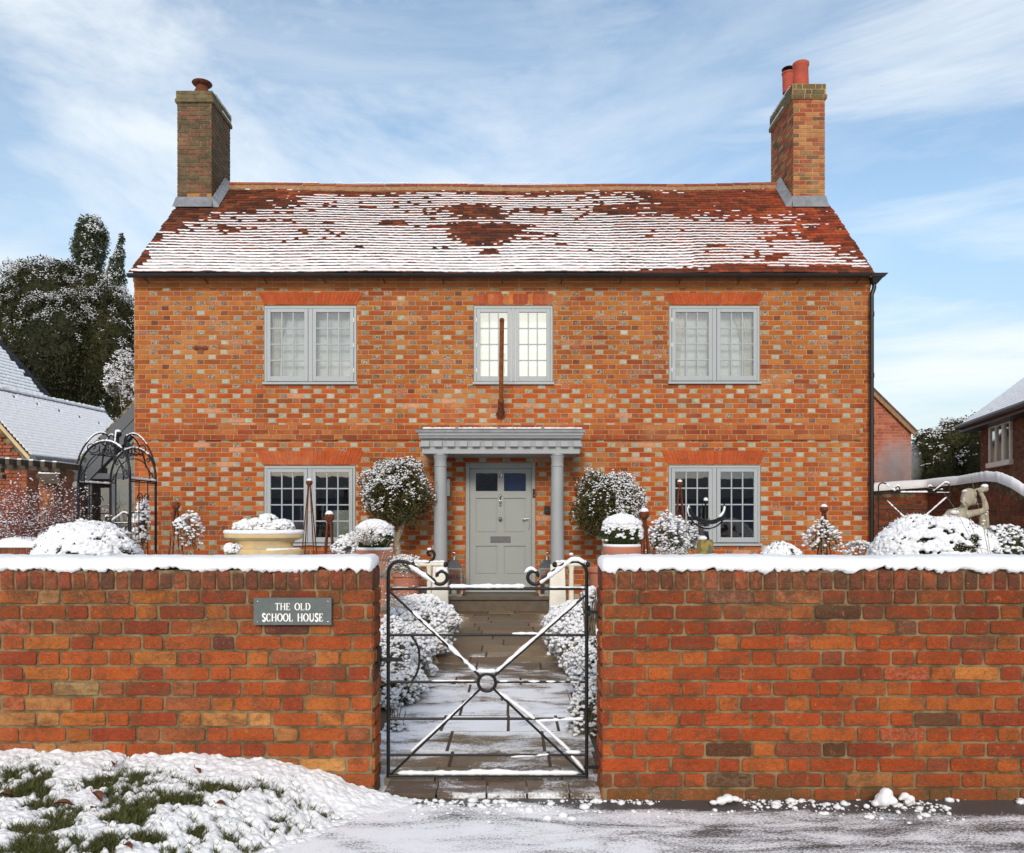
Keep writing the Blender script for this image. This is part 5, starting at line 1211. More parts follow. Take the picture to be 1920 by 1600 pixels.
up_ = thing('urn_planting', 'mixed small plants buried in snow growing from the stone urn', 'plant', (c_.x, Yu, zs_))
for i, (px, py, rx, rz) in enumerate([(462, 990, 22, 13), (500, 983, 20, 16), (530, 988, 22, 12), (495, 993, 48, 8), (480, 982, 10, 8)]):
    q = at(px, py, Yu); crown(up_, q, (rx*k, .14, rz*k), 420, .028, 'leaf_bay' if i % 2 else 'berry_leaf', 430, .021, seed=20+i, lo=.4, snow_bias=.38, flat=.7)

# twiggy / leafy shrubs -----------------------------------------------
def twigs(mb, base, n, L, spread, droop, r=.0018, seed=0, segs=7, up=1.0, dirb=(0, 0)):
    rng = random.Random(seed); tips = []
    for i in range(n):
        a = rng.uniform(0, 2*math.pi); s_ = rng.uniform(.15, 1)*spread; d = Vector((math.cos(a)*s_+dirb[0], math.sin(a)*s_+dirb[1], up)).normalized(); l = L*rng.uniform(.55, 1.1); p = Vector(base)+Vector((rng.uniform(-.03, .03), rng.uniform(-.03, .03), 0)); P = [p.copy()]
        for q in range(segs): d = (d+Vector((rng.uniform(-.1, .1), rng.uniform(-.1, .1), -droop*(q+1)/segs))).normalized(); p = p+d*l/segs; P.append(p.copy())
        mb.tube(P, [r*(1-.6*j/segs) for j in range(segs+1)], 4); tips += P[2:]
    return tips
def shrub(label, px, py, rpx, rpy, Y, leafmat, n, leaf, ns, sr, seed, twigm='bark', cat='shrub', name='shrub', bias=.2, depth=None, grp=None, lumps=1, zmin=-1, base=0, lo=.35, lump=.3, flat=.65, thr=.47, core=None):
    k = Y/F; c_ = at(px, py, Y); r = (rpx*k, depth or rpx*k, rpy*k); t = thing(name, label, cat, (c_.x, Y, base), grp); T = MB()
    twigs(T, (c_.x, Y, base), 16, max(.2, (c_.z+r[2]*.8-base)), .35*r[0]/max(.1, c_.z-base)+.1, 0.02, .006, seed); T.build('stems', twigm, t, smooth=True)
    if core: MB().sphere(c_, tuple(q*core for q in r), 18, 12, jit=.15).build('inner_foliage', leafmat, t, smooth=False)
    crown(t, c_, r, n, leaf, leafmat, ns, sr, seed=seed, lo=lo, lump=lump, snow_bias=bias, zmin=zmin, flat=flat, thr=thr); return t
def mound(label, px, py, rpx, rpy, Y, leafmat, seed, br, nb, depth=None, thr=.0, lump=.12, name='snowy_shrub', dark=1.):
    k = Y/F; c_ = at(px, py, Y); r = (rpx*k, depth or rpx*k*.9, rpy*k); t = thing(name, label, 'shrub', (c_.x, Y, 0)); 
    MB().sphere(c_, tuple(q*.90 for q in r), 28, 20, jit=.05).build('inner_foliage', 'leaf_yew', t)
    zl = max(.1, c_.z*.5); MB().sphere((c_.x, Y, zl), (r[0]*.86, r[1]*.86, zl), 22, 14, jit=.06).build('lower_foliage', leafmat, t); T_ = MB(); [T_.tube([(c_.x+.05*q, Y, 0), (c_.x+r[0]*.5*q, Y+.1*q, c_.z)], [.02, .01], 6) for q in (-1, 0, 1)]; T_.build('stems', 'bark', t, smooth=True)
    crown(t, (c_.x, Y, zl), (r[0]*.9, r[1]*.9, zl*1.02), 2600, .034, leafmat, 0, seed=seed+90, lo=.85, lump=.1, name='lower_leaves')
    crown(t, c_, tuple(q*1.05 for q in r), 5000, .034, leafmat, 0, seed=seed, lo=.80, lump=lump)
    rng = np.random.RandomState(seed); P, d = ell_points(nb, c_, tuple(q*1.03 for q in r), rng, .98, 1.03, -.35, lump, seed)
    kk = (fbm(P[:, 0]/br*.17+40, P[:, 2]/br*.27+P[:, 1]/br*.1+40, seed, 4)-.5)*4.6+d[:, 2]*1.2+.02 > thr; P = P[kk]
    V, Fc = blobs(P, br, .72, .10, rng, 2); o = np_mesh('snow', V, Fc, 'snow', t)
    m_ = o.modifiers.new('merge', 'REMESH'); m_.mode = 'VOXEL'; m_.voxel_size = br*.34; m_.use_smooth_shade = True
    s_ = o.modifiers.new('smooth', 'SMOOTH'); s_.iterations = 2
    P, d = ell_points(int(nb*.9), c_, tuple(q*1.05 for q in r), rng, .98, 1.06, -.4, lump, seed); kk = rng.rand(len(P)) < .6; V, Fc = blobs(P[kk], br*.22, .8, .15, rng, 1); np_mesh('snow_grains', V, Fc, 'snow', t)
    return t
mound('broad dome-shaped shrub heaped with snow behind the wall in front of the rose arch', 165, 1044, 86, 64, 8.5, 'leaf_bay', 31, .020, 4600)
mound('broadest snow-heaped shrub at the right in front of the side gate and statue', 1752, 1050, 104, 80, 8.4, 'leaf_bay', 32, .020, 6400)
shrub('dark evergreen shrub thinly frosted with snow right of the broad snowy shrub', 1885, 1032, 56, 46, 9.3, 'leaf_box', 5000, .03, 700, .02, 33, core=.8, lump=.12, lo=.8)
mound('small snow-covered dome just showing above the wall below the lower right window', 1465, 1060, 40, 40, 8.0, 'leaf_box', 34, .013, 2400, thr=-.1, lump=.05)
shrub('spreading shrub loaded with snow between the right obelisks', 1248, 1015, 46, 44, 8.6, 'leaf_bay', 1100, .035, 620, .016, 35, bias=.2, lump=.75)
shrub('loose snowy shrub in front of the lower right window sill', 1285, 1010, 26, 34, 9.0, 'leaf_bay', 600, .035, 360, .015, 36, bias=.2, lump=.8)
shrub('rose bush with snow-capped leaves beside the bare obelisk', 358, 1005, 20, 34, 9.2, 'berry_leaf', 260, .04, 150, .017, 37, lump=.9, bias=.15)
shrub('snowy leaves clinging to the base of the bare obelisk', 336, 985, 9, 12, 9.15, 'leaf_box', 90, .035, 60, .02, 57, lump=.4, bias=.3)
shrub('climbing rose with snowy leaves round the obelisk near the downpipe', 1543, 1015, 30, 32, 9.1, 'leaf_bay', 380, .036, 190, .017, 38, lump=.85)
shrub('low berried shrub thinly snowed at the foot of the right end of the facade', 1615, 1035, 34, 22, 10.5, 'berry_leaf', 420, .03, 190, .017, 39, lump=.5)
shrub('small snowy plant under the stone urn at its left', 436, 1030, 14, 10, 8.8, 'leaf_grey', 140, .03, 170, .02, 40, bias=.4)
shrub('snowy grey-leaved plant spilling left of the leaning box ball', 662, 1026, 34, 22, 7.2, 'leaf_grey', 700, .022, 620, .014, 41, bias=.4, lump=.4, base=.6)
def tuft(label, px, py, Y, n, L, spread, droop, mat, seed, base=0, r=.0022, snow=0, dirb=(0, 0), up=1., name='grass_tuft'):
    p = at(px, py, Y); T = MB(); tips = twigs(T, p, n, L, spread, droop, r, seed, dirb=dirb, up=up); t = thing(name, label, 'ornamental grass', p); T.build('blades', mat, t, smooth=True)
    if snow:
        rng = np.random.RandomState(seed); C = np.array([q[:] for q in tips]); C = C[rng.rand(len(C)) < snow]; V, Fc = blobs(C+np.array([0, 0, .003]), r*2.8, .7, .2, rng, 1); np_mesh('snow', V, Fc, 'snow', t)
tuft('frosted ornamental grass arching beside the stone sundial pedestal', 1262, 1060, 8.2, 160, .30, 1.1, .55, 'twig_pale', 42, snow=.5)
tuft('frosted grass spilling over the left terracotta pot', 690, 1022, 6.55, 70, .22, 1.2, .5, 'twig_pale', 43, snow=.35)
tuft('long frosted grass stems drooping behind the left wall end', 716, 1085, 5.6, 46, .36, .35, .55, 'twig_pale', 44, snow=.30, dirb=(.35, 0), up=.6, r=.0016)
tuft('second cluster of frosted drooping stems below the first, beside the gate stile', 716, 1150, 5.3, 40, .30, .35, .55, 'twig_pale', 45, snow=.35, dirb=(.35, 0), up=.6, r=.0016)
# beds either side of the path: shrubs wholly under snow
def bed(label, x, y, r, h, seed, sr=.017, leafm='leaf_grey', nb=2600, bias=.30):
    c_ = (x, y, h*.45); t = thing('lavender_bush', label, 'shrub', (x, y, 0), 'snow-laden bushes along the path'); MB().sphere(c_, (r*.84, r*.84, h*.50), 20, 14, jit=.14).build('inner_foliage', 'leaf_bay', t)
    crown(t, c_, (r, r, h*.58), 3600, .026, leafm, nb, sr, seed=seed, lo=.8, lump=.22, snow_bias=bias, zmin=-.6, flat=.8)
bed('bush under snow left of the path nearest the house', -1.02, 9.1, .40, .50, 51, .020)
bed('bush under snow left of the path, second from the house', -1.08, 8.0, .47, .55, 52, .020)
bed('bush under snow left of the path, third from the house', -1.12, 6.95, .46, .50, 53)
bed('low bush under snow left of the path nearest the gate', -.98, 6.05, .34, .32, 54, .014)
bed('bush under snow right of the path nearest the house', .72, 9.2, .36, .44, 55, .020)
bed('bush under snow right of the path, second from the house', .80, 8.2, .44, .52, 56, .020)
bed('bush under snow right of the path, third from the house', .78, 7.1, .42, .52, 57)
bed('bush under snow right of the path nearest the gate', .80, 6.1, .38, .52, 58, .014)
shrub('leafy green shrub showing through snow inside the right gate pier', 1098, 1345, 34, 60, 5.1, 'leaf_light', 800, .026, 420, .013, 59, bias=.15, lump=.4)
shrub('small green seedling bush poking from snow inside the left gate pier', 742, 1375, 22, 28, 5.2, 'leaf_light', 260, .024, 170, .012, 60, bias=.15, lump=.5)
shrub('tall snowy plant squeezed behind the left wall end', 738, 1225, 28, 60, 6.0, 'leaf_grey', 800, .02, 900, .013, 61, bias=.45, lump=.4)
shrub('sprig of leaves with a lump of snow caught at the right gate hinge', 1107, 1118, 14, 15, 4.7, 'leaf_bay', 60, .02, 110, .017, 62, bias=.5, base=.7)

# white hitching posts -------------------------------------------------
def hitch(px, Y, ptop, pbase, hook, label):
    c_ = at(px, pbase, Y); k = Y/F; t = thing('handrail_post', label, 'post', (c_.x, Y, 0), 'cream cast iron posts by the step'); zt = at(0, ptop, Y).z
    MB().tube([(c_.x, Y, 0), (c_.x, Y, .04), (c_.x, Y, .3), (c_.x, Y, zt-.08), (c_.x, Y, zt-.02), (c_.x, Y, zt)], [.055, .045, .035, .030, .04, .045], 14).build('post', 'cream_iron', t, smooth='auto')
    MB().tube([(c_.x-.19, Y, zt), (c_.x+.19, Y, zt)], .024, 12).build('crossbar', 'cream_iron', t, smooth='auto')
    for s_ in (-1, 1): MB().sphere((c_.x+s_*.21, Y, zt), .036, 14, 10).build('finial', 'black_iron', t, smooth=True)
    if hook: MB().tube([Vector((c_.x+a, Y, zt+b)) for a, b in smooth_path([(-.06, .02), (.0, .03), (.06, .08), (.07, .15), (.02, .19), (-.03, .16), (-.01, .12), (.02, .13)])], .018, 8).build('top_finial', 'black_iron', t, smooth=True)
    else: MB().tube([(c_.x, Y, zt), (c_.x, Y, zt+.06), (c_.x, Y, zt+.10)], [.02, .016, .034], 10).build('top_finial', 'black_iron', t, smooth=True)
    s_ = MB(); snow_bar(s_, [(c_.x-.2, Y, zt+.02), (c_.x+.2, Y, zt+.02)], .020, seed=int(px)); s_.sphere((c_.x, Y, zt+(.2 if hook else .135)), (.03, .03, .02), 10, 6); s_.build('snow', 'snow', t, smooth=True)
hitch(805, 10.6, 1059, 1170, True, 'cream iron post with a black hooked top left of the porch step')
hitch(1071, 10.6, 1059, 1170, False, 'cream iron post with a round black finial right of the porch step')
# lanterns on the step
def lantern(px, label):
    Y = 12.1; c_ = at(px, 1118, Y); r = .115; z0 = .25; t = thing('lantern', label, 'lantern', (c_.x, Y, z0), 'silver storm lanterns beside the door'); z1 = at(0, 1067, Y).z; zt = at(0, 1046, Y).z
    b_ = MB(); b_.box(c_.x-r-.01, c_.x+r+.01, Y-r-.01, Y+r+.01, z0, z0+.03); b_.box(c_.x-r-.01, c_.x+r+.01, Y-r-.01, Y+r+.01, z1, z1+.02)
    for sx_ in (-1, 1):
        for sy_ in (-1, 1): b_.box(c_.x+sx_*r-.009, c_.x+sx_*r+.009, Y+sy_*r-.009, Y+sy_*r+.009, z0+.031, z1-.001)
    b_.build('frame', 'chrome', t); R_ = MB(); R_.hexa([(c_.x-r-.01, Y-r-.01, z1+.021), (c_.x+r+.01, Y-r-.01, z1+.021), (c_.x+r+.01, Y+r+.01, z1+.021), (c_.x-r-.01, Y+r+.01, z1+.021)], [(c_.x-.04, Y-.04, zt-.03), (c_.x+.04, Y-.04, zt-.03), (c_.x+.04, Y+.04, zt-.03), (c_.x-.04, Y+.04, zt-.03)]); R_.build('roof', 'pewter', t)
    MB().tube([(c_.x, Y, zt-.03), (c_.x, Y, zt+.02)], [.03, .02], 10).build('chimney', 'chrome', t, smooth='auto')
    MB().tube([(c_.x+.035*math.cos(R(a)), Y, zt+.04+.035*math.sin(R(a))) for a in range(0, 360, 20)], .004, 6, closed=True).build('ring_handle', 'chrome', t, smooth=True)
    MB().tube([(c_.x, Y, z0+.031), (c_.x, Y, z0+.17)], .04, 16).build('candle', 'candle', t, smooth='auto')
    g_ = MB(); g_.box(c_.x-r+.01, c_.x+r-.01, Y-r-.002, Y-r+.002, z0+.031, z1-.001); g_.build('pane', 'glass', t)
lantern(851, 'silver lantern on the step left of the door, behind the left column'); lantern(1026, 'silver lantern on the step right of the door, behind the right column')

# armillary sundial
Ya = 8.5; k = Ya/F; c_ = at(1322, 0, Ya); ar = thing('armillary_sundial', 'iron armillary sundial with arrow and rings on a mossy stone pedestal', 'sundial', (c_.x, Ya, 0)); zf = lambda p: at(0, p, Ya).z
K = MB(); r1 = .095; z0, z1 = 0, zf(1012); K.lathe([(.11, 0), (.10, .6), (.088, z1-.13), (.084, z1-.02), (.070, z1), (.05, z1)], (c_.x, Ya, 0), 8); K.build('pedestal', 'moss_stone', ar, smooth='auto')
K = MB(); C0 = at(1325, 958, Ya); rr = 34*k
ring = lambda a, rad, tilt: Vector((rad*math.cos(a), rad*math.sin(a)*math.sin(tilt), rad*math.sin(a)*math.cos(tilt)))
P = [C0+ring(R(a), rr, R(12)) for a in range(165, 378, 6)]
for dy in (-.012, .0, .012): K.tube([p+Vector((0, dy, 0)) for p in P], .006, 6)
eq = [C0+Matrix.Rotation(R(-8), 3, 'Y') @ Vector((rr*.98*math.cos(R(a)), rr*.9*math.sin(R(a)), .06-.17*abs(math.sin(R(a)))-.0)) for a in range(185, 356, 6)]
for dz in (-.022, -.008, .008): K.tube([p+Vector((0, 0, dz-.0)) for p in eq], .008, 6)
hz = [C0+Vector((rr*math.cos(R(a)), rr*.5*math.sin(R(a)), -.12+.03*math.cos(R(a)))) for a in range(175, 366, 6)]; K.tube(hz, .006, 6)
K.build('rings', 'black_iron', ar, smooth=True)
K = MB(); K.tube([at(1325, 1012, Ya), at(1325, 1000, Ya), at(1322, 985, Ya), at(1323, 945, Ya)], [.03, .02, .011, .009], 8); K.tube([at(1316, 977, Ya), at(1317, 946, Ya)], .004, 6); K.tube([at(1329, 990, Ya), at(1330, 972, Ya)], .004, 6); K.sphere(at(1323.5, 941, Ya), .022, 10, 8); K.build('gnomon', 'black_iron', ar, smooth=True)
s_ = MB(); snow_bar(s_, [p for p in P[:8]], .014, seed=3); snow_bar(s_, P[14:22], .010, seed=5); snow_bar(s_, [p+Vector((0, 0, .01)) for p in eq[18:27]], .012, seed=9); s_.sphere(at(1323.5, 937, Ya), (.024, .024, .022), 10, 8, jit=.1); s_.sphere(at(1325, 993, Ya), (.032, .03, .024), 10, 8, jit=.1); s_.sphere(at(1318, 1010, Ya), (.05, .04, .03), 12, 8, jit=.1); s_.build('snow', 'snow', ar, smooth=True)

# ------------------------------------------------------------------ statue
Yt = 11.4; ks = Yt/F; V_ = lambda a, b, d=0: at(a, b, Yt+d)
stt = MB()
stt.tube([V_(1800, 1060), V_(1798, 1030), V_(1793, 1008), V_(1790, 990), V_(1793, 976, -.02), V_(1800, 964, -.03), V_(1806, 953, -.03), V_(1812, 943, -.04)], [.17, .16, .135, .13, .125, .09, .05, .05], 16)
stt.tube([V_(1773, 975, .02), V_(1783, 966), V_(1796, 964), V_(1812, 966, -.02)], [.07, .085, .09, .075], 14)
stt.tube([V_(1773, 975, .02), V_(1769, 992, .02), V_(1770, 1015, 0)], [.065, .05, .045], 12)
stt.tube([V_(1808, 966, -.03), V_(1822, 963, -.06), V_(1836, 960, -.06), V_(1848, 957, -.05)], [.065, .050, .043, .041], 12)
stt.tube([V_(1848, 957, -.05), V_(1847, 946, -.04), V_(1843, 932, -.03), V_(1838, 925, -.03)], [.043, .040, .030, .026], 12)
stt.sphere(V_(1814, 935, -.05), (.085, .095, .112), 20, 14); stt.sphere(V_(1817, 927, -.02), (.095, .10, .085), 18, 12); stt.sphere(V_(1824, 938, .0), (.05, .06, .07), 14, 10)
stt.sphere(V_(1806.5, 939, -.10), (.024, .03, .05), 10, 8); stt.sphere(V_(1804.5, 941, -.135), (.012, .02, .022), 8, 6); stt.sphere(V_(1809, 947, -.12), (.026, .018, .016), 8, 6); stt.sphere(V_(1822, 940, -.09), (.012, .018, .028), 8, 6)
stt.sphere(V_(1838, 921, -.03), (.045, .025, .035), 12, 8)
for i in range(5): stt.tube([V_(1836+i*2, 922, -.05), V_(1831+i*2.0, 917-i*.6, -.065), V_(1826+i*2.2, 919, -.07)], [.012, .011, .008], 8)
stt.sphere(V_(1846, 917, -.02), (.055, .05, .045), 12, 8)
stt.tube([V_(1841, 958, -.02), V_(1843, 975, -.02), V_(1842, 1000, -.01), V_(1840, 1060, 0)], [.035, .05, .06, .09], 12); stt.tube([V_(1849, 958, -.02), V_(1850, 985, -.02), V_(1852, 1060, 0)], [.03, .035, .06], 10)
stt.tube([V_(1800, 1075), (V_(1800, 0).x, Yt, 0)], [.24, .26], 20)
so_ = thing('statue', 'weathered stone figure resting its head on a raised arm behind the broadest snowy shrub', 'statue', (V_(1805, 0).x, Yt, 0))
o = stt.build('figure', 'statue_stone', so_, smooth=True); m_ = o.modifiers.new('merge', 'REMESH'); m_.mode = 'VOXEL'; m_.voxel_size = .007; m_.use_smooth_shade = True; s2 = o.modifiers.new('smooth', 'SMOOTH'); s2.iterations = 5
s_ = MB(); s_.sphere(V_(1814, 922, -.02), (.07, .07, .035), 14, 8, jit=.08); s_.sphere(V_(1846, 912, -.02), (.05, .05, .03), 12, 8, jit=.1); s_.sphere(V_(1790, 961, -.08), (.06, .05, .03), 12, 8, jit=.1); s_.sphere(V_(1775, 968, .0), (.05, .05, .025), 12, 8, jit=.1); s_.build('snow', 'snow', so_, smooth=True)

# ------------------------------------------------------------------ rose arch
ra = thing('rose_arch', 'black wrought iron rose arch with scrolls and domed top, snow on its curves', 'garden arch', (-5.03, 10.5, 0))
pA0, pA1 = Vector((at(207, 0, 11.4).x, 11.4, 0)), Vector((at(292, 0, 10.6).x, 10.6, 0)); pB0, pB1 = Vector((at(147, 0, 10.8).x, 10.8, 0)), Vector((at(244, 0, 9.9).x, 9.9, 0))
zt0 = 1.85; sn = MB()
for (p, q, apx, r2) in ((pA0, pA1, .47, 0), (pB0, pB1, .50, 0)):
    for c_ in (p, q): MB().tube([c_, c_+Vector((0, 0, zt0))], .017, 8).build('post', 'black_iron', ra, smooth='auto')
    P = [p.lerp(q, .5-.5*math.cos(math.pi*i/24))+Vector((0, 0, zt0+apx*math.sin(math.pi*i/24)**.8)) for i in range(25)]; MB().tube(P, .015, 8).build('hoop', 'black_iron', ra, smooth=True)
    snow_bar(sn, P[6:19], .012, seed=int(q.x*10))
    P2 = [p.lerp(q, .12+.76*(.5-.5*math.cos(math.pi*i/24)))+Vector((0, 0, zt0+(apx-.14)*math.sin(math.pi*i/24)**.8)) for i in range(25)]; MB().tube(P2, .008, 6).build('inner_hoop', 'black_iron', ra, smooth=True)
    for s_ in (0, 1):      # scrolls at the shoulders
        b_ = p if s_ == 0 else q; dirn = (q-p).normalized()*(1 if s_ == 0 else -1)
        MB().tube([b_+dirn*u_+Vector((0, 0, zt0+v_)) for u_, v_ in spiral((.11, .08), .07, .015, 200, 640, 30)], .007, 6).build('scroll', 'black_iron', ra, smooth=True)
        MB().tube([b_+dirn*u_+Vector((0, 0, zt0+v_)) for u_, v_ in spiral((.20, .30), .05, .012, 100, 540, 26)], .006, 6).build('scroll', 'black_iron', ra, smooth=True)
        MB().tube([b_+Vector((0, 0, zt0+.02)), b_+dirn*.28+Vector((0, 0, zt0+.24))], .006, 6).build('strut', 'black_iron', ra, smooth=True)
for a_, b_ in ((pA0, pB0), (pA1, pB1)):
    for z in (zt0, zt0-.02, 1.45, .9, .25): MB().tube([a_+Vector((0, 0, z)), b_+Vector((0, 0, z))], .008, 6).build('side_rail', 'black_iron', ra, smooth=True)
    snow_bar(sn, [a_+Vector((0, 0, zt0+.01)), b_+Vector((0, 0, zt0+.01))], .013, seed=4, fill=.9)
    m_ = (a_+b_)/2; dr = (b_-a_).normalized()
    for z, s_ in ((1.62, .09), (1.30, -.09), (1.62, -.09), (.5, .1), (.5, -.1)): MB().tube([m_+dr*(s_*.9+u_*(1 if s_ > 0 else -1))+Vector((0, 0, z+v_)) for u_, v_ in spiral((0, 0), .085, .02, 0, 480, 26)], .006, 6).build('scroll', 'black_iron', ra, smooth=True)
    for u_ in (.33, .67): MB().tube([a_.lerp(b_, u_), a_.lerp(b_, u_)+Vector((0, 0, zt0))], .006, 6).build('side_bar', 'black_iron', ra, smooth=True)
ctr = (pA0+pA1+pB0+pB1)/4; ztop = at(0, 806, 10.7).z; tA, tB = (pA0+pA1)/2+Vector((0, 0, zt0+.47)), (pB0+pB1)/2+Vector((0, 0, zt0+.5))
MB().tube([ctr+Vector((0, 0, zt0+.42)), ctr+Vector((0, 0, ztop-.10))], .014, 8).build('finial_stem', 'black_iron', ra, smooth=True); MB().sphere(ctr+Vector((0, 0, ztop-.06)), .045, 12, 8).build('finial', 'black_iron', ra, smooth=True); sn.sphere(ctr+Vector((0, 0, ztop-.025)), (.04, .04, .025), 10, 6)
for a_ in (0, 70, 140, 215, 290):
    d = Vector((math.cos(R(a_)), math.sin(R(a_)), 0)); P = [ctr+d*u_+Vector((0, 0, zt0+v_)) for u_, v_ in smooth_path([(.48, .22), (.42, .42), (.28, .62), (.14, .64), (.09, .52), (.16, .46), (.20, .52)])]
    MB().tube(P, .011, 7).build('crown_scroll', 'black_iron', ra, smooth=True); MB().tube([ctr+d*u_+Vector((0, 0, zt0+v_)) for u_, v_ in spiral((.30, .44), .085, .02, 160, 620, 30)], .007, 6).build('scroll', 'black_iron', ra, smooth=True); MB().tube([ctr+d*u_+Vector((0, 0, zt0+v_)) for u_, v_ in spiral((.16, .40), .06, .015, 20, -430, 26)], .007, 6).build('scroll', 'black_iron', ra, smooth=True); snow_bar(sn, P[14:30], .009, seed=a_)
for p, q in ((pA0, pB0), (pA1, pB1), (pA0.lerp(pA1, .25), pB0.lerp(pB1, .25)), (pA0.lerp(pA1, .75), pB0.lerp(pB1, .75))):
    h = zt0+.0 if p in (pA0, pA1) else zt0+.36; MB().tube([p+Vector((0, 0, h)), q+Vector((0, 0, h))], .008, 6).build('purlin', 'black_iron', ra, smooth=True)
sn.build('snow', 'snow', ra, smooth=True)
shrub('snowy climbing rose growing up the right side of the rose arch', 264, 990, 13, 50, 10.3, 'berry_leaf', 900, .036, 330, .022, 63, lump=.5, bias=.2)
shrub('snowy tangle of climbing rose at the back of the rose arch', 157, 1000, 14, 24, 10.6, 'leaf_bay', 300, .04, 130, .022, 64, lump=.5)

# red-twigged shrub at the left
def twiggy(label, px, py, Y, n, L, spread, mat, seed, snow, r=.006, droop=.05):
    p = at(px, py, Y); p.z = 0; T = MB(); tips = twigs(T, p, n, L, spread, droop, r, seed, segs=8); rng = random.Random(seed)
    tt = list(tips)
    for q in rng.sample(tt, min(len(tt), n*4)):
        d = Vector((rng.uniform(-1, 1), rng.uniform(-1, 1), rng.uniform(.1, 1))).normalized(); P = [q, q+d*.12, q+d*.24+Vector((0, 0, -.01))]; T.tube(P, [r*.5, r*.4, r*.25], 4); tips += [P[1], P[2], (P[1]+P[2])/2, (P[0]+P[1])/2]
    t = thing('twiggy_shrub', label, 'shrub', p); T.build('stems', mat, t, smooth=True)
    g_ = np.random.RandomState(seed); C = np.array([q[:] for q in tips]); C = C[g_.rand(len(C)) < snow]; V, Fc = blobs(C+np.array([0, 0, .006]), .0095, .6, .2, g_, 1); np_mesh('snow', V, Fc, 'snow', t)
twiggy('tangled red-stemmed shrub netted with snow in front of the glazed lean-to', 82, 0, 11.0, 260, 1.75, .42, 'twig_red', 71, .75)
twiggy('second red-stemmed shrub at the left edge under the pergola', 10, 0, 11.3, 130, 1.65, .4, 'twig_red', 72, .8)
twiggy('few bare arching stems with specks of snow at the right edge before the boundary wall', 1900, 0, 7.2, 5, 2.05, .35, 'bark', 73, .35, .004, .12)

# ================================================================== NEIGHBOURS, BOUNDARIES, TREES
def far_cols(base):
    return lambda x, z, h: (vary(random.choice(base), .15), 0)
RED = [(.34, .085, .045), (.28, .07, .04), (.38, .11, .055)]
SAL = [(.44, .13, .09), (.48, .16, .11), (.40, .11, .08)]
def snowroof(x, s): return (.012 if n1d(x*2+s*31, 5) < .6 else .03, .014)
# barn at the left
E1 = at(55, 855, 17.0); dv = Vector((.123, 1, 0)).normalized(); hd = Vector((-dv.y, dv.x, 0)); sl = R(46); sdv2 = hd*math.cos(sl)+Vector((0, 0, math.sin(sl)))
bn = thing('neighbour_barn', 'low brick outbuilding at the left with a smooth snow-covered roof', 'outbuilding', (E1.x-1.4, 19, 0))
mt, ms = MB(), MB(); tiled_roof(mt, ms, E1, dv, sdv2, 4.75, 21, .1, lambda x, s: vary((.05, .05, .055), .2), lambda x, s: None if n1d(x*5+s*33, 3) < .16 else (-.004, .024), seed=5, full=True)
rf = mt.build('roof', 'roof_tile', bn); ms.build('snow', 'snow', rf, smooth=True)
mb = MB(); W2 = E1-hd*.0; run = 2.1*math.cos(sl); far = E1+dv*4.75; top = E1+sdv2*2.1; ct = (.05, 0)
mb.mi = 0
g0 = Vector((E1.x-.12, E1.y+.1, 0)); g1 = Vector((E1.x-.12, E1.y+.1, E1.z-.10)); pk = top+Vector((0, .1, -.12)); g2 = pk+Vector((-run, 0, -(pk.z-E1.z)-.1)); 
mb.quad(g0, g1, pk, g2, Vector((g2.x, g2.y, 0))); f0 = far-Vector((.12, 0, 0)); mb.quad(g0, Vector((f0.x, f0.y, 0)), Vector((f0.x, f0.y, E1.z-.1)), g1)
mb.build('mortar', 'mortar_wall', bn); random.seed(3)
mb = MB(); Lp = 3.2; brick_panel(mb, (E1.x-.12-Lp, E1.y+.1, 0), (1, 0, 0), (0, -1, 0), Lp, 4.5, .075, .225, .112, .010, .008, far_cols(RED), keep=lambda x, z: z < min(E1.z-.14+(Lp-x)*1.03, E1.z-.14+(2*run-(Lp-x))*1.03))
brick_panel(mb, (g0.x, g0.y, 0), (f0-g0).normalized()-Vector((0, 0, (f0-g0).normalized().z)), (dv.y, -dv.x, 0), 4.5, E1.z-.15, .075, .225, .112, .01, .008, far_cols([(.30, .10, .05)])); mb.build('wall', 'wall_brick', bn)
mb = MB(); mb.prism([E1+Vector((.02, -.03, -.12)), E1+Vector((.02, -.03, -.02)), top+Vector((0, -.03, .02)), top+Vector((0, -.03, -.08))], (0, .05, 0)); mb.build('bargeboard', 'stone_urn', bn)
mb = MB(); mb.tube([E1+Vector((.09, 0, -.05)), far+Vector((.09, 0, -.05))], .05, 10); mb.tube([E1+Vector((.05, .6, -.08)), E1+Vector((-.02, .6, -.3)), Vector((E1.x+.03, E1.y+.6, 0))], .035, 10); mb.build('gutter', 'charcoal_paint', bn, smooth='auto')
mb = MB(); mb.tube([top+dv*i*.3 for i in range(17)], .06, 10); mb.build('ridge_tiles', 'charcoal_paint', bn, smooth='auto')
sn = MB(); snow_bar(sn, [top+Vector((0, 0, .03)), top+dv*4.75+Vector((0, 0, .03))], .05, seed=2, step=.04); sn.build('ridge_snow', 'snow', bn, smooth=True)
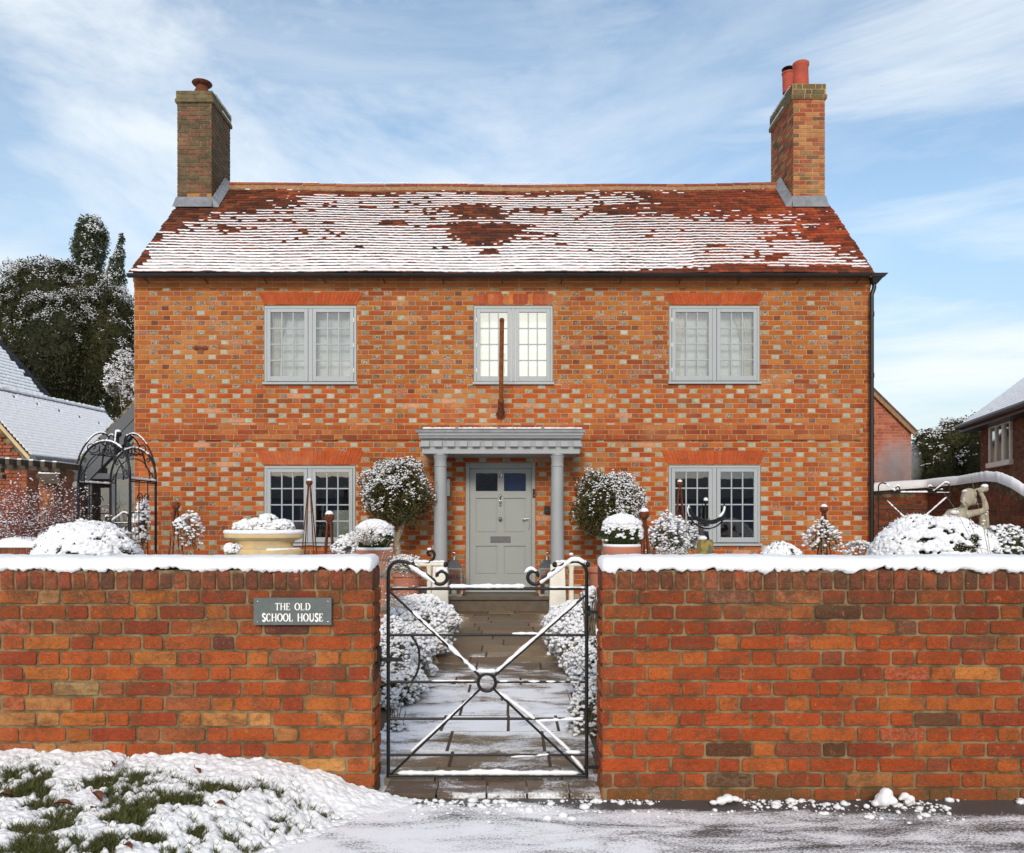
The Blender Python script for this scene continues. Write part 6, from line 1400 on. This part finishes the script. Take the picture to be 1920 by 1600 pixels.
# taller slate roof behind it
nh = thing('slate_roofed_house', 'taller house at the far left showing only its snowy slate roof', 'house', (-15, 21, 0)); V0 = at(112, 762, 24); O2 = V0-dv*7-sdv2*1.2
mt, ms = MB(), MB(); tiled_roof(mt, ms, O2, dv, sdv2, 7.0, 32, .16, lambda x, s: vary((.035, .04, .05), .2), lambda x, s: None if (n1d(x*2.2+s*41, 7) < .16 or 7-x < .1+.5*n1d(s*9, 8)) else (.055, .03), tw=.25, seed=6, th=.02, full=True)
rf = mt.build('roof', 'roof_tile', nh); ms.build('snow', 'snow', rf, smooth=True); mb = MB(); e0 = O2+Vector((-.2, .2, -.1)); e1 = O2+dv*6.9+Vector((-.2, 0, -.1)); pk = O2+dv*6.9+sdv2*5.1+Vector((0, 0, -.12)); mb.quad((e0.x, e0.y, 0), (e1.x, e1.y, 0), e1, e0); mb.quad((e1.x, e1.y, 0), e1, pk, (pk.x-3, pk.y, 0)); mb.build('wall', 'plaster', nh)
# glazed lean-to
YL = 13.3; lt = thing('glazed_lean_to', 'grey framed glass lean-to with a sloping tiled roof edge left of the house', 'conservatory', (at(190, 0, YL).x, YL, 0)); A = at(262, 745, YL); B = at(133, 880, YL); sd3 = (A-B).normalized(); nn3 = Vector((-sd3.z, 0, sd3.x))
mb = MB(); 
for i in range(17):
    t0 = B.lerp(A, i/17); t1 = B.lerp(A, (i+1)/17+.02); mb.cc = (*vary(random.choice([(.20, .15, .10), (.26, .20, .13), (.14, .10, .07)]), .15), 0); up3 = nn3*.02
    mb.prism([t0, t1-nn3*.0, t1+nn3*.02, t0+nn3*.038], (0, 3.2, 0))
mb.build('roof', 'roof_tile', lt)
mb = MB(); mb.prism([B-nn3*.0, A, A-nn3*.17, B-nn3*.17+Vector((.0, 0, 0))], (0, .06, 0)); mb.prism([B-nn3*.19+Vector((0, -.02, 0)), A-nn3*.19+Vector((0, -.02, 0)), A-nn3*.34+Vector((0, -.02, 0)), B-nn3*.34+Vector((0, -.02, 0))], (0, .05, 0)); mb.build('fascia', 'charcoal_paint', lt)
mb = MB(); zt_ = at(0, 890, YL).z; xl, xr = at(138, 0, YL).x, at(262, 0, YL).x
mb.box(xl, xl+.09, YL+.01, YL+.12, 0, zt_); mb.box(xl+.09, xr, YL+.01, YL+.10, zt_-.07, zt_+.02); mb.box(xl+.22, xl+.28, YL+.02, YL+.10, 0, zt_-.07); mb.box(xl+.6, xl+.66, YL+.02, YL+.10, 0, zt_-.07); mb.box(xl+.28, xr, YL+.02, YL+.10, 0, .12); mb.box(xl+.66, xr, YL+.02, YL+.09, zt_+.28, zt_+.33); mb.box(xl+.83, xl+.87, YL+.02, YL+.09, zt_+.02, zt_+.75); mb.build('frame', 'charcoal_paint', lt)
mb = MB(); mb.box(xl+.09, xr, YL+.045, YL+.051, .0, zt_-.07); mb.prism([(xl+.3, YL+.045, zt_+.02), (xr, YL+.045, zt_+.02), (xr, YL+.045, zt_+.9)], (0, .006, 0)); mb.build('pane', 'glass', lt)
mb = MB(); mb.box(xl+.03, xl+.06, YL+.13, YL+3, 0, zt_); mb.box(xl+.06, xr, YL+2.9, YL+3, 0, zt_); mb.build('side_wall', 'charcoal_paint', lt)
mb = MB(); mb.box(xl+.28, xl+.52, YL+1.0, YL+1.04, .2, zt_-.1); mb.build('curtain', 'cream_cloth', lt)
MB().sphere(at(141.5, 909, YL-.06), (.045, .04, .052), 16, 12).build('wall_lamp', 'white_paint', lt, smooth=True)
# timber pergola and its brick pier
pg = thing('timber_pergola', 'weathered timber pergola with snow on its rafters, carried by a brick pier', 'pergola', (at(60, 0, 13).x, 13, 0)); mb = MB()
a, b = at(-60, 862, 12.8), at(120, 876, 12.8); mb.hexa([(a.x, 12.75, a.z-.12), (b.x, 12.75, b.z-.08), (b.x, 12.85, b.z-.08), (a.x, 12.85, a.z-.12)], [(a.x, 12.75, a.z), (b.x, 12.75, b.z), (b.x, 12.85, b.z), (a.x, 12.85, a.z)]); mb.build('beam', 'timber', pg)
sn = MB()
for i in range(6):
    p = at(-5+i*22, 866+i*1.6, 12.6); R_ = MB(); R_.box(p.x-.03, p.x+.03, 12.55, 13.8, p.z-.03, p.z+.055); R_.build('rafter', 'timber', pg); sn.box(p.x-.032, p.x+.032, 12.56, 13.8, p.z+.056, p.z+.075)
snow_bar(sn, [(a.x, 12.8, a.z), (b.x, 12.8, b.z)], .014, seed=3); 
for (q0, q1) in (((-20, 878), (9, 880)), ((-20, 890), (12, 892)), ((75, 889), (117, 890)), ((80, 899), (117, 900))):
    p, q = at(*q0, 12.6), at(*q1, 12.6); B_ = MB(); B_.box(p.x, q.x, 12.5, 12.6, p.z-.07, p.z); B_.build('beam', 'timber', pg); snow_bar(sn, [p+Vector((0, -.05, 0)), q+Vector((0, -.05, -.01))], .014, seed=int(q1[1]))
sn.build('snow', 'snow', pg)
mb = MB(); p, q = at(76, 890, 12.7), at(106, 1040, 12.7); mb.cc = None; bp = MB(); bp.mi = 1; bp.box(p.x+.005, q.x-.005, 12.65, 12.9, 0, p.z-.09); bp.mi = 0
brick_panel(bp, (p.x, 12.65, 0), (1, 0, 0), (0, -1, 0), q.x-p.x, p.z-.09, .075, .225, .112, .01, .008, far_cols([(.42, .14, .06), (.48, .20, .08), (.34, .09, .05)])); bp.build('pier', ['wall_brick', 'mortar_wall'], pg)
# low wall with snow at far left
p, q = at(-60, 1022, 9.8), at(76, 1040, 9.8); lw = thing('low_brick_wall', 'low brick wall with a snow top at the far left beyond the front wall', 'wall', ((p.x+q.x)/2, 9.9, 0)); mb = MB(); mb.mi = 1; mb.box(p.x, q.x, 9.81, 10.03, 0, at(0, 1027, 9.8).z); mb.mi = 0
brick_panel(mb, (p.x, 9.81, at(0, 1027, 9.8).z-.11), (1, 0, 0), (0, -1, 0), q.x-p.x, .11, .11, .225, .07, .01, .008, far_cols(RED), bond='soldier'); brick_panel(mb, (p.x, 9.81, 0), (1, 0, 0), (0, -1, 0), q.x-p.x, at(0, 1027, 9.8).z-.12, .075, .225, .112, .01, .008, far_cols(RED)); mb.build('brickwork', ['wall_brick', 'mortar_wall'], lw)
sn = MB(); snow_bar(sn, [(p.x, 9.92, at(0, 1027, 9.8).z), (q.x, 9.92, at(0, 1027, 9.8).z)], .045, seed=9, step=.03); sn.box(p.x, q.x, 9.80, 10.04, at(0, 1027, 9.8).z+.001, at(0, 1023.5, 9.8).z); sn.build('snow', 'snow', lw)
p = at(42, 1012, 10.6); tr = thing('stone_trough', 'stone trough heaped with snow behind the low wall', 'trough', (p.x, 10.6, 0)); mb = MB(); mb.hexa([(p.x-.22, 10.4, 0), (p.x+.22, 10.4, 0), (p.x+.22, 10.8, 0), (p.x-.22, 10.8, 0)], [(p.x-.28, 10.35, p.z-.02), (p.x+.26, 10.35, p.z-.06), (p.x+.26, 10.85, p.z-.06), (p.x-.28, 10.85, p.z-.02)]); mb.build('body', 'statue_stone', tr); MB().sphere((p.x, 10.6, p.z-.03), (.27, .25, .07), 20, 8, jit=.04).build('snow', 'snow', tr, smooth=True)

# right-hand neighbours -------------------------------------------------
YN = 20.0; ng = thing('gabled_brick_house', 'salmon brick gable of the house behind, just right of the downpipe', 'house', (at(1640, 0, YN).x, YN, 0)); c1 = at(1709, 806, YN); pk = at(1590, 689, YN); mb = MB(); mb.mi = 1
mb.quad((pk.x-1.4, YN+.01, 0), (c1.x, YN+.01, 0), (c1.x, YN+.01, c1.z), (pk.x, YN+.01, pk.z), (pk.x-1.4, YN+.01, pk.z-1.4)); mb.quad((c1.x, YN+.01, 0), (c1.x, YN+6, 0), (c1.x, YN+6, c1.z), (c1.x, YN+.01, c1.z)); mb.mi = 0; random.seed(4)
brick_panel(mb, (pk.x, YN+.01, 0), (1, 0, 0), (0, -1, 0), c1.x-pk.x, pk.z, .075, .225, .112, .01, .006, far_cols(SAL), keep=lambda x, z: z < pk.z-x*(pk.z-c1.z)/(c1.x-pk.x)-.03); mb.build('wall', ['facade_brick', 'mortar_facade'], ng)
sdn = (c1-pk).normalized(); nn4 = Vector((-sdn.z, 0, sdn.x)); e4 = c1+sdn*.12
mb = MB(); mb.prism([pk, e4, e4+nn4*.07, pk+nn4*.07], (0, 6, 0)); mb.v = [(x, y-.06, z) for x, y, z in mb.v]; rf = mb.build('roof', 'timber', ng); mb = MB(); mb.prism([pk-nn4*.08, e4-nn4*.08, e4+nn4*.0, pk+nn4*.0], (0, .04, 0)); mb.v = [(x, y-.08, z) for x, y, z in mb.v]; mb.build('verge', 'verge_mortar', ng)
mb = MB(); mb.prism([pk+nn4*.072, e4+nn4*.072, e4+nn4*.1, pk+nn4*.1], (0, 6, 0)); mb.build('snow', 'snow', rf)

rh = thing('right_neighbour_house', 'dark brick house at the right edge with a white window and snowy roof', 'house', (10.3, 16, 0))
fl = lambda Y: Vector((10.55+(Y-18.5)*.2275, Y, 0)); Pn, Pf = fl(11.5), fl(18.5); uu = (Pf-Pn).normalized(); nl = Vector((-uu.y, uu.x, 0)); Lw = (Pf-Pn).length; ze = 3.55
def ypx(px): 
    a = (px-960)/F; return (10.55-18.5*.2275)/(a-.2275)
y0w, y1w = ypx(1899), ypx(1858); w0, w1 = (fl(y0w)-Pn).length, (fl(y1w)-Pn).length; zw1, zw0 = at(0, 792, (y0w+y1w)/2).z, at(0, 870, (y0w+y1w)/2).z
mb = MB(); mb.mi = 1; mb.quad(Pn, Pf, Pf+Vector((0, 0, ze)), Pn+Vector((0, 0, ze))); back = -nl
mb.quad(Pf, Pf+back*6, Pf+back*6+Vector((0, 0, ze)), Pf+Vector((0, 0, ze))); mb.quad(Pn, Pn+Vector((0, 0, ze)), Pn+back*6+Vector((0, 0, ze)), Pn+back*6); mb.mi = 0; random.seed(6)
brick_panel(mb, Pn, uu, nl, Lw, ze, .075, .225, .112, .01, .007, far_cols([(.22, .075, .04), (.17, .055, .035), (.26, .10, .055)]), holes=[(w0, w1, zw0, zw1)]); mb.build('wall', ['wall_brick', 'mortar_wall'], rh)
def rw(mbb, a, b, z0, z1, o0, o1): 
    P = [Pn+uu*a+nl*o0, Pn+uu*b+nl*o0, Pn+uu*b+nl*o1, Pn+uu*a+nl*o1]; mbb.hexa([p+Vector((0, 0, z0)) for p in P], [p+Vector((0, 0, z1)) for p in P])
mb = MB(); wd = w1-w0
rw(mb, w0, w1, zw1-.06, zw1, .002, .05); rw(mb, w0-.05, w1+.05, zw0-.05, zw0+.05, .002, .09)
for q in (0, .31, .36, .67, 1): rw(mb, w0+wd*q-(.0 if q == 0 else .06 if q == 1 else .03), w0+wd*q+(.06 if q == 0 else 0 if q == 1 else .03), zw0+.051, zw1-.061, .002, .05)
wi = mb.build('window', 'white_paint', rh); mb = MB(); rw(mb, w0+.02, w1-.02, zw0+.05, zw1-.06, .003, .02); mb.build('pane', 'glass', wi); mb = MB(); rw(mb, w0+.02, w1-.02, zw0+.05, zw1-.06, .0005, .0015); mb.build('blind', 'dark_room', wi)  # thin dark sheet fills in behind the pane; no room is modelled
sl5 = R(38); sd5 = back*math.cos(sl5)+Vector((0, 0, math.sin(sl5))); O5 = Pf+uu*.3+nl*.35+Vector((0, 0, ze-.05)); mt, ms = MB(), MB()
tiled_roof(mt, ms, O5, -uu, sd5, Lw+.4, 28, .13, lambda x, s: vary((.06, .05, .05), .2), lambda x, s: None if n1d(x*4+s*29, 17) < .2 or x < .12 else (.004, .022), tw=.25, seed=8, full=True); rf = mt.build('roof', 'roof_tile', rh); ms.build('snow', 'snow', rf, smooth=True)
mb = MB(); mb.tube([O5+Vector((0, 0, -.02))+nl*.05, O5-uu*(Lw+.4)+Vector((0, 0, -.02))+nl*.05], .06, 10); mb.prism([O5+Vector((0, 0, -.18)), O5+Vector((0, 0, -.02)), O5+sd5*3.6+Vector((0, 0, -.02)), O5+sd5*3.6+Vector((0, 0, -.18))], -uu*.04); mb.hexa([O5+Vector((0, 0, -.14)), O5-uu*(Lw+.4)+Vector((0, 0, -.14)), O5-uu*(Lw+.4)+Vector((0, 0, -.14))+back*.36, O5+Vector((0, 0, -.14))+back*.36], [O5+Vector((0, 0, -.02)), O5-uu*(Lw+.4)+Vector((0, 0, -.02)), O5-uu*(Lw+.4)+Vector((0, 0, -.02))+back*.36, O5+Vector((0, 0, -.02))+back*.36]); mb.build('gutter', 'gutter_black', rh, smooth='auto')
# boundary wall on the right: rises gently, humps, drops towards the street
bw = thing('boundary_wall', 'old brick boundary wall with a curved snow-covered top behind the statue', 'wall', (7.2, 14, 0)); S_ = [(1625, 922, 16.0), (1740, 914, 15.2), (1800, 909, 14.2), (1835, 904, 13.4), (1852, 902, 13.0), (1875, 904, 12.5), (1900, 914, 12.0), (1925, 930, 11.6), (1960, 945, 11.0), (2060, 960, 9.8)]
tops = [at(*s) for s in S_]; mo, br, sn = MB(), MB(), MB(); random.seed(12)
acc = 0
for a, b in zip(tops, tops[1:]):
    u5 = Vector((b.x-a.x, b.y-a.y, 0)); L5 = u5.length; u5.normalize(); n5 = Vector((u5.y, -u5.x, 0)); b3 = -n5*.22
    mo.hexa([(a.x, a.y, 0), (b.x, b.y, 0), (b.x+b3.x, b.y+b3.y, 0), (a.x+b3.x, a.y+b3.y, 0)], [a, b, b+b3, a+b3])
    brick_panel(br, (a.x, a.y, 0), u5, n5, L5, max(a.z, b.z), .075, .225, .112, .01, .008, far_cols([(.25, .065, .03), (.30, .085, .04), (.18, .05, .03)]), keep=lambda x, z: z < a.z+(b.z-a.z)*x/L5-.12, x_off=-(acc % .337)); 
    brick_panel(br, a-Vector((0, 0, .11)), (b-a), n5, (b-a).length, .001, .0011, .2, .07, .01, .01, far_cols(RED)) if False else None
    acc += L5
mo.build('mortar_core', 'mortar_wall', bw); br.build('brickwork', 'wall_brick', bw)
P = []
for a, b in zip(tops, tops[1:]):
    for i in range(14): P.append(a.lerp(b, i/14)+Vector((.05, .10, .02)))
vs = []; K = 12
for i, p in enumerate(P):
    for j in range(K): a_ = math.pi*1.1*j/(K-1)-.15; q = 1+.18*(n1d(i*.35+j*.3, 21)-.5); vs.append((p.x-.05*0+math.cos(a_)*-.17*q*.8, p.y-math.cos(a_)*.17*q, p.z+max(-.05, math.sin(a_))*.16*q-.02))
sn.add(vs, [(i*K+j, i*K+j+1, (i+1)*K+j+1, (i+1)*K+j) for i in range(len(P)-1) for j in range(K-1)]); sn.build('snow', 'snow', bw, smooth=True)

# trees ------------------------------------------------------------------
def big_crown(parent, parts, n, leaf, mat, ns, sr, seed, droop=.5, core=True, name='crown', thr=.45, lump=.22, corek=.78):
    K = MB()
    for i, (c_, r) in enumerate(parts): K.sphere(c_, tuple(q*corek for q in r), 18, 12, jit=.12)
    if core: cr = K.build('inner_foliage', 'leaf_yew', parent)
    rng = np.random.RandomState(seed); LV, LF, SV, SF = [], [], [], []; off = so2 = 0
    tot = sum(r[0]*r[2] for _, r in parts)
    for i, (c_, r) in enumerate(parts):
        m_ = int(n*r[0]*r[2]/tot); P, d = ell_points(m_, c_, r, rng, .72, 1.06, -1, lump, seed+i); V, Fc = leaves(P, leaf, d*.5, .42, droop, rng); LV.append(V); LF.append(Fc+off); off += len(V)
        m_ = int(ns*r[0]*r[2]/tot); P, d = ell_points(m_*3, c_, r, rng, .92, 1.07, -.8, lump, seed+i)
        sc = d[:, 2]*.75+.32+(fbm(P[:, 0]/leaf*.34+50, P[:, 2]/leaf*.5+P[:, 1]/leaf*.2+50, seed+7, 4)-.5)*3.6; P = P[sc > thr][:m_]; V, Fc = blobs(P, sr, .55, .3, rng, 1); SV.append(V); SF.append(Fc+so2); so2 += len(V)
    o = np_mesh(name, np.vstack(LV), np.vstack(LF), mat, parent, smooth=False); s_ = np_mesh('snow', np.vstack(SV), np.vstack(SF), 'snow', parent); return o
yw = thing('yew_tree', 'huge dark yew tree with snow-laden sprays left of the house', 'tree', (at(120, 0, 28).x, 28.5, 0)); k = 28/F
MB().tube([(at(120, 0, 28).x, 28.5, 0), (at(125, 0, 28).x, 28.5, 2), (at(130, 0, 28).x, 28.5, 4)], [.4, .32, .2], 12).build('trunk', 'bark', yw, smooth=True)
Yw = lambda px, py, rx, rz, dy=0: (at(px, py, 28+dy), (rx*k, rx*k*.6, rz*k))
big_crown(yw, [Yw(110, 690, 150, 170, 1), Yw(30, 620, 75, 120, .3), Yw(85, 560, 70, 75), Yw(160, 560, 66, 58, .2), Yw(215, 610, 50, 75, .3), Yw(-30, 650, 70, 120, .3), Yw(55, 530, 40, 42, .1), Yw(120, 525, 36, 38, .1), Yw(190, 650, 70, 110, -.2), Yw(100, 640, 80, 90, -.6), Yw(232, 720, 40, 90, .1)], 90000, .105, 'leaf_yew', 30000, .018, 81, thr=.94, corek=.68)
cy = thing('cypress_tree', 'upright cypress rising above the yew', 'tree', (at(168, 0, 32).x, 32.3, 0)); k2 = 32/F; MB().tube([(at(168, 0, 32).x, 32.3, 0), (at(168, 0, 32).x, 32.3, 9)], [.25, .1], 10).build('trunk', 'bark', cy, smooth=True)
C2 = lambda px, py, rx, rz: (at(px, py, 32), (rx*k2, rx*k2, rz*k2)); big_crown(cy, [C2(170, 455, 31, 46), C2(166, 430, 22, 24), C2(178, 445, 23, 28), C2(160, 475, 24, 36), C2(176, 485, 20, 34), C2(172, 530, 24, 60)], 11000, .11, 'leaf_cypress', 1500, .030, 82, thr=.85, lump=.3, corek=.7)
cw = thing('weeping_conifer', 'thin drooping conifer top leaning beside the cypress', 'tree', (at(212, 0, 31).x, 31, 0)); MB().tube([(at(205, 0, 31).x, 31, 0), at(200, 510, 31), at(228, 442, 31)], [.15, .05, .02], 8).build('trunk', 'bark', cw, smooth=True)
C3 = lambda px, py, rx, rz: (at(px, py, 31), (rx*31/F, rx*31/F, rz*31/F)); big_crown(cw, [C3(228, 450, 6, 13), C3(225, 478, 9, 20), C3(219, 505, 14, 26), C3(222, 540, 14, 40)], 2600, .105, 'leaf_cypress', 350, .026, 83, thr=.6, lump=.4, corek=.45)
hz_ = thing('frosted_shrub_tree', 'snow-covered light shrub hanging in front of the dark yew beside the house wall', 'shrub', (at(232, 0, 17).x, 17, 0)); C4 = lambda px, py, rx, rz: (at(px, py, 17), (rx*17/F, rx*17/F, rz*17/F)); T = MB(); twigs(T, (at(226, 0, 17).x, 17, 0), 8, 4.3, .10, .02, .02, 3); T.build('stems', 'bark', hz_, smooth=True); big_crown(hz_, [C4(212, 715, 18, 26), C4(236, 690, 18, 34), C4(226, 725, 24, 24), C4(244, 740, 14, 30)], 1300, .05, 'leaf_bay', 1500, .017, 84, core=False, thr=.4, lump=.8)
hg = thing('conifer_hedge', 'tall dark conifer hedge with snowy arching top between the two right-hand houses', 'hedge', (at(1790, 0, 21).x, 21, 0)); k5 = 21/F; C5 = lambda px, py, rx, rz, dy=0: (at(px, py, 21+dy), (rx*k5, rx*k5*.7, rz*k5))
T = MB(); 
for px in (1735, 1775, 1815, 1850): T.tube([(at(px, 0, 21).x, 21.3, 0), (at(px, 0, 21).x, 21.3, 2.6)], [.12, .06], 8)
T.build('trunk', 'bark', hg, smooth=True)
big_crown(hg, [C5(1760, 890, 52, 85), C5(1820, 880, 55, 95), C5(1740, 845, 34, 42), C5(1790, 825, 40, 42), C5(1830, 830, 40, 44), C5(1870, 850, 50, 70, .5), C5(1725, 900, 22, 80)], 22000, .07, 'leaf_yew', 4600, .020, 85, thr=1.12, lump=.2)
simple('opp_wall', (.13, .15, .21), .9)
# houses across the street, behind the photographer: seen only in the window reflections
for i, (x, w_, h_) in enumerate(((-13, 9, 3.7), (0, 10, 3.9), (13, 9, 3.6))):
    t = thing('opposite_house', ['brick house across the street mirrored in the lower left window', 'brick house across the street mirrored in the front door glass', 'brick house across the street mirrored in the lower right window'][i], 'house', (x, -17, 0)); mb = MB(); mb.box(x-w_/2, x+w_/2, -21, -17, 0, 2.5); mb.build('wall', 'opp_wall', t)
    mb = MB(); mb.prism([(x-w_/2-.2, -16.7, 2.45), (x-w_/2-.2, -19, h_), (x-w_/2-.2, -21.3, 2.45)], (w_+.4, 0, 0)); mb.build('roof', 'charcoal_paint', t)
    for q in (-.3, .3): mb = MB(); mb.box(x+w_*q-.6, x+w_*q+.6, -17.0, -16.96, 1.0, 2.2); mb.build('window', 'white_paint', t); MB().box(x+w_*q-.52, x+w_*q+.52, -16.96, -16.95, 1.08, 2.12).build('pane', 'dark_room', t)
# boiler steam drifting up at the right of the house
m, t = material('steam'); p = t.coord('Object'); ln = t.n('ShaderNodeVectorMath', operation='LENGTH'); t.l(p, ln.inputs[0]); fal = t.ramp(ln.outputs['Value'], [(.25, 1), (.98, 0)]); dn = t.math('MULTIPLY', t.math('MULTIPLY', fal, t.ramp(t.noise(t.coord('Object', (1, 1, 1)), 1.6, 4, .6, .6), [(.35, 0), (.6, 1)])), 3.2)
vp = t.n('ShaderNodeVolumePrincipled'); vp.inputs['Color'].default_value = (.95, .95, .97, 1); t.l(dn, vp.inputs['Density']); t.out(None, vp.outputs[0]); M['steam'] = m
for i, (px, py, rx, rz) in enumerate(((1680, 880, 46, 72), )):
    c_ = at(px, py, 18.4); k = 18.4/F; mb = MB().sphere((0, 0, 0), 1, 24, 16); me_o = mb.build('steam', 'steam', None, (0, 0, 0), smooth=True); me_o.location = c_; me_o.scale = (rx*k, .7, rz*k); tag(me_o, 'wisp of boiler steam drifting in front of the salmon gable and conifer hedge', 'steam', kind='stuff')
